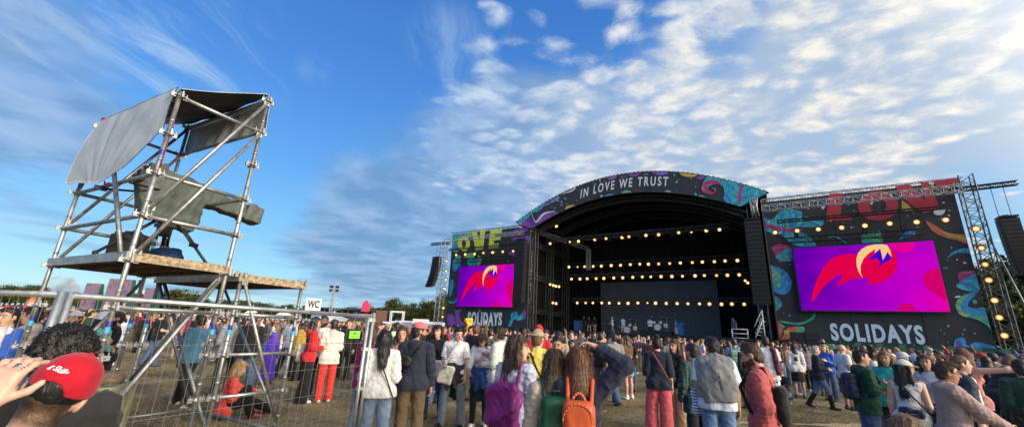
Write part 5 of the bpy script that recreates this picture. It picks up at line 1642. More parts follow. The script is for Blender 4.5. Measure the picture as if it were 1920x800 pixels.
def screen(u0, label):
    c = (u0 + 4.28, -.55, 4.36)
    rt = sroot('video_screen', *c, label, 'video screen', 'screens beside the stage')
    mb = SB(c); mb.box((c[0], -.33, 6.9), (8.8, .25, 5.3)); mb.build('frame', M['blackmetal'], rt)
    mb = SB(c); mb.box((c[0], -.48, 6.9), (8.56, .05, 5.09)); f = mb.build('picture', M['screen_bg'], rt)
    # the moving flame emblem, drawn from the right-hand screen
    q0, q1 = (238, 350), (882, 612)
    uz = lambda p: suz(*ZR(*p), -.5)
    off = u0 - 29.05
    def pl(pts, mat, k, smooth=True, sub=4):
        g = [uz(p) for p in pts]; g = smooth_closed(g, sub) if smooth else g
        g = [(min(max(u + off, u0 + .02), u0 + 8.54), min(max(z, 4.38), 9.42)) for u, z in g]
        mb = SB(c); tess_prism(mb, g, -.505, .004 + .003 * k, 0); return mb
    for k, (pts, mt, sm) in enumerate([
        ([(780, 470), (800, 440), (846, 432), (878, 560), (850, 545), (800, 515)], 'scr_pink', True),
        ([(675, 595), (700, 574), (735, 582), (750, 610), (690, 612)], 'scr_pink', True),
        ([(640, 322), (740, 322), (735, 350), (700, 364), (660, 348)], 'scr_edge', True),
        ([(320, 566), (318, 535), (345, 460), (385, 400), (430, 375), (490, 368), (520, 380), (560, 350), (600, 335), (650, 345), (670, 385), (662, 440), (620, 480), (545, 496), (560, 476), (535, 468), (480, 475), (422, 502), (444, 455), (420, 460), (370, 500)], 'scr_red', True),
        ([(527, 467), (512, 446), (503, 420), (501, 390), (508, 365), (525, 347), (548, 335), (578, 329), (605, 328), (630, 332), (642, 352), (649, 382), (631, 360), (612, 394), (601, 346), (577, 366), (580, 348), (552, 366), (530, 390), (519, 418), (519, 444)], 'scr_cream', False),
        ([(550, 393), (574, 369), (600, 348), (607, 375), (612, 396), (630, 362), (649, 384), (634, 398), (616, 404), (591, 429), (601, 400), (584, 386), (570, 390)], 'scr_blue', False)]):
        pl(pts, mt, k, sm).build('picture_shape', M[mt], f)
    return rt
screen(29.05, 'video screen with a red flame emblem on the printed wall with red letters')
screen(-7.6, 'video screen with a red flame emblem on the printed wall with lime letters')

# ---- front trusses on the walls
def truss_thing(name, a, b, label, size=.45, mat='truss', r=.035, rl=.018, bays=None, cat='truss', up=(0, 0, 1), extra=None):
    c = tuple((np.array(a) + np.array(b)) / 2) if abs(a[2] - b[2]) < 3 else a
    rt = sroot(name, *c, label, cat)
    mb = SB(c); truss(mb, a, b, size, r, rl, bays, up=up)
    if extra: extra(mb)
    mb.build('truss_frame', M[mat], rt)
    return rt
truss_thing('horizontal_truss', (27.2, -1.2, 13.0), (39.7, -1.2, 13.0), 'bright aluminium truss running across the top of the printed wall with red letters', .5)
truss_thing('horizontal_truss', (27.2, .4, 14.15), (40.2, .4, 14.1), 'thin top truss along the upper edge of the wall with red letters', .35)
truss_thing('horizontal_truss', (-10.2, -1.2, 13.05), (2.6, -1.2, 13.05), 'bright aluminium truss running across the printed wall with lime letters', .4, r=.025, rl=.012)
truss_thing('horizontal_truss', (-10.2, .4, 14.3), (2.3, .4, 14.3), 'thin top truss along the upper edge of the wall with lime letters', .35)
def ladder(mb):
    for z in (7.8, 10.4, 12.6): mb.tube((39.7, 0, z), (40.4, -.3, z), .03, n=5)
truss_thing('truss_tower', (40.1, -.3, 0), (40.1, -.3, 14.2), 'tall lattice tower at the end of the wall with red letters, carrying a line array', .75, r=.045, rl=.022, bays=22, cat='tower', mat='truss_dark', up=(0, 1, 0))
truss_thing('truss_tower', (-10.75, -.3, 0), (-10.75, -.3, 13.4), 'pale lattice tower at the far left end of the stage, carrying a line array', .75, r=.045, rl=.022, bays=22, cat='tower', up=(0, 1, 0))
truss_thing('outrigger_beam', (39.2, -.5, 13.1), (42.5, -.5, 13.2), 'dark beam reaching out of the lattice tower above the outer line array beside the trees', .28, 'blackmetal', .04, .02, cat='beam')
truss_thing('outrigger_beam', (-13.2, -.5, 12.9), (-9.6, -.5, 12.9), 'dark beam reaching out from the pale lattice tower at the far left of the stage', .28, 'blackmetal', .04, .02, cat='beam')
def leaning(mb): pass
c = (41.4, 1, 0); rt = sroot('guy_tube', *c, 'steel tube leaning against the lattice tower in front of the dark trees', 'tube')
mb = SB(c); mb.tube((42.3, .5, 0), (40.6, 0, 9.5), .05, n=6); mb.build('tube', M['steel_dull'], rt)

# ---- line arrays
def line_array(u, w, ztop, zbot, width, n, label, curve=.5, hang=True, beam_z=None, rz=0.0):
    c = (u, w, zbot)
    rt = sroot('line_array', *c, label, 'line array', 'hanging line arrays of loudspeakers')
    rt.rotation_euler[2] += rz
    h = (ztop - zbot) / n
    for i in range(n):
        z = ztop - (i + .5) * h; t = i / (n - 1)
        mb = MB()
        y = -curve * t ** 2
        Mx = Matrix.Rotation(.45 * curve * t, 3, 'X')
        mb.box((0, y, z - zbot), (width, .75, h * .93), M=Mx)
        mb.box((0, y - .385, z - zbot), (width * .9, .03, h * .7), M=Mx)
        for s in (-1, 1): mb.box((s * width * .5, y - .1, z - zbot), (.05, .3, h * .5), M=Mx)
        mb.build('speaker_cabinet', M['speaker'], rt)
    mb = MB(); mb.box((0, 0, ztop - zbot + .12), (width * .95, .9, .12)); mb.box((0, .2, ztop - zbot + .24), (.25, .4, .16))
    if hang:
        for s in (-1, 1): mb.tube((s * .3, .1, ztop - zbot + .1), (s * .3, .1, (beam_z or ztop + 1) - zbot), .02, n=5)
    mb.build('rigging_frame', M['blackmetal'], rt)
    return rt
M['speaker'] = simple('speaker_grille', (.012, .012, .014), .55, var=.25, vscale=3, bmp=.2, bscale=60)
line_array(41.55, -.4, 10.7, 6.75, .95, 14, 'black line array hanging outside the lattice tower beside the dark trees', beam_z=13.2)
line_array(-11.7, -.6, 10.8, 6.85, 1.1, 14, 'curved black line array hanging outside the pale lattice tower at the far left', .8, beam_z=12.8)
line_array(26.35, -1.0, 12.0, 4.7, 1.25, 20, 'tall black line array hanging between the stage mouth and the wall with red letters', .25, beam_z=13.8)
line_array(2.25, -1.0, 12.1, 4.75, 1.25, 20, 'tall black line array hanging between the stage mouth and the wall with lime letters', .25, beam_z=13.8)

# ---- lamps
LK = LAMP_K
def lamp_mat():
    m = bpy.data.materials.new('lamp_reflector'); m.use_nodes = True; nt = m.node_tree; nt.nodes.clear()
    tc = nt.nodes.new('ShaderNodeTexCoord'); sp = nt.nodes.new('ShaderNodeSeparateXYZ'); nt.links.new(tc.outputs['Object'], sp.inputs[0])
    cb = nt.nodes.new('ShaderNodeCombineXYZ'); nt.links.new(sp.outputs['X'], cb.inputs[0]); nt.links.new(sp.outputs['Z'], cb.inputs[1])
    ln = nt.nodes.new('ShaderNodeVectorMath'); ln.operation = 'LENGTH'; nt.links.new(cb.outputs[0], ln.inputs[0])
    r = nt.nodes.new('ShaderNodeValToRGB'); e = r.color_ramp.elements
    e[0].position, e[0].color = .0, (1, .82, .42, 1); e[1].position, e[1].color = .19, (.03, .007, .001, 1)
    for p, c in ((.06, (1, .74, .3)), (.11, (.42, .17, .03))):
        q = e.new(p); q.color = (*c, 1)
    nt.links.new(ln.outputs['Value'], r.inputs[0])
    em = nt.nodes.new('ShaderNodeEmission'); nt.links.new(r.outputs[0], em.inputs[0])
    oi = nt.nodes.new('ShaderNodeObjectInfo'); mr = nt.nodes.new('ShaderNodeMapRange'); mr.inputs['To Min'].default_value = LK * .55; mr.inputs['To Max'].default_value = LK * 1.5; nt.links.new(oi.outputs['Random'], mr.inputs['Value']); nt.links.new(mr.outputs[0], em.inputs[1])
    o = nt.nodes.new('ShaderNodeOutputMaterial'); nt.links.new(em.outputs[0], o.inputs[0]); return m
M['lamp_core'] = M['lamp_halo'] = lamp_mat()
def lamp_mesh():
    mb = MB()
    mb.tube((0, .16, 0), (0, -.1, 0), .12, .22, n=14, mi=0)
    mb.tube((0, -.1, 0), (0, -.13, 0), .225, .23, n=14, mi=0, cap=False)
    for r0, r1, mi in ((0, .1, 1), (.1, .215, 2)):
        n = 14; vs = [(r * math.cos(2 * math.pi * i / n), -.106 + (.0 if r < .105 else -.012) - (.004 if mi == 1 else 0), r * math.sin(2 * math.pi * i / n)) for r in (max(r0, .001), r1) for i in range(n)]
        mb.add(vs, [(i, (i + 1) % n, n + (i + 1) % n, n + i) for i in range(n)], mi)
    mb.box((0, .02, .3), (.06, .04, .12)); mb.box((-.24, 0, .09), (.02, .05, .2)); mb.box((.24, 0, .09), (.02, .05, .2)); mb.box((0, 0, .25), (.5, .05, .03))
    return mb
L0 = lamp_mesh().build('stage_lamp', [M['blackmetal'], M['lamp_core'], M['lamp_halo']])
lamp_first = [True]
def lamp(u, w, z, label, group, s=1.0, tilt=0.0, aim=None):
    if lamp_first[0]: o = L0; lamp_first[0] = False
    else: o = L0.copy(); COL.objects.link(o)
    p = SO + SD * u + SN * w
    o.location = (p[0], p[1], z); o.scale = (s, s, s)
    a = math.atan2(p[0], p[1])           # lamp mouths face the crowd in front of the stage
    o.rotation_euler = (tilt, 0, -a * .5 - TH * .5)
    tag(o, label, 'stage lamp', group)
    return o
rn = random.Random(2)
r1 = [(282, 575), (425, 562), (490, 558), (610, 545), (692, 538), (810, 530), (860, 525), (985, 515), (1078, 510), (1225, 495), (1318, 490), (1428, 480), (1525, 473)]
W1, W2, W3, W4 = 3.0, 9.0, 7.0, 8.0
c1 = [suz(*ZX(*p), W1) for p in r1]
ZS = lambda x, y: (1040 + x / 4.8, 480 + y / 4.8)
r2 = [(130, 98), (207, 97), (270, 95), (348, 92), (421, 90), (510, 85), (594, 82), (682, 76), (767, 72), (845, 73), (937, 70), (1036, 66), (1132, 62), (1240, 58), (1330, 53), (1438, 50), (1534, 44), (1645, 40)]
r3 = [(153, 206), (229, 205), (294, 203), (375, 202), (444, 200), (533, 196), (614, 194), (704, 190), (790, 187), (866, 186), (958, 184), (1056, 183), (1151, 180), (1264, 177), (1348, 174), (1457, 174), (1555, 172), (1661, 168)]
r4 = [(205, 420), (280, 420), (345, 420), (425, 420), (493, 421), (580, 423), (662, 423), (750, 420), (836, 420), (909, 422), (1005, 424), (1103, 425), (1200, 427), (1304, 428), (1394, 430), (1502, 432), (1595, 430), (1706, 432)]
rows = [(c1, W1, 'lamp on the top truss inside the stage mouth', 'lamps on the top stage truss'), ([suz(*ZS(*p), W2) for p in r2], W2, 'lamp on the second truss from the top inside the stage', 'lamps on the second stage truss'),
        ([suz(*ZS(*p), W3) for p in r3], W3, 'lamp on the third truss from the top, just above the dark video wall', 'lamps on the third stage truss'), ([suz(*ZS(*p), W4) for p in r4], W4, 'lamp on the lowest truss crossing the dark video wall', 'lamps on the lowest stage truss')]
for k, (pts, w, lab, grp) in enumerate(rows):
    z = float(np.mean([p[1] for p in pts]))
    ua, ub = pts[0][0] - .8, pts[-1][0] + .8
    truss_thing('lighting_truss', (ua, w + .35, z + .42), (ub, w + .35, z + .42), ['highest black lighting truss inside the stage mouth', 'second black lighting truss from the top inside the stage', 'third black lighting truss from the top, above the dark video wall', 'lowest black lighting truss, crossing in front of the dark video wall'][k], .45, 'truss_dark', .03, .015, cat='lighting truss')
    for (u, z0) in pts:
        lamp(u, w, z0, 'warm glowing ' + lab, grp, 1.0 + rn.uniform(-.08, .1) - (.25 if k < 4 and rn.random() < .12 else 0))
for i, (x, y) in enumerate([(163, 280), (255, 273), (343, 267), (440, 260), (537, 252), (640, 243), (752, 237), (873, 228)]):
    u, z = suz(*ZR(x, y), -1.3); lamp(u, -1.3, z, 'warm lamp in the row above the screen on the wall with red letters', 'lamps above the screen on the wall with red letters', .95)
for i, (x, y) in enumerate([(186, 260), (243, 256), (301, 254), (356, 247), (414, 244), (477, 240), (542, 236)]):
    u, z = suz(*ZL(x, y), -1.3); lamp(u, -1.3, z, 'warm lamp in the row above the screen on the wall with lime letters', 'lamps above the screen on the wall with lime letters', .95)
for (x, y) in [(1000, 265), (1022, 345), (1037, 413), (1052, 478), (1076, 562), (1096, 633), (1117, 708)]:
    u, z = suz(*ZR(x, y), -.9); lamp(u, -.9, z, 'warm lamp on the lattice tower in front of the dark trees', 'lamps up the lattice tower by the trees', 1.0)
for (x, y) in [(126, 298), (124, 360), (121, 415), (113, 470), (106, 590), (101, 645)]:
    u, z = suz(*ZL(x, y), -.9); lamp(u, -.9, z, 'warm lamp on the pale lattice tower at the far left of the stage', 'lamps up the pale lattice tower', .9)
for (x, y) in [(773, 443), (792, 449), (808, 454), (828, 457), (790, 558), (810, 562)]:
    u, z = suz(*ZL(x, y), 2.0); lamp(u, 2.0, z, 'warm lamp in the clusters at the dark left wing of the stage', 'lamps in the left stage wing', .9)
u, z = suz(*ZX(328, 448), 4); lamp(u, 4, z, 'single pale lamp high under the left end of the arch', None, 1.15)
for (x, y) in [(1715, 220), (1738, 240)]:
    u, z = suz(*ZS(x, y), 3); lamp(u, 3, z, 'small lamp at the right edge of the stage mouth', 'small lamps at the right edge of the stage mouth', .7)
for k, (ua, ub, z, lab) in enumerate(((28.2, 38.6, 11.75, 'black lamp bar above the screen on the wall with red letters'), (-9.3, 1.6, 11.75, 'black lamp bar above the screen on the wall with lime letters'))):
    truss_thing('lamp_bar', (ua, -1.05, z), (ub, -1.05, z), lab, .22, 'blackmetal', .03, .015, cat='truss')
for k, (ua, ub, z, lab) in enumerate(((28.3, 37.2, 10.05, 'black truss just above the top edge of the screen on the wall with red letters'), (-8.0, 1.3, 10.15, 'black truss just above the top edge of the screen on the wall with lime letters'))):
    def boxes(mb, ua=ua, ub=ub, z=z):
        for i in range(4): mb.box((ua + (ub - ua) * (i + .5) / 4, -1.0, z + .45), (.3, .3, .5))
    truss_thing('screen_truss', (ua, -1.0, z), (ub, -1.0, z), lab, .42, 'blackmetal', .03, .016, cat='truss', extra=boxes)
# moving-head clutter under the roof
mvg = 'dark moving head lights under the roof'
def head_mesh():
    mb = MB(); mb.box((0, 0, .3), (.4, .3, .2)); mb.box((-.2, 0, .05), (.06, .16, .4)); mb.box((.2, 0, .05), (.06, .16, .4)); mb.tube((0, .1, .02), (0, -.22, -.14), .13, .15, n=10)
    return mb
H0 = head_mesh().build('moving_head_light', M['moving'] if 'moving' in M else M['blackmetal'])
k = 0
for (w, z, n) in ((3.1, 12.3, 11), (8.6, 9.2, 9)):
    for i in range(n):
        o = H0 if k == 0 else H0.copy()
        if k: COL.objects.link(o)
        k += 1
        u = 6.5 + 17.5 * i / (n - 1); p = SO + SD * u + SN * w; o.location = (p[0], p[1], z); o.rotation_euler = (.3, 0, -TH); tag(o, 'dark moving head light hanging in the row under a stage truss', 'stage light', mvg)
# ---- backline and stage clutter
def prop(mb, name, u, w, label, cat, mats, rz=0.0, z=DECKZ + .005, group=None):
    o = mb.build(name, mats); p = SO + SD * u + SN * w
    o.location = (p[0], p[1], z); o.rotation_euler = (0, 0, -TH + rz); tag(o, label, cat, group); return o
M['case_blue'] = simple('blue_case', (.02, .07, .16), .5); M['white_metal'] = simple('white_painted_metal', (.7, .7, .7), .5)
M['chrome'] = simple('chrome', (.7, .7, .7), .15, 1.0); M['drum_white'] = simple('drum_shell', (.6, .6, .58), .35)
mb = MB(); mb.box((0, 0, .62), (.8, .6, 1.1), bev=.04)
for x in (-.35, .35):
    for z in (.1, 1.14): mb.box((x, -.31, z), (.1, .02, .1))
for x in (-.3, .3): mb.tube((x, -.2, 0), (x, .2, 0.06), .05, n=8)
prop(mb, 'flight_case', *[suz(*ZS(210, 640), 3.0)[0], 3.0], 'blue wheeled flight case standing at the left of the stage deck', 'case', M['case_blue'])
def drums(seed):
    mb = MB(); rn = random.Random(seed)
    mb.tube((0, -.25, .4), (0, .25, .4), .33, n=18, mi=0); mb.tube((-.35, -.1, .75), (-.35, -.1, 1.0), .17, n=14, mi=0); mb.tube((.3, -.1, .75), (.3, -.1, 1.0), .17, n=14, mi=0); mb.tube((.75, .3, .35), (.75, .3, .8), .24, n=16, mi=0); mb.tube((-.6, .35, .6), (-.6, .35, .76), .19, n=16, mi=0)
    for x, y, z in ((-.9, .1, 1.2), (.95, -.1, 1.4), (-.5, -.4, 1.45), (.45, -.45, 1.5)):
        mb.tube((x, y, z), (x, y, z + .015), .25, n=16, mi=1); mb.tube((x, y, 0), (x, y, z), .015, n=5, mi=1)
        for a in (0, 2.1, 4.2): mb.tube((x, y, .25), (x + .25 * math.cos(a), y + .25 * math.sin(a), 0), .012, n=4, mi=1)
    return mb
prop(drums(1), 'drum_kit', suz(*ZS(930, 660), 5.0)[0], 5.0, 'white drum kit with cymbals standing mid stage before the dark video wall', 'drum kit', [M['drum_white'], M['chrome']], z=DECKZ + .4)
mb = MB(); mb.box((0, 0, .19), (3.2, 2.4, .38)); prop(mb, 'drum_riser', suz(*ZS(930, 660), 5.0)[0], 5.2, 'low black riser under the drum kit', 'riser', M['blackmetal'])
def keys():
    mb = MB(); mb.box((0, 0, .95), (1.3, .4, .1)); mb.box((0, .05, 1.2), (1.1, .35, .09))
    for s in (-1, 1): mb.tube((s * .5, -.2, 0), (-s * .45, .1, 1.15), .02, n=6); mb.tube((s * .5, .2, 0), (s * .5, .2, 1.2), .02, n=6)
    mb.box((0, -.1, 1.005), (1.2, .16, .012), mi=1)
    return mb
prop(keys(), 'keyboard', suz(*ZS(495, 620), 5.5)[0], 5.5, 'two tier keyboard on a stand at the left of the deck', 'keyboard', [M['blackmetal'], M['white_metal']])
prop(drums(4), 'drum_kit', suz(*ZS(655, 650), 5.0)[0], 5.0, 'smaller percussion set with chrome stands left of the middle of the stage', 'drum kit', [M['drum_white'], M['chrome']])
mb = MB(); mb.ball((0, 0, .25), (.2, .06, .22), 12); mb.ball((0, 0, .52), (.15, .055, .16), 12); mb.box((0, 0, .95), (.06, .03, .75)); mb.box((0, 0, 1.36), (.09, .03, .16)); mb.tube((0, -.063, .4), (0, -.066, .4), .05, n=12, mi=1)
M['guitar'] = simple('varnished_wood', (.45, .28, .12), .35)
prop(mb, 'guitar', suz(*ZS(1093, 665), 3.5)[0], 3.5, 'pale acoustic guitar standing on the stage right of the drum kit', 'guitar', [M['guitar'], M['dark']], z=DECKZ + .1)
F = Field((-.6, -.4, -.05), (.6, .4, 1.5), .03); F.box((0, 0, .7), (.48, .28, .65), None, .12, .02); F.wrinkle(.03, 9, 2); V, Q = F.mesh()
o = mesh_np('covered_equipment', V, Q, M['nylon']); o.color = (.01, .12, .4, 1); p = SO + SD * suz(*ZS(1118, 640), 5)[0] + SN * 5; o.location = (p[0], p[1], DECKZ); tag(o, 'equipment under a bright blue cover right of the drum kit on stage', 'equipment')
# white steps and monitor at the right
mb = MB()
for i in range(5):
    mb.box((.12 * i, 0, .22 + .28 * i), (.32, .8, .05)); mb.tube((.12 * i - .12, -.4, .2 + .28 * i), (.12 * i - .12, -.4, .5 + .28 * i), .025, n=6)
for s in (-.4, .4): mb.tube((-.2, s, 0), (.5, s, 1.5), .04, n=6); mb.tube((.5, s, 0), (.5, s, 2.3), .04, n=6); mb.tube((-.2, s, .9), (.5, s, 2.3), .03, n=6)
u, z = suz(*ZS(1830, 700), 0.2)
prop(mb, 'stage_steps', u, .2, 'white metal access steps at the right corner of the stage', 'steps', M['white_metal'], z=DECKZ + .1)
mb = MB()
for a, b in (((-.6, 0, 0), (.6, 0, 0)), ((-.6, 0, .75), (.6, 0, .75)), ((-.6, 0, 0), (-.6, 0, .75)), ((.6, 0, 0), (.6, 0, .75)), ((-.6, 0, .38), (.6, 0, .38))): mb.tube(a, b, .045, n=6)
u, z = suz(*ZS(1672, 740), 0.0)
prop(mb, 'safety_rail', u, 0.0, 'small white safety rail on the front edge of the stage at its right end', 'railing', M['white_metal'])
for (x, y, w_, h_, lab) in ((1232, 0, 0, 0, None),): pass
for (u, w, sx, sz, lab) in ((1.3, -1.6, 2.4, 1.5, 'black subwoofer stack at the foot of the wall with lime letters'), (28.9, -1.6, 1.9, 1.9, 'black ground speaker stack before the orange print at the foot of the wall')):
    c = sroot('speaker_stack', u, w, .1, lab, 'loudspeaker')
    base = .5 if u < 5 else .6
    MB().box((0, 0, base / 2), (sx + .2, 1.2, base)).build('plinth', M['blackmetal'], c)
    for i in range(3):
        for j in range(2): 
            m_ = MB(); m_.box((sx * (j - .5) * .5, 0, base + sz * (i + .5) / 3), (sx * .48, 1.0, sz / 3 * .94), bev=.03); m_.box((sx * (j - .5) * .5, -.51, base + sz * (i + .5) / 3), (sx * .42, .02, sz / 3 * .8)); m_.build('speaker_cabinet', M['speaker'], c)
# green banner fence along the foot of the right wall and the crowd barrier
M['green_net'] = simple('green_fence_cloth', (.015, .07, .055), .8, var=.2, vscale=2, bmp=.3, bscale=5)
c = (36.5, -2.4, 0); rt = sroot('barrier_fence', *c, 'low dark green cloth covered fence along the foot of the right wall', 'fence')
mb = SB(c); 
n = 40
vs = []
for i in range(n + 1): vs += [(31 + 16 * i / n, -2.4 + .05 * math.sin(i * 2.1), .02), (31 + 16 * i / n, -2.4 + .05 * math.sin(i * 2.1 + 1), 2.0)]
mb.add(vs, [(2 * i, 2 * i + 2, 2 * i + 3, 2 * i + 1) for i in range(n)]); mb.add([(a, b + .04, c_) for a, b, c_ in vs], [(2 * i, 2 * i + 1, 2 * i + 3, 2 * i + 2) for i in range(n)]); mb.build('cloth', M['green_net'], rt)
for i in range(9): SB(c).tube((31 + 2 * i, -2.32, 0), (31 + 2 * i, -2.32, 2.05), .03, n=6).build('post', M['steel_dull'], rt)
c = (13, -3.2, 0); rt = sroot('crowd_barrier', *c, 'steel crowd barrier along the front of the stage pit', 'barrier')
mb = SB(c)
for i in range(30): SB(c).box((-4 + 1.2 * i, -3.2, .6), (1.16, .05, 1.1)).box((-4 + 1.2 * i, -2.9, .05), (1.1, .7, .06)).build('barrier_panel', M['steel_dull'], rt)
# ------------------------------------------------------------------ trees, far site buildings
def pt(px, py, depth):
    return EYEP + ray(px, py) * depth
LEAFM = []
for i, c in enumerate([(.045, .062, .02), (.035, .052, .022), (.06, .07, .022)]):
    m, nt, bs = new_mat('foliage')
    tc = nt.nodes.new('ShaderNodeTexCoord'); n = nt.nodes.new('ShaderNodeTexNoise'); n.inputs['Scale'].default_value = .8; n.inputs['Detail'].default_value = 4
    nt.links.new(tc.outputs['Object'], n.inputs['Vector'])
    r = nt.nodes.new('ShaderNodeValToRGB'); r.color_ramp.elements[0].position = .35; r.color_ramp.elements[1].position = .65
    r.color_ramp.elements[0].color = (c[0] * .6, c[1] * .6, c[2] * .6, 1); r.color_ramp.elements[1].color = (c[0] * 1.9, c[1] * 1.7, c[2] * 1.4, 1)
    nt.links.new(n.outputs['Fac'], r.inputs[0]); nt.links.new(r.outputs[0], bs.inputs['Base Color']); bs.inputs['Roughness'].default_value = .8
    bs.inputs['Specular IOR Level'].default_value = .15
    LEAFM.append(m)
M['bark'] = simple('bark', (.07, .055, .04), .9, var=.3, vscale=5)
def tree_proto(seed, h, w, mat, nleaf=2600, ls=.42, conic=0.0):
    rn = np.random.RandomState(seed)
    rt = empty('tree', (0, 0, 0))
    mb = MB(); mb.tube((0, 0, -.3), (.1, .05, h * .45), h * .026, h * .016, n=8)
    lobes = []
    for i in range(26):
        a = rn.rand() * 6.283; zt = .3 + .62 * rn.rand() ** .9; q = (1 - abs(zt - .52) * 1.25) * w * .5
        if conic: q = (1 - zt) * w * .7
        rr = q * (.35 + .65 * rn.rand()); c = np.array([math.cos(a) * rr, math.sin(a) * rr, zt * h]); s = w * (.11 + .1 * rn.rand())
        lobes.append((c, s))
        if i < 9: mb.tube((.05, .02, h * (.22 + .2 * rn.rand())), tuple(c), h * .011, h * .003, n=5)
    mb.build('trunk', M['bark'], rt)
    P = []
    k = nleaf // len(lobes)
    for c, s in lobes:
        d = rn.randn(k, 3); d /= np.linalg.norm(d, axis=1)[:, None]
        P.append(c + d * s * (rn.rand(k, 1) ** .45) * np.array([1.15, 1.15, .85]) * (1 + .25 * np.sin(d[:, :1] * 5)))
    P = np.concatenate(P); n = len(P)
    a1 = rn.randn(n, 3); a1 /= np.linalg.norm(a1, axis=1)[:, None]; a2 = np.cross(a1, rn.randn(n, 3)); a2 /= np.linalg.norm(a2, axis=1)[:, None]
    sz = ls * (.5 + rn.rand(n, 1))
    V = np.stack([P + a1 * sz * .6, P + a2 * sz * .42, P - a1 * sz * .6, P - a2 * sz * .42], 1).reshape(-1, 3)
    mesh_np('crown', V, np.arange(4 * n).reshape(-1, 4), mat, smooth=False, parent=rt)
    return rt
TP = [tree_proto(1, 13, 9.5, LEAFM[0]), tree_proto(2, 14, 10.5, LEAFM[1]), tree_proto(3, 12, 9, LEAFM[2]), tree_proto(4, 15, 9, LEAFM[0])]
used_proto = set()
def put_tree(i, px, ytop, depth, label, group, rn, base_z=0.0, ws=1.0):
    k = i % len(TP)
    t = TP[k] if k not in used_proto else copy_tree(TP[k])
    used_proto.add(k)
    p = pt(px, ytop, depth); hgt = [13, 14, 12, 15][k]
    s = max(.35, (p[2] - base_z) / hgt / .9)
    t.location = (p[0], p[1], base_z); t.scale = (s * ws, s * ws, s); t.rotation_euler = (0, 0, rn.uniform(0, 6.28))
    tag(t, label, 'tree', group)
rn = random.Random(9)
i = 0
for (px, y, d) in [(690, 580, 230), (703, 577, 215), (716, 574, 205), (731, 566, 195), (744, 563, 185), (757, 570, 190), (768, 573, 175), (779, 571, 180), (790, 573, 170), (800, 567, 175), (812, 563, 165), (823, 561, 168), (834, 557, 160), (846, 554, 165), (765, 582, 165), (795, 580, 160), (820, 576, 155), (740, 580, 180), (710, 585, 195), (780, 588, 158), (808, 588, 152), (835, 574, 150)]:
    put_tree(i, px, y, d, 'broad leafy tree in the wood between the goal shaped frame and the pale lattice tower', 'trees of the wood left of the stage', rn); i += 1
for k, px in enumerate(range(-30, 690, 10)):
    if 95 < px < 130: continue
    y = np.interp(px, [0, 60, 100, 180, 240, 300, 345, 400, 470, 560, 690], [541, 540, 545, 560, 556, 553, 548, 566, 566, 577, 580]) + rn.uniform(-3, 5)
    put_tree(i, px, y, rn.uniform(280, 340), 'small distant tree in the line along the far left edge of the field', 'distant trees along the far edge of the field', rn, ws=1.7); i += 1
for (px, y, d) in [(1845, 520, 74), (1870, 498, 80), (1895, 505, 76), (1920, 492, 82), (1940, 515, 72), (1858, 545, 68), (1885, 535, 66), (1912, 540, 64), (1838, 560, 70), (1900, 575, 58), (1870, 580, 60), (1930, 570, 56), (1960, 500, 74), (1980, 550, 62), (1815, 560, 80)]:
    put_tree(i, px, y, d, 'tall dark tree on the slope behind the lattice tower at the right end', 'dark trees behind the right end of the stage', rn, base_z=.0, ws=1.1); i += 1

def bx(name, c, size, rz, mat, label=None, cat=None, group=None, parent=None):
    o = MB().box((0, 0, size[2] / 2), size).build(name, mat, parent); o.location = c; o.rotation_euler = (0, 0, rz)
    if label: tag(o, label, cat, group)
    return o
M['wall_white'] = simple('pale_render', (.5, .5, .48), .8); M['win_dark'] = simple('dark_window', (.04, .05, .06), .3)
M['roof_dark'] = simple('dark_roof', (.05, .05, .055), .7); M['brownwall'] = simple('brown_boards', (.12, .06, .045), .8, var=.25); M['cream'] = simple('cream_panel', (.45, .36, .22), .7)
M['tent'] = simple('white_tent_canvas', (.62, .64, .66), .7); M['pinkp'] = simple('pink_paint', (.6, .05, .13), .6)
# pale apartment blocks far away
for (px, y, d, w, label) in ((268, 546, 420, 26, 'pale far apartment block left of the big pink festival board'), (338, 549, 430, 20, 'pale far apartment block beside the right hand trees under the deck'), (366, 553, 440, 16, 'lowest pale far building among the distant trees under the deck')):
    p = pt(px, y, d); rt = empty('apartment_block', (p[0], p[1], 0), rn.uniform(-.4, .4)); tag(rt, label, 'building')
    h = p[2]; MB().box((0, 0, h / 2), (w, 10, h)).build('wall', M['wall_white'], rt)
    for f in range(int(h / 3)):
        for c in range(int(w / 3)):
            MB().box((-w / 2 + 1.8 + 3 * c, -5.02, 1.8 + 3 * f), (1.4, .08, 1.4)).build('window', M['win_dark'], rt)
    MB().box((0, 0, h + .3), (w * .4, 5, .8)).build('roof_box', M['wall_white'], rt)
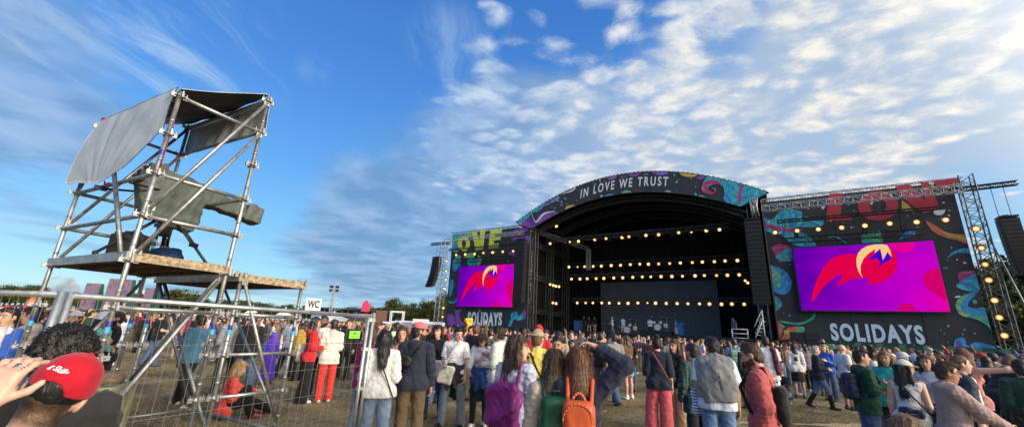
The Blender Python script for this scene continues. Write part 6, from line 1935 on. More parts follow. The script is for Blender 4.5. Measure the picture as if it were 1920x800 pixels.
# pink artwork boards with green sides
m = marbled('pink_violet_artwork', [(.12, .06, .07), (.17, .11, .16), (.16, .13, .22), (.09, .04, .045)], .45, 2.5)
M['green_side'] = simple('green_side_cloth', (.01, .1, .07), .7)
M['ink2'] = simple('violet_ink', (.08, .03, .09), .6)
for (px, y0, d, w, label, txt) in ((230, 523, 95, 4.8, 'largest pink artwork board with green side, seen under the scaffold deck', 'OVD'), (178, 531, 100, 3.2, 'narrow pink artwork board with green side, left of the largest board', None), (287, 540, 105, 3.0, 'small pink artwork board with green side, right of the largest board', None)):
    p = pt(px, y0, d); rt = empty('festival_board', (p[0], p[1], 0), .25); tag(rt, label, 'board')
    h = p[2]
    MB().box((0, 0, h / 2), (w, .2, h)).build('artwork_face', m, rt)
    mb = MB(); mb.add([(w / 2 + .01, -.1, 0), (w / 2 + .01, 3.2, 0), (w / 2 + .01, .6, h), (w / 2 + .01, -.1, h), (w / 2 - .2, -.1, 0), (w / 2 - .2, 3.2, 0), (w / 2 - .2, .6, h), (w / 2 - .2, -.1, h)], [(0, 1, 2, 3), (7, 6, 5, 4), (0, 4, 5, 1), (1, 5, 6, 2), (2, 6, 7, 3), (3, 7, 4, 0)]); mb.build('green_side', M['green_side'], rt)
    if txt:
        V, Fc = text_geo(txt, 2.4, .9, .01); mb = MB(); text_solid(mb, V, Fc, lambda x, y, d_: (-.6 + x, -.105 - .02 * (1 - d_), h * .62 + y), 1); mb.build('lettering', M['ink2'], rt)
# WC sign
p = pt(588, 570, 42); rt = empty('toilet_sign', (p[0], p[1], 0), -.1 + math.atan2(-p[0], p[1])); tag(rt, 'white square sign reading WC on a pole above the crowd', 'sign')
MB().box((0, 0, p[2]), (1.45, .06, 1.25)).build('board', M['tent'], rt); MB().tube((0, .06, 0), (0, .06, p[2] + .5), .04).build('pole', M['steel_dull'], rt)
V, Fc = text_geo('WC', 1.1, .75, .03); mb = MB(); text_solid(mb, V, Fc, lambda x, y, d_: (-.55 + x, -.034 - .012 * (1 - d_), p[2] - .36 + y), 1); mb.build('lettering', M['dark'], rt)
# mobile light mast
p = pt(627, 540, 92); rt = empty('light_mast', (p[0], p[1], 0), .2); tag(rt, 'tall pale lattice mast with flood lights behind the white tent', 'light mast')
mb = MB(); truss(mb, (0, 0, .5), (0, 0, p[2]), .55, .05, .03, 14, up=(0, 1, 0)); mb.build('lattice_mast', M['truss'], rt)
for k, (dx, dz) in enumerate(((-.6, .3), (.6, .3), (-.6, -.5), (.6, -.5))):
    m_ = MB(); m_.box((dx, -.15, p[2] + dz), (.8, .3, .55), bev=.05); m_.tube((dx * .2, 0, p[2] + dz), (dx, 0, p[2] + dz), .06); m_.build('flood_light', M['blackmetal'], rt)
MB().box((0, 0, .5), (2.2, 1.4, 1.0), bev=.1).build('base_unit', M['wall_white'], rt)
# white pagoda tents
def pagoda(px, y, d, w, label):
    p = pt(px, y, d); rt = empty('pagoda_tent', (p[0], p[1], 0), .3); tag(rt, label, 'tent', 'white peaked tents')
    h = p[2]; e = min(2.6, h * .6); n = 10
    rings = []
    for k in range(n + 1):
        t = k / n; r = w / 2 * ((1 - t) ** 2.1 * .97 + .03 * (1 - t)); rings.append((r, e + (h - e) * t))
    vs = []; 
    for r, z in rings: vs += [(-r, -r, z), (r, -r, z), (r, r, z), (-r, r, z)]
    mb = MB(); mb.add(vs, [(4 * k + i, 4 * k + (i + 1) % 4, 4 * k + 4 + (i + 1) % 4, 4 * k + 4 + i) for k in range(n) for i in range(4)]); mb.build('canopy', M['tent'], rt)
    MB().box((0, 0, e - .2), (w, w, .4)).build('valance', M['tent'], rt)
    for x in (-1, 1):
        for y_ in (-1, 1): MB().tube((x * w * .48, y_ * w * .48, 0), (x * w * .48, y_ * w * .48, e), .05).build('leg', M['truss'], rt)
    MB().tube((0, 0, h - .3), (0, 0, h + .4), .04).build('finial', M['truss'], rt)
pagoda(628, 580, 70, 5, 'largest white peaked tent in front of the light mast')
pagoda(537, 572, 120, 5, 'small white peaked tent left of the WC sign')
pagoda(476, 569, 125, 4.5, 'small white peaked tent seen through the scaffold legs')
# long two storey bar building
pa, pb = pt(592, 578, 108), pt(724, 582, 112)
c = (pa + pb) / 2; L_ = float(np.linalg.norm((pb - pa)[:2])); az = math.atan2(pb[1] - pa[1], pb[0] - pa[0])
rt = empty('bar_building', (c[0], c[1], 0), az); tag(rt, 'long two storey wooden bar building with a flat dark roof behind the white tent', 'building')
H2 = c[2]
MB().box((0, 2, H2 / 4), (L_, 4, H2 / 2)).build('ground_floor', M['brownwall'], rt)
MB().box((0, 2, H2 / 2 + .05), (L_ + .4, 4.6, .2)).build('upper_floor', M['roof_dark'], rt)
MB().box((0, 3.2, H2 * .75), (L_ - .3, 1.4, H2 / 2 - .3)).build('upper_wall', M['roof_dark'], rt)
MB().box((0, 2, H2 + .1), (L_ + .8, 5, .25)).build('roof', M['roof_dark'], rt)
n = 12
for k in range(n):
    x = -L_ / 2 + L_ * (k + .5) / n
    MB().box((x, -.03, H2 / 4), (L_ / n * .72, .08, H2 / 2 * .66)).build('serving_hatch', M['cream'] if k % 4 in (2, 3) else M['win_dark'], rt)
    MB().tube((x, -.2, H2 / 2), (x, -.2, H2), .06, n=6).build('roof_post', M['steel_dull'], rt)
mb = MB()
for z in (.35, .7, 1.05): mb.tube((-L_ / 2, -.22, H2 / 2 + z), (L_ / 2, -.22, H2 / 2 + z), .03, n=5)
mb.build('railing', M['steel_dull'], rt)
for k in range(6):
    MB().box((L_ * (.12 + .06 * k), -.1, H2 * .74), (.9, .06, .8)).build('light_panel', M['cream'], rt)
# container wall at its right end
p = pt(716, 582, 100); bxo = bx('shipping_container', (p[0], p[1], 0), (2.6, 5, p[2]), .3, M['brownwall'], 'dark red brown container at the right end of the bar building', 'container')
p = pt(600, 586, 78); rt = empty('banner_board', (p[0], p[1], 0), .1); tag(rt, 'pale blue printed banner board left of the white tent', 'banner'); MB().box((0, 0, p[2] - .5), (3.0, .1, 1.4)).build('print', simple('pale_blue_board', (.22, .33, .5), .6), rt)
for s in (-1.4, 1.4): MB().tube((s, .1, 0), (s, .1, p[2]), .05).build('post', M['steel_dull'], rt)
# pink cut-out figure on the roof
p = pt(685, 575, 108); rt = empty('cutout_sign', (p[0], p[1], p[2] - 1.2), 0); tag(rt, 'bright pink cut out sign standing on the roof of the bar building', 'sign')
mb = MB(); mb.prism([(-1, 0), (1.1, 0), (1.15, 1.4), (1.4, 2.0), (1.0, 2.2), (.75, 2.0), (.4, 2.9), (-.1, 3.0), (-.5, 2.5), (-.9, 2.2)], (0, 0, 0), (1, 0, 0), (0, 0, 1), (0, 1, 0), 0, .3); mb.build('cutout', M['pinkp'], rt)
# blue triangular sign
p = pt(668, 586, 80); rt = empty('triangle_sign', (p[0], p[1], 0), 0); tag(rt, 'small blue triangular sign in front of the bar building', 'sign')
mb = MB(); mb.prism([(-.9, 0), (.9, 0), (0, 1.4)], (0, 0, p[2] - 1), (1, 0, 0), (0, 0, 1), (0, 1, 0), 0, .08); mb.build('board', simple('blue_board', (.03, .1, .35), .6), rt); MB().tube((0, .1, 0), (0, .1, p[2]), .05).build('pole', M['steel_dull'], rt)
# goal shaped frame
pa, pb = pt(734, 582, 100), pt(757, 583.5, 100)
rt = empty('truss_gate', ((pa[0] + pb[0]) / 2, pa[1], 0), 0); tag(rt, 'white goal shaped truss gate in front of the wood', 'gate'); hw = (pb[0] - pa[0]) / 2
for s in (-1, 1): m_ = MB(); truss(m_, (s * hw, 0, 0), (s * hw, 0, pa[2]), .4, .06, .04, 8, up=(0, 1, 0)); m_.box((s * hw, 0, pa[2] / 2), (.25, .25, pa[2])); m_.build('upright', M['tent'], rt)
m_ = MB(); m_.box((0, 0, pa[2] - .2), (2 * hw, .35, .4)); m_.build('crossbar', M['tent'], rt)
# low white tents and vans along the wood
for k, (px, y, d, w) in enumerate(((735, 603, 95, 4), (752, 602, 92, 4.5), (770, 601, 90, 4.5), (793, 598, 88, 3.6), (812, 603, 86, 4.5), (832, 605, 84, 4))):
    p = pt(px, y, d); rt = empty('white_van' if k == 3 else 'low_tent', (p[0], p[1], 0), .15 - k * .02)
    tag(rt, 'white van parked among the low tents before the wood' if k == 3 else 'low white flat tent in the row before the wood', 'van' if k == 3 else 'tent', None if k == 3 else 'low white tents before the wood')
    h = max(p[2], 1.9)
    if k == 3:
        m_ = MB(); m_.prism([(-2, .35), (2.2, .35), (2.2, 1.1), (1.7, 1.25), (1.2, h), (-2, h)], (0, 0, 0), (1, 0, 0), (0, 0, 1), (0, 1, 0), -.95, .95); m_.build('body', M['tent'], rt)
        MB().box((.7, -.96, h * .78), (1.0, .03, .5)).build('window', M['win_dark'], rt)
        for x in (-1.3, 1.4):
            for s in (-.9, .9): MB().tube((x, s - .1, .34), (x, s + .1, .34), .34, n=14).build('wheel', M['rubber'], rt)
    else:
        m_ = MB(); m_.add([(-w / 2, -1.5, h - .5), (w / 2, -1.5, h - .5), (w / 2, 1.5, h - .5), (-w / 2, 1.5, h - .5), (-w / 2, 0, h), (w / 2, 0, h)], [(0, 1, 5, 4), (3, 4, 5, 2), (0, 4, 3), (1, 2, 5)]); m_.build('canopy', M['tent'], rt)
        MB().box((0, 0, h * .4), (w * .96, 2.8, h * .75)).build('side_wall', M['tent'], rt)
# orange figure and red banner at the far left
p = pt(66, 546, 70); F = Field((-.9, -.6, 0), (.9, .6, 4), .06); F.ell((0, 0, 1.2), (.55, .4, 1.3)); F.ell((.1, 0, 2.7), (.45, .35, .55)); F.cone((.5, 0, 1.6), (.8, 0, 2.6), .15, .12)
V, Q = F.mesh(); s = p[2] / 3.2 ; o = mesh_np('inflatable_figure', V * s, Q, simple('orange_fabric', (.6, .16, .07), .6)); o.location = (p[0], p[1], 0); tag(o, 'orange inflatable figure rising above the crowd at the far left', 'inflatable')
p = pt(35, 566, 45); o = bx('red_banner', (p[0], p[1], p[2] - .9), (2.2, .08, .55), .2, simple('red_banner_cloth', (.5, .03, .03), .7), 'long red banner over the crowd at the far left', 'banner')
p = pt(20, 570, 48); o = bx('pale_awning', (p[0] - 2, p[1], p[2] - .7), (7, 2.5, .35), .2, M['tent'], 'long pale awning over the crowd at the far left edge', 'awning')
# white smoke drifting above the far crowd
sm = bpy.data.materials.new('white_smoke'); sm.use_nodes = True; nt = sm.node_tree; nt.nodes.clear()
pv = nt.nodes.new('ShaderNodeVolumePrincipled'); pv.inputs['Color'].default_value = (.95, .95, .97, 1)
tc = nt.nodes.new('ShaderNodeTexCoord'); n_ = nt.nodes.new('ShaderNodeTexNoise'); n_.inputs['Scale'].default_value = .35; n_.inputs['Detail'].default_value = 4; nt.links.new(tc.outputs['Object'], n_.inputs['Vector'])
mr = nt.nodes.new('ShaderNodeMapRange'); mr.inputs['From Min'].default_value = .42; mr.inputs['From Max'].default_value = .62; mr.inputs['To Max'].default_value = .55; nt.links.new(n_.outputs['Fac'], mr.inputs['Value']); nt.links.new(mr.outputs[0], pv.inputs['Density'])
ou = nt.nodes.new('ShaderNodeOutputMaterial'); nt.links.new(pv.outputs[0], ou.inputs['Volume'])
p = pt(118, 541, 120); F = Field((-6, -3, -3), (6, 3, 6), .3)
for (x, z, r) in ((-2.5, 1.5, 2.2), (-.5, 2.6, 2.0), (1.8, 1.2, 2.3), (.2, .2, 2.2), (3.2, -.6, 1.5)): F.ell((x, 0, z), (r, 1.8, r * .9), k=.5)
V, Q = F.mesh(); o = mesh_np('smoke', V, Q, sm); o.location = p; tag(o, kind='stuff')
# ------------------------------------------------------------------ the people nearest the camera
def worn(name, geo, mat, color, root, P, J, label, cat, group=None):
    """a carried thing built in the wearer's own frame, standing at the wearer's place as a thing of its own"""
    s = P['H'] / 1.75
    if isinstance(geo, MB):
        geo.v = [tuple((np.array(v) + _v(0, 0, J['dz'])) * s) for v in geo.v]
        o = geo.build(name, mat)
    else:
        V, Q = geo
        o = mesh_np(name, (V + _v(0, 0, J['dz'])) * s, Q, mat)
    o.location = root.location; o.rotation_euler = root.rotation_euler; o.color = (*color, 1)
    if label: tag(o, label, cat, group)
    return o
def child(name, geo, mat, color, root, P, J):
    o = worn(name, geo, mat, color, root, P, J, None, None)
    o.parent = root; o.location = (0, 0, 0); o.rotation_euler = (0, 0, 0)
    return o
def surf(J, P, z, x, front, e=.035):
    f = P['sex'] == 'f'
    e += .012
    w = np.interp(z, [-.15, 0, .15, .36, .47, .53], [.21, .2, .13, .17 if not f else .15, .17, .1]) * P['build'] + e
    d = np.interp(z, [-.15, 0, .15, .36, .47, .53], [.13, .12, .09, .115, .08, .06]) * P['build'] + e
    y = d * math.sqrt(max(0, 1 - min(1, (x / w) ** 2)))
    return J['t'](x, (y if front else -y), z)
def strap_geo(J, P, side=1, r=.011, z1=-.02, e=.035):
    """band from one shoulder across the body to the other hip, front and back"""
    mb = MB(); n = 12
    for front in (0, 1):
        pts = [surf(J, P, .535 + (z1 - .535) * i / n, side * (.085 - .28 * i / n), front, e) for i in range(n + 1)]
        if front == 0: top = pts[0]
        else: mb.tube(tuple(top), tuple(pts[0]), r, n=6)
        mb.path([tuple(q) for q in pts], r, 6)
    return mb
def backpack_geo(J, P, half=(.14, .075, .21), z=.27, y=-.2, seed=0, w=.008):
    F = Field(J['t'](0, y, z) - .42, J['t'](0, y, z) + .42, .011)
    c = J['t'](0, y, z)
    F.box(c, half, J['T'], .06, .02); F.ell(J['t'](0, y - half[1] * .45, z - half[2] * .35), (half[0] * .75, half[1] * .75, half[2] * .45), J['T'], .02)
    F.wrinkle(w, 28, seed)
    for s in (1, -1):
        p = [J['t'](s * .09, y + half[1], z + half[2] * .8), J['t'](s * .1, -.06, .555), J['t'](s * .105, .06, .53), J['t'](s * .12, .155 * P['build'], .36), J['t'](s * .15, .1, .14), J['t'](s * .14, y + half[1] * .8, z - half[2] * .8)]
        for a, b in zip(p[:-1], p[1:]): F.cone(a, b, .018, .018, .005)
    F.cone(J['t'](-.03, y + .02, z + half[2] + .035), J['t'](.03, y + .02, z + half[2] + .035), .01, .01, .02)
    return F.mesh()
def bag_geo(c, half, R_=None, seed=0, w=.012, h=.011):
    F = Field(np.array(c) - .4, np.array(c) + .4, h); F.box(c, half, R_, min(half) * .9, .02); F.wrinkle(w, 24, seed); return F.mesh()
def tied_geo(J, P, seed=0):
    F = Field(_v(-.35, -.35, -.5), _v(.35, .35, .25), .012)
    fy = _v(0, 1, 0)
    F.cone(_v(0, 0, .04), _v(0, 0, -.04), .2, .215, .03, (fy, .8)); F.cone(_v(-.05, -.1, -.02), _v(-.02, -.13, -.34), .13, .15, .04, (fy, .35)); F.cone(_v(.1, -.08, -.02), _v(.13, -.1, -.3), .1, .1, .04, (fy, .4))
    F.cone(_v(.02, .16, .02), _v(.06, .17, -.26), .035, .03, .02); F.cone(_v(-.02, .16, .02), _v(-.07, .16, -.22), .035, .03, .02); F.ell(_v(0, .18, .0), (.055, .035, .045))
    F.wrinkle(.012, 32, seed)
    return F.mesh()

HERO_XY = []
HN = [0]
def H(px, depth, face, spec, colors, label, names=None, zref=1.5, dx=0.0, xy=None):
    x, y = xy if xy else at_height(px, depth, zref)
    rz = math.atan2(-x, y) + face
    spec = dict(spec); HN[0] += 1
    spec.setdefault('seed', HN[0]); spec.setdefault('h', .008 if depth < 4.5 else (.0095 if depth < 8 else .012))
    if depth < 8.5: spec.setdefault('locks', 1500 if depth > 4.5 else 3000)
    colors = dict(colors); colors.setdefault('skin', SKINS[HN[0] % 4])
    hc = colors.get('hair', 'dark'); colors['hair_key'] = hc; colors['hair'] = HAIRC[hc]
    r = hero(spec, x, y, rz, label, colors, names, 'people close to the camera' if False else None)
    HERO_XY.append((x, y)); return r
BK, NAVY, JEAN, LJEAN, WHT, KHAKI = (.008, .008, .009), (.012, .016, .035), (.06, .1, .19), (.16, .22, .32), (.62, .62, .64), (.085, .062, .035)
DJ = dict(mat_bottom='denim')
# --- left of the fence
r = H(222, 7.4, 1.45, dict(hair='short', hat='cap', beard=1, armR='hold', armL='crossed', H=1.66, hyaw=.3), dict(top=BK, bottom=BK, hat=(.02, .022, .03)), 'bearded person in a black t shirt and dark cap standing behind the concrete block', {'top': 't_shirt'})
r = H(192, 7.0, -2.4, dict(sex='f', hair='bob', hat='bucket', armR='phone', armL='hold', sleeve='long', ease=.02, H=1.62, top='jacket'), dict(top=(.16, .42, .42), bottom=JEAN, hat=WHT, hair='brown'), 'person in a pale teal jacket and white bucket hat beside the bearded person', {'hat': 'bucket_hat', 'top': 'jacket'})
r = H(142, 6.6, 2.6, dict(hair='short', hat='cap_back', sleeve='long', ease=.018, H=1.64), dict(top=BK, bottom=JEAN, hat=WHT), 'person in black with a backward white cap between the fence posts and curly head', {'top': 'sweatshirt'})
r = H(20, 5.4, 2.3, dict(hair='short', sleeve='long', armR='hold', armL='hold', ease=.022, H=1.64, top='jacket'), dict(top=(.03, .1, .42), bottom=NAVY), 'person in a bright blue jacket with a scarf at the frame edge behind the fence', {'top': 'jacket'})
o = child('scarf', (lambda F: F.mesh())((lambda F: F.cone(_v(-.1, .06, .5), _v(.1, .06, .5), .06, .06).cone(_v(.06, .12, .48), _v(.1, .17, .2), .05, .05).cone(_v(-.06, .1, .48), _v(-.1, .15, .25), .05, .05).wrinkle(.01, 40, 2))(Field((-.3, -.2, .05), (.3, .35, .65), .012))), M['cloth'], (.55, .55, .58), r[0], r[3], r[2])
r = H(62, 6.0, 1.2, dict(hair='messy', sleeve='long', ease=.024, armR='crossed', armL='phone', H=1.66, top='hoodie', hood=1), dict(top=(.28, .27, .26), bottom=(.2, .13, .08)), 'person in a light grey hoodie and brown trousers behind the left fence panel', {'top': 'hoodie'})
r = H(100, 8.2, -1.9, dict(sex='f', hair='long', sleeve='long', H=1.66), dict(top=(.02, .02, .025), bottom=JEAN, hair='dark'), 'long haired person in black facing the wire fence near the green tag')
r = H(304, 13.5, -1.2, dict(hair='short', armR='hold', legs='step', H=1.76, **{'beard': 1}), dict(top=BK, bottom=JEAN, **DJ), 'person in a black t shirt and blue jeans standing alone beyond the concrete block', {'top': 't_shirt', 'bottom': 'jeans'})
r = H(376, 8.0, .75, dict(hair='short', sleeve='long', ease=.022, legs='stride', top='jacket', H=1.72, armR='hold', build=1.05), dict(top=(.05, .15, .24), bottom=(.012, .012, .014), shoe=(.6, .6, .6), mat_top='denim', skin=SKINS[4]), 'person in a blue denim jacket and black trousers striding past behind the scaffold', {'top': 'jacket', 'shoe': 'sneakers'})
r = H(441, 9.2, .1, dict(hair='crop', hat='cap_back', sleeve='long', ease=.03, hood=1, H=1.76, armR='phone', armL='phone', top='hoodie'), dict(top=(.26, .26, .28), bottom=(.02, .02, .03), hat=(.02, .2, .06)), 'person in a light grey hoodie and green cap behind the scaffold posts', {'top': 'hoodie'})
r = H(475, 9.0, -.5, dict(hair='short', sleeve='long', ease=.024, H=1.78, legs='wide', top='jacket', armR='phone'), dict(top=(.012, .012, .014), bottom=JEAN, **DJ), 'person in a black jacket and blue jeans standing behind the sitting person in coral', {'top': 'jacket', 'bottom': 'jeans'})
# child in a purple cape
r = H(513, 11.0, -.3, dict(sex='f', hair='long', sleeve='long', H=1.3, fit='slim', bottom='trousers'), dict(top=(.1, .05, .4), bottom=(.05, .03, .2), hair='brown'), 'child wrapped in a long violet hooded cape among the standing adults', zref=1.1)
F = Field(_v(-.45, -.4, -.9), _v(.45, .4, 1.0), .014); P_, J_ = r[3], r[2]
F.cone(J_['neck'] + _v(0, -.01, -.05), _v(0, -.03, -.78), .15, .27, .05, (_v(0, 1, 0), .85)); F.cone(J_['shL'], J_['shR'], .085, .085, .05)
F.ell(J_['hc'] + _v(0, -.02, .0), (.125, .135, .16), None, .06); F.apply(J_['hc'] - .2, J_['hc'] + .3, lambda x, y, z: _ell_d(x, y, z, J_['hc'] + _v(0, .12, -.02), (.08, .12, .11), np.eye(3)), .01, 's')
F.cut(_v(0, 0, -.8), _v(0, 0, -1)); F.wrinkle(.013, 26, 4, (1, 1, .15)); child('cape', F.mesh(), M['cloth'], (.11, .05, .5), r[0], P_, J_)
# sitting in coral
r = H(428, 6.9, -1.35, dict(sex='f', hair='bob', sleeve='long', ease=.02, legs='sit', armR='phone', armL='knee', H=1.68, top='jacket', lean=.1, hpitch=.25), dict(top=(.62, .07, .06), bottom=(.01, .01, .012), hair='blond', shoe=(.3, .05, .08)), 'person in a coral jacket with blond hair sitting on the grass with a phone', {'top': 'jacket'}, zref=.5)
p = r[1](r[2]['handR']); o = MB().box((0, 0, 0), (.075, .009, .15), bev=.004).build('phone', M['rubber']); o.location = p; o.rotation_euler = (-.4, .2, r[0].rotation_euler.z); tag(o, 'phone held up by the sitting person in coral', 'phone')
r = H(588, 8.9, -1.35, dict(sex='f', hair='longwave', sleeve='long', ease=.022, hood=1, H=1.74, armR='hold', armL='loose', top='hoodie', fit='wide', legs='ease'), dict(top=(.55, .02, .025), bottom=(.012, .011, .012), hair='dark', shoe=(.6, .6, .6)), 'person in a red hoodie with dark curls and a white tote bag', {'top': 'hoodie'})
g = bag_geo(r[2]['t'](-.2, -.06, .05), (.16, .05, .19), r[2]['T'] @ rotz(1.3), 3); b = worn('tote_bag', g, M['cloth'], (.62, .6, .55), r[0], r[3], r[2], 'white tote bag hanging from the shoulder of the person in the red hoodie', 'bag')
r = H(607, 9.8, 2.7, dict(hair='short', beard=1, H=1.8, armR='hold', armL='hold'), dict(top=(.6, .6, .6), bottom=(.02, .02, .03), skin=SKINS[4]), 'bearded person in a white shirt facing the two with the red clothes', {'top': 'shirt'})
r = H(626, 9.1, .35, dict(hair='short', sleeve='long', ease=.028, hood=1, H=1.72, armR='phone', armL='phone', top='hoodie', hem=.14), dict(top=(.6, .58, .54), bottom=(.6, .04, .03), shoe=(.6, .6, .6)), 'person in a cream hoodie and bright red trousers with their back turned', {'top': 'hoodie'})
r = H(655, 12.5, 2.8, dict(hair='short', H=1.76, sleeve='long', armR='phone'), dict(top=(.015, .015, .018), bottom=BK), 'person in dark clothes facing the fence left of the lime sign', {'top': 'sweater'})
r = H(548, 12.6, -.9, dict(hair='short', H=1.76, legs='step'), dict(top=(.55, .57, .62), bottom=NAVY), 'person in a white t shirt and navy trousers between the cape and the red hoodie', {'top': 't_shirt'})
r = H(574, 12.0, .6, dict(sex='f', hair='long', H=1.66, sleeve='long', ease=.025, hem=.3), dict(top=(.36, .24, .04), bottom=BK, hair='dark'), 'person in a long mustard coat behind the red hoodie', {'top': 'coat'})
# --- centre left group
r = H(696, 5.9, -.9, dict(sex='f', hair='long', sleeve='long', H=1.64, top='sweater', armR='hold'), dict(top=(.3, .02, .12), bottom=LJEAN, hair='brown', **DJ), 'person in a magenta sweater half hidden by the fence end post', {'top': 'sweater', 'bottom': 'jeans'})
r = H(722, 5.25, .05, dict(sex='f', hair='long', sleeve='long', ease=.042, hood=1, hairout=.075, H=1.59, build=1.04, top='jacket', hem=.06, armR='hold', armL='hold', fit='straight'), dict(top=(.55, .56, .57), bottom=LJEAN, hair='black', mat_top='nylon', **DJ), 'person in a white hooded rain jacket and jeans seen from behind by the fence end', {'top': 'rain_jacket', 'bottom': 'jeans'})
b = worn('shoulder_bag', strap_geo(r[2], r[3], -1, .009, -.06, .06), M['cloth'], BK, r[0], r[3], r[2], 'thin black bag strap across the white rain jacket', 'bag')
F = Field(_v(-.4, -.25, -.3), _v(0, .25, .2), .011); F.box(_v(-.24, .02, -.06), (.05, .12, .09), None, .03); V, Q = F.mesh(); b2 = worn('pouch', (V, Q), M['cloth'], BK, r[0], r[3], r[2], None, None); b2.parent = b; b2.location = (0, 0, 0); b2.rotation_euler = (0, 0, 0)
r = H(754, 6.4, 2.9, dict(sex='f', hair='long', H=1.64, top='tank', sleeve='none', hyaw=.2), dict(top=(.45, .2, .16), bottom=JEAN, hair='brown'), 'brown haired person smiling towards the camera between the white jacket and navy hoodie', {'top': 'tank_top'})
r = H(783, 5.7, -.15, dict(hair='short', hat='cap', beard=1, sleeve='long', ease=.028, hood=1, H=1.71, build=1.02, hyaw=-1.15, top='hoodie', hem=.08, armR='loose', armL='loose'), dict(top=(.018, .022, .04), bottom=(.095, .065, .035), hat=(.5, .13, .14), hair='dark'), 'person in a navy hoodie, pink cap and brown trousers seen from behind', {'top': 'hoodie'})
J_, P_ = r[2], r[3]
b = worn('waist_bag', bag_geo(J_['t'](-.11, -.2, .3), (.1, .045, .075), J_['T'] @ roty(.5), 5), M['nylon'], BK, r[0], P_, J_, 'black waist bag slung on the back of the navy hoodie', 'bag')
b2 = worn('strap', strap_geo(J_, P_, 1, .013, .0, .05), M['nylon'], BK, r[0], P_, J_, None, None); b2.parent = b; b2.location = (0, 0, 0); b2.rotation_euler = (0, 0, 0)
r = H(822, 8.0, 2.7, dict(sex='f', hair='bob', sleeve='long', H=1.7, legs='step', fit='slim'), dict(top=(.012, .012, .014), bottom=(.03, .05, .11), hair='dark', **DJ), 'person in black top and dark jeans behind the person in the white t shirt', {'bottom': 'jeans'})
worn('tote_bag', bag_geo(r[2]['t'](-.16, .15, .0), (.12, .05, .15), None, 8), M['cloth'], (.5, .48, .43), r[0], r[3], r[2], 'cream tote bag carried by the person in black top and dark jeans', 'bag')
r = H(857, 7.4, 2.85, dict(hair='short', H=1.69, hyaw=.75, hpitch=.3, armR='hold', armL='loose', ease=.02, legs='wide', fit='straight'), dict(top=(.66, .67, .72), bottom=(.13, .17, .21), hair='black', shoe=BK, **DJ), 'person in a white t shirt and grey jeans with a tote bag, looking down', {'top': 't_shirt', 'bottom': 'jeans'})
J_, P_ = r[2], r[3]
b = worn('tote_bag', bag_geo(J_['t'](.1, .19, -.02), (.14, .045, .16), J_['T'] @ roty(-.2), 6), M['cloth'], (.56, .53, .47), r[0], P_, J_, 'cream tote bag with black print hanging in front of the white t shirt', 'bag')
b2 = worn('strap', strap_geo(J_, P_, -1, .016, .08, .04), M['cloth'], (.56, .53, .47), r[0], P_, J_, None, None); b2.parent = b; b2.location = (0, 0, 0); b2.rotation_euler = (0, 0, 0)
child('tied_jacket', tied_geo(J_, P_, 3), M['cloth'], (.02, .025, .035), r[0], P_, J_)
p = r[1](J_['handR']); mb = MB(); mb.tube((0, 0, -.08), (0, 0, .07), .033, n=12); mb.tube((0, 0, .07), (0, 0, .11), .033, .013, n=12); mb.tube((0, 0, .11), (0, 0, .13), .015, n=10, mi=1)
M['bottle'] = simple('blue_clear_plastic', (.2, .3, .4), .2); o = mb.build('bottle', [M['bottle'], M['sole']]); o.location = p; tag(o, 'plastic water bottle in the hand of the person in the white t shirt', 'bottle')
r = H(906, 7.5, 3.0, dict(sex='f', hair='bob', H=1.62, hpitch=.55, lean=.1, armR='low_reach', armL='phone', sleeve='long', ease=.018, fit='slim', legs='step'), dict(top=(.5, .52, .6), bottom=(.012, .012, .013), hair='brown', shoe=(.62, .62, .62)), 'person in a pale top with a blue jacket tied at the waist, looking down', {'shoe': 'sneakers'})
child('tied_jacket', tied_geo(r[2], r[3], 9), M['cloth'], (.03, .08, .28), r[0], r[3], r[2])
r = H(937, 7.0, 1.2, dict(hair='messy', H=1.72, sleeve='long', ease=.03, hood=1, top='hoodie', armR='phone', armL='hold'), dict(top=(.58, .57, .53), bottom=(.012, .013, .02), hair='dark'), 'person in a cream hoodie facing the one who looks down, beside the lilac sweater', {'top': 'hoodie'})
r = H(968, 3.85, -.55, dict(sex='f', hair='longwave', H=1.62, hyaw=-1.0, sleeve='long', ease=.024, top='sweater', armR='phone', armL='phone', fit='straight'), dict(top=(.4, .42, .55), bottom=(.1, .17, .32), hair='brown', **DJ), 'person in a lilac sweater with brown curls wearing a magenta backpack', {'top': 'sweater', 'bottom': 'jeans'})
worn('backpack', backpack_geo(r[2], r[3], (.17, .08, .2), .16, -.2, 4, .022), M['nylon'], (.15, .014, .13), r[0], r[3], r[2], 'magenta backpack on the back of the lilac sweater', 'backpack')
r = H(1007, 5.35, -.15, dict(hair='crop', hat='cap_back', H=1.69, sleeve='short', ease=.03, build=1.05, top='shirt', hem=.14, hyaw=-.3), dict(top=(.6, .5, .1), bottom=(.1, .14, .22), hat=(.3, .25, .16), mat_top='yellow_print', hair='lightbrown'), 'person in a yellow shirt with dark blots and a beige cap seen from behind', {'top': 'shirt'})
b = worn('shoulder_bag', strap_geo(r[2], r[3], -1, .014, .0, .05), M['nylon'], BK, r[0], r[3], r[2], 'black bag strap across the yellow blotted shirt', 'bag')
r = H(1010, 8.6, .1, dict(hair='short', hat='beanie', H=1.78, ease=.028, hem=.14), dict(top=(.42, .02, .03), bottom=NAVY, hat=(.5, .02, .02)), 'person in a red hat and red t shirt just beyond the yellow shirt', {'hat': 'red_hat', 'top': 't_shirt'})
r = H(1046, 5.9, 2.95, dict(sex='f', hair='bun', H=1.6, armR='face', top='tank', sleeve='none'), dict(top=(.4, .36, .32), bottom=JEAN, hair='dark'), 'person with glasses and a hand to the mouth beside the yellow blotted shirt', {'top': 'tank_top'})
mb = MB()
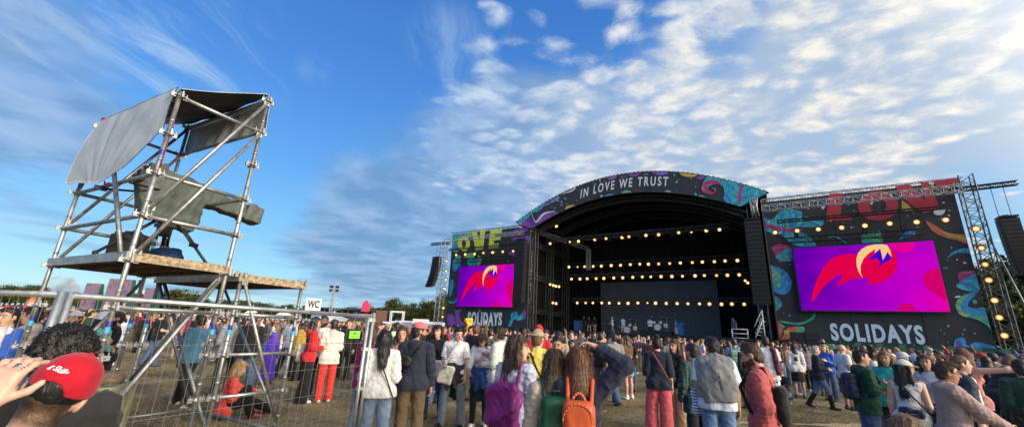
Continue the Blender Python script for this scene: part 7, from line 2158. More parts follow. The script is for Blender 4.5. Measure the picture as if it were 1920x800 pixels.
for s in (1, -1):
    c = r[2]['hc']; q = [tuple(c + r[2]['Hm'] @ _v(s * .031 + .019 * math.cos(t), .108, .006 + .015 * math.sin(t))) for t in np.linspace(0, 6.283, 13)]; mb.path(q, .0022, 5)
    mb.tube(tuple(c + r[2]['Hm'] @ _v(s * .052, .106, .01)), tuple(c + r[2]['Hm'] @ _v(s * .08, .0, .012)), .002, n=5)
worn('glasses', mb, M['dark'], BK, r[0], r[3], r[2], 'thin dark glasses on the face of the person with a hand to the mouth', 'glasses')
r = H(1040, 3.15, .1, dict(sex='f', hair='longwave', H=1.53, sleeve='long', ease=.03, top='sweater'), dict(top=(.36, .31, .26), bottom=(.02, .02, .03), hair='brown'), 'person with long wavy brown hair and beige sleeves wearing a dark green backpack', {'top': 'sweater'})
b = worn('backpack', backpack_geo(r[2], r[3], (.13, .07, .24), .22, -.21, 2, .006), M['nylon'], (.008, .06, .032), r[0], r[3], r[2], 'dark green backpack with a lime zip on beige sleeves', 'backpack')
J_, P_ = r[2], r[3]; mb = MB(); mb.path([tuple(J_['t'](.085, -.285, z)) for z in (.42, .34, .24, .14, .04)], .009, 6)
b2 = worn('zip', mb, simple('lime_zip', (.4, .6, .12), .5), BK, r[0], P_, J_, None, None); b2.parent = b; b2.location = (0, 0, 0); b2.rotation_euler = (0, 0, 0)
r = H(1088, 3.05, -.05, dict(sex='f', hair='longstraight', H=1.57, sleeve='long', ease=.034, top='sweater', armR=('ik', (.14, -.02, .81), (1, -.1, -.15), (0, 1, 0), (-.9, .1, .35)), armL='loose', h=.008, htilt=-.1), dict(top=(.014, .018, .04), bottom=(.02, .03, .06), hair='auburn'), 'person with long auburn hair and a navy sweater holding a hand up to the head', {'top': 'sweater'})
J_, P_ = r[2], r[3]
b = worn('backpack', backpack_geo(J_, P_, (.125, .065, .17), .25, -.23, 3, .004), M['leather'], (.5, .09, .03), r[0], P_, J_, 'orange leather backpack on the navy sweater below long auburn hair', 'backpack')
mb = MB(); mb.path([tuple(J_['t'](.115 * math.cos(t), -.297 - .004 * math.sin(t), .27 + .13 * math.sin(t))) for t in np.linspace(0, 3.14, 14)], .005, 5); mb.path([tuple(J_['t'](x, -.23, .42 + .05 * (1 - (x / .05) ** 2))) for x in np.linspace(-.05, .05, 7)], .011, 6)
b2 = worn('handle', mb, M['leather'], (.55, .14, .06), r[0], P_, J_, None, None); b2.parent = b; b2.location = (0, 0, 0); b2.rotation_euler = (0, 0, 0)
# --- centre right
r = H(1176, 11.6, .9, dict(sex='f', hair='long', H=1.68, fit='shorts', armR='crossed', armL='crossed', hem=.08), dict(top=(.12, .075, .04), bottom=(.18, .25, .36), hair='brown', shoe=(.6, .6, .6), **DJ), 'person in denim shorts and a brown top with bare legs in front of the crowd', {'bottom': 'shorts'})
r = H(1152, 10.6, .5, dict(hair='short', H=1.76, ease=.022, legs='stride', armR='hold'), dict(top=(.2, .2, .2), bottom=JEAN, shoe=BK, **DJ), 'person in a grey t shirt and jeans stepping forward beside the denim shorts', {'top': 't_shirt', 'bottom': 'jeans'})
r = H(1232, 7.35, .02, dict(sex='f', hair='bun', H=1.67, sleeve='elbow', ease=.03, top='sweater', fit='wide', build=1.1, legs='ease', armR='down', armL='down', hem=.1), dict(top=(.014, .017, .032), bottom=(.5, .08, .1), mat_bottom='red_speckle', hair='black', shoe=(.62, .62, .62)), 'person in wide pinkish red trousers and a navy sweater seen from behind', {'top': 'sweater', 'shoe': 'sneakers'})
worn('shoulder_bag', strap_geo(r[2], r[3], -1, .008, .05, .052), M['leather'], (.4, .12, .05), r[0], r[3], r[2], 'thin orange bag strap across the navy sweater of the person in red trousers', 'bag')
r = H(1266, 7.7, 2.2, dict(sex='f', hair='longwave', H=1.64, sleeve='long', ease=.018, fit='wide', hyaw=.35, armR='pocket', armL='crossed'), dict(top=(.009, .009, .01), bottom=(.45, .33, .2), mat_bottom='stripe_beige', hair='brown'), 'person in a black top and striped beige trousers with long wavy hair', {'top': 'sweater'})
r = H(1300, 5.9, .7, dict(hair='short', H=1.6, sleeve='long', ease=.03, hem=.2, armR='hold', armL='loose'), dict(top=(.02, .04, .03), bottom=(.02, .02, .03), mat_top='plaid'), 'person in a dark green plaid shirt mostly hidden by the grey draped hoodie', {'top': 'plaid_shirt'})
r = H(1337, 5.2, .08, dict(hair='short', H=1.7, sleeve='short', ease=.026, build=1.04, hyaw=.45, hem=.06, armL='hold', armR='loose'), dict(top=(.5, .55, .66), bottom=(.1, .17, .31), hair='black', **DJ), 'person in a white t shirt and jeans with a grey hoodie hung over the shoulders', {'top': 't_shirt', 'bottom': 'jeans'})
J_, P_ = r[2], r[3]; t = J_['t']
F = Field(t(0, 0, .25) - .48, t(0, 0, .25) + .45, .009)
fy = J_['T'] @ _v(0, 1, 0)
F.cone(t(-.13, -.045, .49), t(.13, -.045, .49), .075, .075, .04); F.cone(t(0, -.07, .42), t(.01, -.13, .24), .2, .2, .05, (fy, .3)); F.cone(t(.01, -.13, .24), t(.02, -.135, .09), .2, .185, .05, (fy, .28))
F.ell(t(.0, -.125, .43), (.115, .062, .1), J_['T'], .025); F.ell(t(.015, -.165, .33), (.06, .045, .09), J_['T'] @ roty(.1), .03)
for s in (1, -1): F.cone(t(s * .17, -.03, .5), t(s * .16, .13, .33), .06, .055, .04); F.cone(t(s * .16, .13, .33), t(s * .07, .16, .2), .055, .05, .03); F.cone(t(s * .19, -.03, .46), t(s * .2, -.09, .1), .055, .04, .04)
F.cut(t(0, 0, .03), J_['T'] @ _v(.1, 0, -1)); F.cone(t(.02, -.205, .26), t(.05, -.21, .02), .012, .016, .03, None, 's'); F.cone(t(-.09, -.2, .3), t(-.07, -.2, .05), .006, .01, .03, None, 's'); F.wrinkle(.012, 22, 6, (1, .3, .1)); F.wrinkle(.004, 60, 8, (1, .5, .2))
mb = MB(); mb.path([tuple(t(.03 + .03 * u_ ** 2, -.2 - .015 * math.sin(u_ * 3), .38 - .2 * u_)) for u_ in np.linspace(0, 1, 8)], .005, 5); child('drawstring', mb, M['cloth'], (.05, .05, .05), r[0], P_, J_)
child('hoodie', F.mesh(), M['cloth'], (.17, .18, .19), r[0], P_, J_)
worn('striped_cloth', bag_geo(t(-.25, .12, -.02), (.05, .1, .16), None, 9), M['stripe_blue'], WHT, r[0], P_, J_, 'blue and white striped cloth held beside the grey draped hoodie', 'cloth')
r = H(1422, 4.1, 1.42, dict(hair='crop', beard=1, H=1.66, build=1.1, sleeve='long', ease=.03, top='sweatshirt', hem=.14, hpitch=.35, lean=.03, armR='pocket', armL='pocket'), dict(top=(.36, .075, .08), bottom=BK, hair='brown', skin=(.5, .27, .2)), 'bearded person in a dusty red sweatshirt looking down, hands in the pockets', {'top': 'sweatshirt'})
worn('backpack', backpack_geo(r[2], r[3], (.13, .055, .19), .2, -.175, 5, .012), M['cloth'], (.012, .012, .012), r[0], r[3], r[2], 'black backpack on the dusty red sweatshirt', 'backpack')
r = H(1437, 10.2, .3, dict(hair='crop', H=1.82, ease=.024, hem=.16, fit='shorts'), dict(top=(.55, .57, .6), bottom=(.55, .57, .6), skin=SKINS[5], hair='black'), 'dark skinned person in white with a burgundy scarf over the shoulder', {'top': 't_shirt', 'bottom': 'shorts'})
F = Field(_v(-.35, -.3, -.3), _v(.35, .3, .7), .012); F.cone(r[2]['t'](.1, .08, .5), r[2]['t'](.1, -.1, .52), .06, .06).cone(r[2]['t'](.12, -.12, .5), r[2]['t'](.16, -.14, .0), .05, .06); F.wrinkle(.01, 40, 3); child('scarf', F.mesh(), M['cloth'], (.12, .02, .04), r[0], r[3], r[2])
r = H(1377, 12.2, .1, dict(hair='short', H=1.76, sleeve='long', ease=.024, legs='wide'), dict(top=(.12, .2, .33), bottom=(.07, .13, .26), mat_top='denim', **DJ), 'person in pale denim shirt and jeans with a mint backpack', {'top': 'shirt', 'bottom': 'jeans'})
worn('backpack', backpack_geo(r[2], r[3], (.14, .085, .2), .27, -.2, 5, .012), M['nylon'], (.2, .36, .26), r[0], r[3], r[2], 'mint green backpack on a pale denim shirt', 'backpack')
r = H(1397, 10.9, .4, dict(sex='f', hair='long', H=1.66, sleeve='long'), dict(top=(.02, .02, .02), bottom=(.26, .085, .03), hair='dark'), 'person in rust brown trousers behind the dusty red sweatshirt')
r = H(1527, 11.5, -1.4, dict(sex='f', hair='short', H=1.68, sleeve='long', ease=.032, legs='stride', fit='slim', shoe='boots', build=1.05, top='jacket', armR='hold', hem=.12), dict(top=(.014, .016, .028), bottom=(.09, .15, .27), hair='grey', shoe=BK, **DJ), 'grey haired person in a navy jacket, jeans and black boots walking over the open grass', {'top': 'jacket', 'bottom': 'jeans', 'shoe': 'boots'})
r = H(1470, 12.4, 2.6, dict(hair='short', H=1.74, legs='sit', armR='knee', armL='knee', sleeve='long', lean=.15), dict(top=(.015, .015, .018), bottom=(.09, .16, .29), **DJ), 'person in a black top and jeans sitting on the grass beside another in black', {'bottom': 'jeans'}, zref=.5)
r = H(1452, 12.0, 2.0, dict(sex='f', hair='long', H=1.68, legs='sit', armR='knee', armL='knee', sleeve='long', lean=.2), dict(top=(.03, .03, .03), bottom=BK, hair='dark'), 'person in all black sitting on the grass beside the jeans', zref=.5)
r = H(1489, 13.4, .15, dict(sex='f', hair='longstraight', H=1.7, sleeve='long', ease=.03, fit='skirt'), dict(top=(.58, .58, .58), bottom=BK, hair='black'), 'person in a white blouse and black skirt with long black hair, back turned', {'bottom': 'skirt'})
r = H(1547, 13.2, 2.7, dict(sex='f', hair='long', H=1.7, sleeve='long', ease=.022, armR='hold', armL='phone'), dict(top=(.03, .1, .42), bottom=JEAN, hair='blond', **DJ), 'person in a bright blue sweater and jeans facing the camera beyond the walker', {'top': 'sweater', 'bottom': 'jeans'})
r = H(1578, 11.5, -1.0, dict(hair='bald', H=1.72, ease=.024, armR='hold', fit='shorts', build=1.1), dict(top=(.6, .6, .62), bottom=(.03, .03, .035)), 'bald person in a white t shirt and dark shorts left of the green hoodie', {'top': 't_shirt', 'bottom': 'shorts'})
# --- right group
r = H(1611, 6.2, -1.15, dict(hair='short', H=1.63, sleeve='long', ease=.03, hood=1, top='hoodie', hem=.14, armR='phone', armL='hold', hyaw=-.2), dict(top=(.012, .055, .03), bottom=(.06, .1, .2), hair='dark', **DJ), 'person in a dark green hoodie and jeans holding a pink phone', {'top': 'hoodie', 'bottom': 'jeans'})
worn('backpack', backpack_geo(r[2], r[3], (.14, .08, .2), .24, -.2, 7, .012), M['nylon'], (.014, .02, .05), r[0], r[3], r[2], 'navy backpack on the dark green hoodie', 'backpack')
p = r[1](r[2]['handR'] + r[2]['faR'] * .03); o = MB().box((0, 0, 0), (.08, .012, .16), bev=.005).build('phone', simple('pink_phone_case', (.6, .03, .12), .4)); o.location = p; o.rotation_euler = (-.5, 0, r[0].rotation_euler.z); tag(o, 'pink cased phone in the hand of the person in the dark green hoodie', 'phone')
r = H(1660, 6.6, 2.95, dict(sex='f', hair='long', H=1.62, sleeve='elbow', ease=.03, fit='straight', top='blouse', armR='hold'), dict(top=(.03, .3, .28), bottom=(.01, .01, .012), hair='lightbrown'), 'person in a loose teal blouse looking towards the camera', {'top': 'blouse'})
r = H(1636, 7.6, -1.6, dict(sex='f', hair='bun', H=1.68), dict(top=(.5, .5, .5), bottom=JEAN, hair='dark', skin=SKINS[4]), 'person with a dark bun and white top between the green hoodie and teal blouse')
r = H(1690, 5.3, -.1, dict(sex='f', hair='longwave', hat='cap', H=1.53, hyaw=-.9, top='tank', sleeve='none', ease=.02, fit='straight', armR='hold', armL='loose'), dict(top=(.62, .62, .64), bottom=(.5, .52, .54), hat=(.45, .47, .4), hair='black'), 'person in a white tank top and pale cap with black hair, back turned', {'top': 'tank_top'})
J_, P_ = r[2], r[3]
b = worn('belt_bag', bag_geo(J_['t'](.02, -.19, .1), (.14, .045, .06), J_['T'] @ roty(.1), 4), M['nylon'], (.02, .025, .06), r[0], P_, J_, 'navy belt bag slung across the back of the white tank top', 'bag')
b2 = worn('strap', strap_geo(J_, P_, -1, .012, .1, .03), M['nylon'], (.02, .025, .06), r[0], P_, J_, None, None); b2.parent = b; b2.location = (0, 0, 0); b2.rotation_euler = (0, 0, 0)
worn('handbag', bag_geo(J_['t'](.3, .02, .0), (.08, .15, .17), None, 7), M['nylon'], BK, r[0], P_, J_, 'black soft bag hanging beside the white tank top', 'bag')
r = H(1736, 6.2, 2.7, dict(sex='f', hair='long', H=1.6, sleeve='long', armR='phone', hyaw=.3), dict(top=(.5, .48, .48), bottom=BK, hair='brown'), 'brown haired person holding a blue cup above the pale cap')
p = r[1](r[2]['handR']); o = MB().tube((0, 0, -.06), (0, 0, .06), .032, .042, n=14).build('cup', simple('blue_cup', (.03, .16, .5), .35)); o.location = p; tag(o, 'blue plastic cup in the hand of the brown haired person', 'cup')
r = H(1766, 4.5, -1.25, dict(hair='short', H=1.55, build=1.14, sleeve='long', ease=.034, hood=1, top='hoodie', hem=.14, armR=('ik', (.12, .42, .12), (.5, -.3, -1), (0, 0, 1)), armL='low_reach', hyaw=-.1, hpitch=.12), dict(top=(.34, .24, .22), bottom=(.05, .05, .07), hair='brown', mat_top='cloth'), 'person with glasses in a dusty pink hoodie reaching forward', {'top': 'hoodie'})
mb = MB(); c = r[2]['hc']
for s in (1, -1):
    q = [tuple(c + r[2]['Hm'] @ _v(s * .031 + .019 * math.cos(t_), .108, .006 + .015 * math.sin(t_))) for t_ in np.linspace(0, 6.283, 13)]; mb.path(q, .0022, 5); mb.tube(tuple(c + r[2]['Hm'] @ _v(s * .052, .106, .01)), tuple(c + r[2]['Hm'] @ _v(s * .08, .0, .012)), .0025, n=5)
worn('glasses', mb, M['dark'], BK, r[0], r[3], r[2], 'dark glasses on the face of the person in the dusty pink hoodie', 'glasses')
r = H(1797, 5.5, -1.3, dict(hair='crop', H=1.62, sleeve='long', ease=.022, top='jacket', build=1.05, hem=.12), dict(top=(.03, .04, .06), bottom=JEAN, hair='lightbrown', **DJ), 'person with cropped fair hair in a navy jacket over a white t shirt', {'top': 'jacket', 'bottom': 'jeans'})
F = Field(_v(-.25, -.1, -.15), _v(.25, .3, .6), .012); J_ = r[2]; F.cone(J_['t'](0, .075, .45), J_['t'](0, .09, .0), .075, .1, .02, (_v(0, 1, 0), .75)); child('t_shirt', F.mesh(), M['cloth'], (.6, .6, .6), r[0], r[3], J_)
r = H(1808, 6.6, -.3, dict(sex='f', hair='longstraight', H=1.72, top='tank', sleeve='none', armR='wide', armL='loose', fit='slim'), dict(top=(.5, .22, .2), bottom=(.02, .02, .025), hair='auburn'), 'person in a pink tank top with long hair stretching one arm out', {'top': 'tank_top'})
r = H(1858, 7.4, -.9, dict(hair='short', H=1.74, sleeve='long', ease=.026, lean=.5, legs='step', armR='low_reach', armL='low_reach', hpitch=.2), dict(top=(.012, .015, .025), bottom=(.012, .016, .035), hair='lightbrown'), 'fair haired person in navy bending forward under the stretched arm', zref=1.3)
r = H(1914, 5.4, .2, dict(hair='short', H=1.6, sleeve='long', ease=.03, hem=.14, build=1.05), dict(top=(.012, .045, .03), bottom=(.12, .18, .28), hair='dark', **DJ), 'person in a dark green sweater and jeans cut by the frame edge', {'top': 'sweater', 'bottom': 'jeans'})
worn('shoulder_bag', bag_geo(r[2]['t'](-.14, -.2, .02), (.12, .06, .15), None, 7), M['nylon'], BK, r[0], r[3], r[2], 'black shoulder bag on the dark green sweater at the frame edge', 'bag')
r = H(1890, 8.6, 1.9, dict(hair='curly', H=1.68, sleeve='long', ease=.03, armR='phone'), dict(top=(.02, .02, .025), bottom=(.03, .03, .04), hair='black'), 'curly haired person in black facing left near the frame edge', {'top': 'sweater'})
r = H(1706, 1.85, -.1, dict(sex='f', hair='long', H=1.36, h=.009), dict(top=(.2, .2, .22), bottom=JEAN, hair='lightbrown'), 'child with light brown hair whose head top alone shows at the lower frame edge', zref=1.2)
# --- the two heads at the lower left
r = H(124, 1.62, .2, dict(hair='curly', H=1.575, h=.007, locks=9000, sleeve='long', ease=.025), dict(top=(.02, .02, .022), bottom=BK, hair='black', skin=SKINS[0]), 'person with thick curly black hair right in front of the red cap', {'top': 'sweater'})
r = H(78, 1.2, -.3, dict(hair='bald', fade=1, H=1.535, h=.006, sleeve='short', ease=.018, htilt=.42, hpitch=.05, armL=('ik', (-.0, -.33, .685), (.8, -.2, -.7), (-1, -.2, 0), (-.2, .28, .94)), curl=.5), dict(top=(.05, .05, .06), bottom=JEAN, hair='dark', skin=(.56, .33, .25)), 'person in a red cap with clipped hair, raising a ringed hand to the cap', {'top': 't_shirt'}, zref=1.45)
FGCAP = r
J_, P_ = r[2], r[3]; c, Hm = J_['hc'], J_['Hm']; pp = lambda x, y, z: c + Hm @ _v(x, y, z)
F = Field(c - .2, c + .25, .005)
F.ell(pp(0, -.016, .03), (.089, .11, .104), Hm, 0); F.cut(pp(0, .0, .012), Hm @ _v(0, .05, -1))
F.cone(pp(-.03, .09, .03), pp(.03, .09, .03), .04, .04, .012, (Hm @ _v(0, .2, 1), .2)); F.cone(pp(-.025, .135, .02), pp(.025, .135, .02), .042, .042, .012, (Hm @ _v(0, .25, 1), .16)); F.ell(pp(0, -.016, .135), (.01, .01, .006), Hm, .004)
F.apply(pp(0, -.12, .005) - .1, pp(0, -.12, .005) + .1, lambda x, y, z: _ell_d(x, y, z, pp(0, -.12, .005), (.042, .05, .034), Hm), .006, 's')
F.wrinkle(.0022, 70, 5)
cap = child('cap', F.mesh(), M['cloth'], (.4, .006, .02), r[0], P_, J_)
F = Field(c - .16, c + .16, .006); F.ell(pp(0, -.016, .026), (.083, .103, .098), Hm, 0); F.cut(pp(0, -.03, -.005), Hm @ _v(0, .25, -1)); F.cut(pp(0, .07, 0), Hm @ _v(0, 1, 0)); F.wrinkle(.003, 120, 3)
child('hair', F.mesh(), M['hair'], HAIRC['black'], r[0], P_, J_)
V, Fc = text_geo('g Skills', .075, .021, .02, .25)
mb = MB()
def cap_text(x, y, d):
    a = -.62 + x / .1; z = .062 + y
    k = math.sqrt(max(.05, 1 - ((z - .03) / .104) ** 2)); e = .0025 - .0035 * d
    return tuple(pp((.089 * k + e) * math.sin(a), -.016 - (.11 * k + e) * math.cos(a), z))
text_solid(mb, V, Fc, cap_text, 1)
t_ = worn('lettering', mb, M['letter_white'], WHT, r[0], P_, J_, None, None); t_.parent = cap; t_.location = (0, 0, 0); t_.rotation_euler = (0, 0, 0)
# silver ring on the raised hand
w, d, th, nn = J_['wrL'], J_['faL'], J_['thL'], J_['pnL']
p0 = w + d * .088 + th * (.031 - .0207); d1 = _n(d * math.cos(.55) + nn * math.sin(.55))
mb = MB(); q = p0 + d1 * .018; a_ = _n(np.cross(d1, nn)); b_ = np.cross(d1, a_)
mb.path([tuple(q + (a_ * math.cos(t) + b_ * math.sin(t)) * .0115) for t in np.linspace(0, 6.283, 17)], .0028, 6)
up_ = -nn if True else nn
mb.box(tuple(q - _n(nn - d1 * (nn @ d1)) * .0125), (.011, .011, .006), M=Matrix((tuple(a_), tuple(d1), tuple(np.cross(a_, d1)))).transposed(), bev=.002)
M['silver'] = simple('silver', (.6, .6, .58), .25, 1.0, var=.05)
worn('ring', mb, M['silver'], WHT, r[0], P_, J_, 'silver ring on the finger of the hand at the red cap', 'ring')
# yellow balloon figure held above the crowd
p = pt(877, 614, 24); F = Field((-.5, -.3, -1.2), (.5, .3, 1.0), .03)
F.cone((.0, 0, -1.1), (.05, 0, .2), .13, .14); F.cone((.05, 0, .2), (-.12, 0, .5), .14, .15); F.cone((-.12, 0, .5), (.2, 0, .55), .15, .13); F.cone((.2, 0, .5), (.16, 0, .1), .12, .09)
V, Q = F.mesh(); o = mesh_np('balloon', V * .85, Q, simple('yellow_balloon', (.7, .45, .02), .35)); o.location = (p[0], p[1], p[2]); tag(o, 'bent yellow long balloon held up in front of the left printed wall', 'balloon')
# ------------------------------------------------------------------ the crowd
M['c_hat'] = cloth('crowd_hat', 'tint_hat')
CSLOT = ['c_skin', 'c_hair', 'c_top', 'c_bottom', 'c_shoe', 'c_hat', 'dark']
def crowd_arrays(spec, h):
    spec = dict(spec); spec['h'] = h; spec['fingers'] = False
    P, J, out = make_fields(spec)
    Vs, Qs, Ms = [], [], []; n = 0
    for k, F in out.items():
        V, Q = part_mesh(F)
        if len(Q) == 0: continue
        if k == 'body':
            bm_ = body_mats(P, J, V, Q); m = np.where(bm_ == 2, 1, np.where(bm_ == 1, 6, 0))
            # drop what the clothes hide
            z = V[Q].mean(1)[:, 2]; keep = np.ones(len(Q), bool)
            if P['fit'] not in ('shorts', 'skirt'): keep &= ~((z < -.02) & (z > -.78) & (np.abs(V[Q].mean(1)[:, 0]) < .2))
            Q, m = Q[keep], m[keep]
        else:
            m = np.full(len(Q), {'hair': 1, 'top': 2, 'bottom': 3, 'shoe': 4, 'hat': 5}[k])
        Vs.append(V); Qs.append(Q + n); Ms.append(m); n += len(V)
    V = (np.concatenate(Vs) + _v(0, 0, J['dz'])) * (P['H'] / 1.75)
    return V, np.concatenate(Qs), np.concatenate(Ms)
PROT = []   # (sex, hair words, garment words, mesh)
HAIRW = {'short': 'short hair', 'long': 'long hair', 'longwave': 'wavy long hair', 'bun': 'a hair bun', 'ponytail': 'a ponytail', 'bob': 'bobbed hair', 'messy': 'tousled hair', 'curly': 'curly hair', 'crop': 'cropped hair', 'bald': 'a bald head', 'longstraight': 'straight long hair'}
GARM = [('t-shirt', dict(top='tee', sleeve='short', ease=.02)), ('hoodie', dict(top='hoodie', sleeve='long', ease=.03, hood=1)), ('sweater', dict(top='sweater', sleeve='long', ease=.022)), ('tank top', dict(top='tank', sleeve='none', ease=.014)), ('jacket', dict(top='jacket', sleeve='long', ease=.032, hem=.13))]
POSE = [dict(), dict(armR='phone'), dict(armR='crossed', armL='crossed'), dict(armR='hold', legs='ease'), dict(armL='pocket', armR='phone', legs='ease'), dict(legs='step', armR='hold'), dict(armR='hip', legs='wide'), dict(armR='face'), dict(armL='hold', armR='hold', lean=.06), dict(armR='high', hpitch=-.1), dict(armR='loose', lean=.12, hpitch=.4)]
rn = random.Random(77)
combo = []
for i in range(34):
    sex = 'f' if i % 2 else 'm'
    hair = ['short', 'long', 'messy', 'longwave', 'crop', 'bun', 'short', 'ponytail', 'curly', 'bob', 'short', 'longstraight'][i % 12] if i < 24 else rn.choice(['short', 'long', 'messy', 'longstraight', 'bun'])
    g, gs = GARM[(i * 3 + i // 5) % 5] if sex == 'f' or (i * 3 + i // 5) % 5 != 3 else GARM[0]
    hat = {5: 'cap', 13: 'cap_back', 24: 'bucket'}.get(i)
    sp = dict(sex=sex, hair=hair, hat=hat, H=(1.76 if sex == 'm' else 1.65) + rn.uniform(-.07, .08), build=rn.uniform(.95, 1.12), fit=['straight', 'slim', 'straight', 'wide', 'shorts', 'straight'][i % 6], hyaw=rn.uniform(-.6, .6), hpitch=rn.uniform(-.05, .3), seed=i + 50)
    sp.update(gs); sp.update(POSE[i % len(POSE)])
    combo.append((sp, g, hair, hat))
def proto_mesh(i):
    sp, g, hair, hat = combo[i]
    V, Q, m = crowd_arrays(sp, .019)
    o = mesh_np('person', V, Q, [M[k] for k in CSLOT], m)
    me = o.data; bpy.data.objects.remove(o); return me
PMESH = [proto_mesh(i) for i in range(len(combo))]
TOPC = [('black', (.01, .01, .011), 36), ('navy', (.015, .02, .045), 18), ('white', (.55, .55, .55), 13), ('grey', (.14, .14, .15), 13), ('beige', (.36, .29, .2), 7), ('red', (.33, .03, .03), 4), ('dark green', (.015, .06, .03), 5), ('light blue', (.2, .32, .45), 5), ('blue', (.03, .08, .26), 3), ('pink', (.4, .16, .19), 2), ('mustard', (.3, .18, .03), 2), ('burgundy', (.14, .02, .035), 4), ('lilac', (.3, .24, .42), 3), ('teal', (.03, .17, .17), 1), ('orange', (.4, .13, .03), 1), ('brown', (.11, .06, .035), 4)]
BOTC = [('blue jeans', (.07, .12, .22), 26), ('black trousers', (.01, .01, .012), 30), ('pale jeans', (.22, .29, .38), 10), ('grey trousers', (.11, .11, .12), 10), ('beige trousers', (.33, .25, .16), 9), ('green trousers', (.05, .06, .03), 5), ('white trousers', (.5, .5, .5), 5), ('brown trousers', (.1, .06, .035), 5)]
HCOL = [('black', 'black', 22), ('dark', 'dark', 24), ('brown', 'brown', 26), ('light brown', 'lightbrown', 12), ('blond', 'blond', 8), ('auburn', 'auburn', 5), ('grey', 'grey', 3)]
HATC = [('white', (.6, .6, .6)), ('white', (.55, .55, .55)), ('red', (.4, .03, .03)), ('black', (.012, .012, .012)), ('navy', (.012, .015, .03)), ('beige', (.35, .28, .18))]
HATW = {'cap': 'cap', 'cap_back': 'backward cap', 'bucket': 'bucket hat', 'beanie': 'beanie'}
def wpick(L): return rn.choices(L, [q[-1] for q in L])[0]
def stage_depth(px):
    """optical depth of the pit barrier in front of the stage seen at column px"""
    r = ray(px, 620); P0 = SO + SN * -4.5
    t, u = np.linalg.solve(np.array([[r[0], -SD[0]], [r[1], -SD[1]]]), P0)
    return t if (t > 0 and u > -16) else 70.0
TOWER = [PT[k] for k in 'ABCDEF']
seen_labels = set(); XY = list(HERO_XY)
def free(x, y, dmin):
    for a, b in XY:
        if (a - x) ** 2 + (b - y) ** 2 < dmin * dmin: return False
    return True
def place_at(px, depth):
    if px < 700:
        p = pt(px, 600, depth)
    x, y = at_height(px, depth, 1.5)
    return x, y
def where(px, depth):
    if px < 330: z = ['beyond the concrete block', 'under the scaffold deck', 'near the pink boards'][0 if depth < 15 else 1 if depth < 26 else 2]
    elif px < 470: z = 'seen between scaffold legs'
    elif px < 700: z = ['behind the violet cape', 'near the white peaked tents'][0 if depth < 20 else 1]
    elif px < 1000: z = ['beyond the white rain jacket', 'before the lime letters'][0 if depth < 18 else 1]
    elif px < 1220: z = ['beyond the denim shorts', 'before the blue case'][0 if depth < 18 else 1]
    elif px < 1440: z = ['beyond the pinkish trousers', 'before the dark video wall'][0 if depth < 17 else 1]
    elif px < 1700: z = ['beyond the walker in boots', 'below the red letters'][0 if depth < 17 else 1]
    else: z = ['behind the pink hoodie', 'below the lattice tower'][0 if depth < 13 else 1]
    return z
def add_person(x, y, rz, px, depth):
    for _ in range(60):
        i = rn.randrange(len(combo)); sp, g, hair, hat = combo[i]
        tn, tc_, _w = wpick(TOPC); bn, bc_, _w = wpick(BOTC); hn, hk, _w = wpick(HCOL); hat_n, hat_c = rn.choice(HATC)
        head = f'{hat_n} {HATW[hat]}' if hat else (f'{hn} {HAIRW[hair]}'.replace('black a ', 'a black ') if not HAIRW[hair].startswith('a ') else f'a {hn} {HAIRW[hair][2:]}')
        if sp['fit'] == 'shorts': bn = bn.replace('trousers', 'shorts').replace('jeans', 'denim shorts')
        lab = f'person in {tn} {g}, {bn} and {head}, {where(px, depth)}'
        if lab not in seen_labels and len(lab.replace(',', '').split()) <= 16: break
    seen_labels.add(lab)
    o = bpy.data.objects.new('person', PMESH[i]); COL.objects.link(o)
    o.location = (x, y, 0); o.rotation_euler = (0, 0, rz); s = rn.uniform(.92, .99); o.scale = (s, s, s)
    j = lambda c: [float(max(0.004, q * rn.uniform(.8, 1.2))) for q in c]
    o['tint_skin'] = j(rn.choice(SKINS[:4] * 3 + SKINS[4:])); o['tint_hair'] = j(HAIRC[hk]); o['tint_top'] = j(tc_); o['tint_bottom'] = j(bc_); o['tint_shoe'] = j(rn.choice([(.5, .5, .5), (.02, .02, .02), (.15, .1, .06), (.55, .55, .55)])); o['tint_hat'] = j(hat_c)
    tag(o, lab, 'person', 'people standing in the festival crowd')
def min_depth(px):
    return float(np.interp(px, [0, 150, 300, 460, 680, 700, 800, 960, 1100, 1150, 1300, 1400, 1470, 1640, 1700, 1800, 1920], [9, 10, 15.5, 15.5, 15, 9.5, 9.5, 9.5, 9.5, 12.8, 12.6, 12.8, 14, 14.5, 10, 9.5, 10]))
n_ind = 0; tries = 0
TARGET = 235
while n_ind < TARGET and tries < 20000:
    tries += 1
    px = rn.uniform(-20, 1940) if rn.random() < .8 else rn.uniform(700, 1300)
    mn = min_depth(px); mx = min(stage_depth(px), 46)
    if mx <= mn + 1: continue
    d = mn + (mx - mn) * rn.random() ** 2.1
    x, y = at_height(px, d, 1.5)
    if not free(x, y, .52): continue
    XY.append((x, y))
    away = math.atan2(-x, y)
    # most look at the stage, others at each other
    st_ = math.atan2(-(SO[0] + SD[0] * 14 - x), SO[1] + SD[1] * 14 - y)
    rz = st_ + rn.gauss(0, .45) if rn.random() < .62 else rn.uniform(0, 6.283)
    add_person(x, y, rz, px, d); n_ind += 1
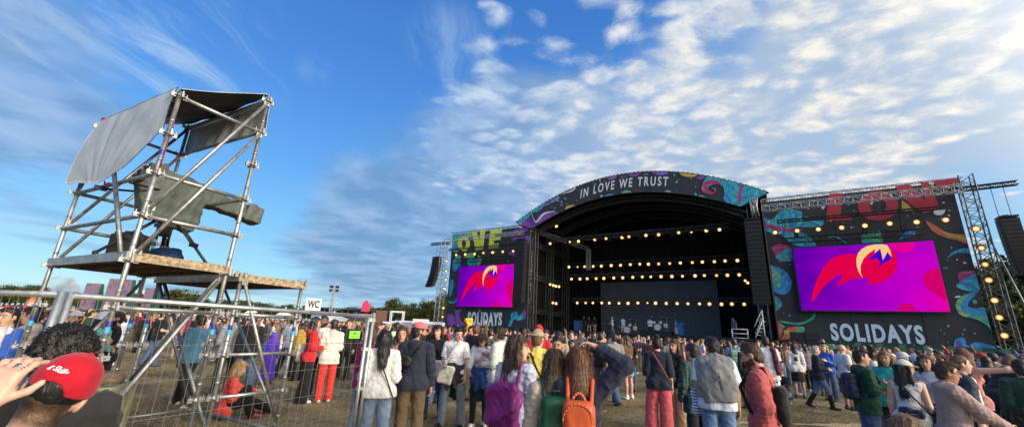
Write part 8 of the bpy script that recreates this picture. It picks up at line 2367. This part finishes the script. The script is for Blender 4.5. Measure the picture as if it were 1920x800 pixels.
# the far part of the crowd, one mass
low = [crowd_arrays(dict(combo[i][0], fit='straight'), .05) for i in (0, 1, 3, 6, 7, 8, 9, 12)]
VV, QQ, CC_ = [], [], []; nv = 0
tries = 0; cnt = 0
while cnt < 900 and tries < 30000:
    tries += 1
    px = rn.uniform(-150, 2050)
    mn = min_depth(px) + 7; mx = min(stage_depth(px), 95 if px < 720 else 75)
    if mx <= mn: continue
    d = mn + (mx - mn) * rn.random() ** 1.15
    x, y = at_height(px, d, 1.5)
    if not free(x, y, .5): continue
    XY.append((x, y)); cnt += 1
    V, Q, m = rn.choice(low); a = rn.uniform(0, 6.283) if rn.random() < .5 else math.atan2(-(14 - x), 44 - y) + rn.gauss(0, .4); c, s = math.cos(a), math.sin(a); k = rn.uniform(.9, .98)
    V2 = np.stack([(V[:, 0] * c - V[:, 1] * s) * k + x, (V[:, 0] * s + V[:, 1] * c) * k + y, V[:, 2] * k], 1)
    pal = np.array([rn.choice(SKINS[:4] * 3 + SKINS[4:]), HAIRC[wpick(HCOL)[1]], wpick(TOPC)[1], wpick(BOTC)[1], (.1, .1, .1), rn.choice(HATC)[1], (.02, .02, .02)])
    VV.append(V2); QQ.append(Q + nv); CC_.append(pal[m]); nv += len(V)
def massmat():
    m, nt, bs = new_mat('crowd_mass'); a = nt.nodes.new('ShaderNodeAttribute'); a.attribute_name = 'tint'; nt.links.new(a.outputs['Color'], bs.inputs['Base Color']); bs.inputs['Roughness'].default_value = .8; return m
o = mesh_np('crowd', np.concatenate(VV), np.concatenate(QQ), massmat())
at_ = o.data.attributes.new('tint', 'FLOAT_COLOR', 'FACE'); cc = np.concatenate(CC_); at_.data.foreach_set('color', np.concatenate([cc, np.ones((len(cc), 1))], 1).astype(np.float32).ravel())
tag(o, kind='stuff')
# stage hands and people on the stage
for (zx, zy, w, i, top, bot, hat_c, face, lab) in ((1620, 670, 1.5, 0, (.08, .1, .13), (.03, .03, .035), None, 2.0, 'stage hand in grey beside the pole at the right of the deck'),
        (520, 650, 2.0, 5, (.4, .5, .6), (.2, .2, .22), (.6, .6, .62), 1.2, 'stage hand in pale blue with a white cap bending at the front of the deck'),
        (618, 640, 4.0, 4, (.35, .45, .7), (.3, .4, .6), None, .4, 'stage hand in light blue beside the percussion set'),
        (860, 640, 4.2, 2, (.55, .56, .6), (.02, .02, .02), None, 2.6, 'stage hand in a white top at the drum kit'),
        (310, 640, 5.0, 6, (.01, .01, .012), (.3, .28, .25), None, 3.0, 'stage hand in a black top and beige trousers at the left of the deck'),
        (360, 640, 5.0, 10, (.012, .012, .014), (.3, .28, .25), None, 2.7, 'second stage hand in black and beige, nearer the video wall'),
        (262, 650, 5.5, 0, (.01, .01, .01), (.06, .05, .05), None, 3.3, 'stage hand all in black next to the blue case')):
    u, z = suz(*ZS(zx, zy), w); p = SO + SD * u + SN * w
    o = bpy.data.objects.new('person', PMESH[i]); COL.objects.link(o); o.location = (p[0], p[1], DECKZ + .002); o.rotation_euler = (0, 0, face)
    o['tint_skin'] = list(SKINS[0]); o['tint_hair'] = list(HAIRC['dark']); o['tint_top'] = list(top); o['tint_bottom'] = list(bot); o['tint_shoe'] = [.02, .02, .02]; o['tint_hat'] = list(hat_c or (.1, .1, .1))
    tag(o, lab, 'person', 'stage hands')
# ------------------------------------------------------------------ sky, sun, camera
SUN_EL, SUN_AZ = R(15), math.atan2(.78, -.62)     # azimuth from +Y towards +X
SUNV = Vector((math.sin(SUN_AZ) * math.cos(SUN_EL), math.cos(SUN_AZ) * math.cos(SUN_EL), math.sin(SUN_EL)))
w = bpy.data.worlds.new('World'); SC.world = w; w.use_nodes = True
nt = w.node_tree; nt.nodes.clear()
N = nt.nodes.new; L = nt.links.new
def val(x): return x
def mth(op, a, b=None, c=None, clamp=False):
    n = N('ShaderNodeMath'); n.operation = op; n.use_clamp = clamp
    for i, q in enumerate((a, b, c)):
        if q is None: continue
        if hasattr(q, 'default_value') or hasattr(q, 'is_linked'): L(q, n.inputs[i])
        else: n.inputs[i].default_value = q
    return n.outputs[0]
def vmth(op, a, b=None, s=None):
    n = N('ShaderNodeVectorMath'); n.operation = op
    for i, q in enumerate((a, b)):
        if q is None: continue
        if hasattr(q, 'is_linked'): L(q, n.inputs[i])
        else: n.inputs[i].default_value = q
    if s is not None:
        if hasattr(s, 'is_linked'): L(s, n.inputs['Scale'])
        else: n.inputs['Scale'].default_value = s
    return n
def sstep(x, a, b, lo=0.0, hi=1.0):
    n = N('ShaderNodeMapRange'); n.interpolation_type = 'SMOOTHSTEP'
    n.inputs['From Min'].default_value = a; n.inputs['From Max'].default_value = b; n.inputs['To Min'].default_value = lo; n.inputs['To Max'].default_value = hi
    L(x, n.inputs['Value']); return n.outputs[0]
def noise(v, sc, det=5, ro=.55, dist=0.0, off=(0, 0, 0), scale=(1, 1, 1), rot=0.0):
    mp = N('ShaderNodeMapping'); mp.inputs['Location'].default_value = off; mp.inputs['Scale'].default_value = scale; mp.inputs['Rotation'].default_value = (0, 0, rot)
    L(v, mp.inputs['Vector'])
    n = N('ShaderNodeTexNoise'); n.inputs['Scale'].default_value = sc; n.inputs['Detail'].default_value = det; n.inputs['Roughness'].default_value = ro; n.inputs['Distortion'].default_value = dist
    L(mp.outputs[0], n.inputs['Vector']); return n.outputs['Fac']
def mixc(f, a, b):
    n = N('ShaderNodeMix'); n.data_type = 'RGBA'
    if hasattr(f, 'is_linked'): L(f, n.inputs['Factor'])
    else: n.inputs['Factor'].default_value = f
    for q, k in ((a, 'A'), (b, 'B')):
        if hasattr(q, 'is_linked'): L(q, n.inputs[k])
        else: n.inputs[k].default_value = (*q, 1)
    return n.outputs['Result']
tc = N('ShaderNodeTexCoord')
D = vmth('NORMALIZE', tc.outputs['Generated']).outputs[0]
sp = N('ShaderNodeSeparateXYZ'); L(D, sp.inputs[0])
ez = mth('MAXIMUM', sp.outputs['Z'], 0.0)
den = mth('ADD', ez, .10)
ux, uy = mth('DIVIDE', sp.outputs['X'], den), mth('DIVIDE', sp.outputs['Y'], den)
cb = N('ShaderNodeCombineXYZ'); L(ux, cb.inputs[0]); L(uy, cb.inputs[1]); UV = cb.outputs[0]
def blob(px, py, inner, outer):
    d = ray(px, py); d = d / np.linalg.norm(d)
    dt = vmth('DOT_PRODUCT', D, tuple(float(q) for q in d)).outputs['Value']
    return sstep(dt, math.cos(R(outer)), math.cos(R(inner)))
def addm(*a):
    o = a[0]
    for q in a[1:]: o = mth('ADD', o, q)
    return o
# clear sky: physical sky, pulled towards the saturated blue of the photograph
sky = N('ShaderNodeTexSky'); sky.sky_type = 'NISHITA'; sky.sun_disc = False; sky.sun_elevation = SUN_EL; sky.sun_rotation = SUN_AZ; sky.air_density = 1.0; sky.dust_density = .3; sky.ozone_density = 3.0
r = N('ShaderNodeValToRGB'); e = r.color_ramp.elements
stops = SKY_STOPS
e[0].position, e[0].color = stops[0][0], (*stops[0][1], 1); e[1].position, e[1].color = stops[-1][0], (*stops[-1][1], 1)
for p_, c_ in stops[1:-1]:
    q = e.new(p_); q.color = (*c_, 1)
L(ez, r.inputs[0])
G = SKY_GAIN
blue = vmth('SCALE', r.outputs[0], s=G).outputs[0]
ns = vmth('SCALE', sky.outputs[0], s=NISH_GAIN).outputs[0]
base = mixc(.88, ns, blue)
# a brighter band towards the right and towards the sun
lite = blob(1900, 520, 5, 50)
base = mixc(mth('MULTIPLY', lite, .45), base, tuple(G * q for q in (.36, .66, .9)))
# --- cloud layers
wn = N('ShaderNodeTexNoise'); wn.inputs['Scale'].default_value = 3.2; wn.inputs['Detail'].default_value = 4; L(UV, wn.inputs['Vector'])
wobv = vmth('SCALE', vmth('SUBTRACT', wn.outputs['Color'], (.5, .5, .5)).outputs[0], s=.13).outputs[0]
UW = vmth('ADD', UV, wobv).outputs[0]
def cells(sc, off, rot=.5, st=(1, 1.35, 1)):
    mp = N('ShaderNodeMapping'); mp.inputs['Location'].default_value = off; mp.inputs['Rotation'].default_value = (0, 0, rot); mp.inputs['Scale'].default_value = st
    L(UW, mp.inputs['Vector']); v = N('ShaderNodeTexVoronoi'); v.feature = 'SMOOTH_F1'; v.inputs['Scale'].default_value = sc; v.inputs['Smoothness'].default_value = .6; L(mp.outputs[0], v.inputs['Vector'])
    return v.outputs['Distance']
mac = noise(UV, 1.5, 3, .5, .3, (7.3, 2.1, 0))
cov = addm(*[mth('MULTIPLY', blob(x, y, i, o), k) for x, y, i, o, k in ALTO])
cov = mth('MINIMUM', cov, 1.0)
gap = addm(*[mth('MULTIPLY', blob(x, y, i, o), k) for x, y, i, o, k in GAPS])
cell = mth('SUBTRACT', 1.0, cells(8.6, (1.3, .4, 0)))
puff = noise(UW, 6.4, 4, .6, .2, (1.7, 4.2, 0), (1, 1.3, 1), .5)
fine = noise(UW, 15.0, 4, .65, .2, (5.1, .4, 0), (1, 1.3, 1), .5)
p_ = addm(mth('MULTIPLY', cell, .85), mth('MULTIPLY', puff, .62), mth('MULTIPLY', fine, .3), mth('MULTIPLY', mac, .62), mth('MULTIPLY', cov, .62))
p_ = mth('SUBTRACT', p_, gap)
dA = sstep(p_, 1.56, 1.98)
# smooth grey veil
st_cov = addm(*[mth('MULTIPLY', blob(x, y, i, o), k) for x, y, i, o, k in VEIL])
s_ = addm(mth('MULTIPLY', noise(UW, 1.9, 5, .62, .3, (2.2, 8.1, 0)), .95), mth('MULTIPLY', fine, .12), mth('MULTIPLY', st_cov, .7))
s_ = mth('SUBTRACT', s_, mth('MULTIPLY', gap, .5))
dS = mth('MULTIPLY', sstep(s_, .62, 1.16), .85)
# thin wisps high on the left, streaks near the horizon
wis = noise(UW, 2.1, 5, .62, 1.1, (9.0, 3.0, 0), (2.4, .7, 1), .25)
wc = addm(blob(400, 130, 1, 8), mth('MULTIPLY', blob(60, 60, 5, 22), .7), mth('MULTIPLY', blob(250, 20, 4, 14), .5), mth('MULTIPLY', blob(590, 125, 0, 3), .5), mth('MULTIPLY', blob(840, 95, 0, 7), 1.2))
dW = mth('MULTIPLY', mth('MULTIPLY', sstep(wis, .42, .75), wc), .34, clamp=True)
az = mth('ARCTAN2', sp.outputs['X'], sp.outputs['Y'])
cb2 = N('ShaderNodeCombineXYZ'); L(mth('MULTIPLY', az, 2.2), cb2.inputs[0]); L(mth('MULTIPLY', ez, 26.0), cb2.inputs[1])
strk = noise(cb2.outputs[0], 1.1, 4, .6, .5, (1, 5, 0))
dH = mth('MULTIPLY', mth('MULTIPLY', sstep(strk, .44, .66), sstep(ez, .22, .09)), .7)
# colours
side = blob(1900, 250, 10, 62)
lit = mixc(side, tuple(G * q for q in (.55, .7, .9)), tuple(G * q for q in (.98, .94, .86)))
shade = mixc(side, tuple(G * q for q in (.3, .47, .74)), tuple(G * q for q in (.5, .6, .74)))
# undersides: where the cloud is deep the light is lost
cm = sstep(addm(mth('MULTIPLY', noise(UW, 6.4, 4, .6, .2, (1.64, 4.27, 0), (1, 1.3, 1), .5), 1.0), mth('MULTIPLY', fine, .25), mth('MULTIPLY', mac, .3)), .6, .98)
cA = mixc(cm, shade, lit)
cS = mixc(sstep(noise(UW, 2.6, 3, .6, .2, (4, 4, 0)), .35, .7), tuple(G * q for q in (.17, .33, .58)), tuple(G * q for q in (.36, .52, .78)))
cSr = mixc(side, cS, tuple(G * q for q in (.44, .56, .72)))
hz = mixc(sstep(noise(cb2.outputs[0], 1.6, 2, .5, 0, (8, 2, 0)), .4, .62), tuple(G * q for q in (.2, .36, .58)), tuple(G * q for q in (.5, .66, .78)))
c = mixc(dH, base, hz)
c = mixc(dS, c, cSr)
c = mixc(dW, c, tuple(G * q for q in (.5, .68, .9)))
c = mixc(dA, c, cA)
# bright zone round the sun, added to the sky behind the camera as fill
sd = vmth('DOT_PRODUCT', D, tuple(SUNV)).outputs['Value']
c = mixc(sstep(sd, .2, .95), c, tuple(G * q * FILL_GLOW for q in (1.0, .9, .74)))
# below the horizon
c = mixc(sstep(sp.outputs['Z'], -.005, -.03), c, tuple(G * q for q in (.2, .19, .14)))
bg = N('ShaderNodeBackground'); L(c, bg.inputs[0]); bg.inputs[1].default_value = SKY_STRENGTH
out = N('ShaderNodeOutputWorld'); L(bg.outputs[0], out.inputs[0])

sl = bpy.data.lights.new('sun', 'SUN'); sl.energy = SUN_POWER; sl.angle = R(10); sl.color = (1, .86, .68)
so = bpy.data.objects.new('sun', sl); COL.objects.link(so); so.rotation_euler = (-SUNV).to_track_quat('-Z', 'Y').to_euler(); so.location = SUNV * 50

cam = bpy.data.cameras.new('camera'); co = bpy.data.objects.new('camera', cam); COL.objects.link(co)
cam.sensor_fit = 'HORIZONTAL'; cam.sensor_width = 36; cam.lens = F_ / 1920 * 36; cam.clip_end = 6000; cam.clip_start = .05
Mx = Matrix(((RT[0], UP[0], -FW[0], 0), (RT[1], UP[1], -FW[1], 0), (RT[2], UP[2], -FW[2], EYE), (0, 0, 0, 1)))
co.matrix_world = Mx
SC.camera = co
SC.view_settings.view_transform = 'Standard'; SC.view_settings.look = 'None'; SC.view_settings.exposure = EXPO; SC.view_settings.gamma = 1.0
SC.view_settings.use_curve_mapping = False
SC.render.resolution_x, SC.render.resolution_y = 1024, 426
SC.cycles.use_denoising = True
SC.cycles.max_bounces = 6
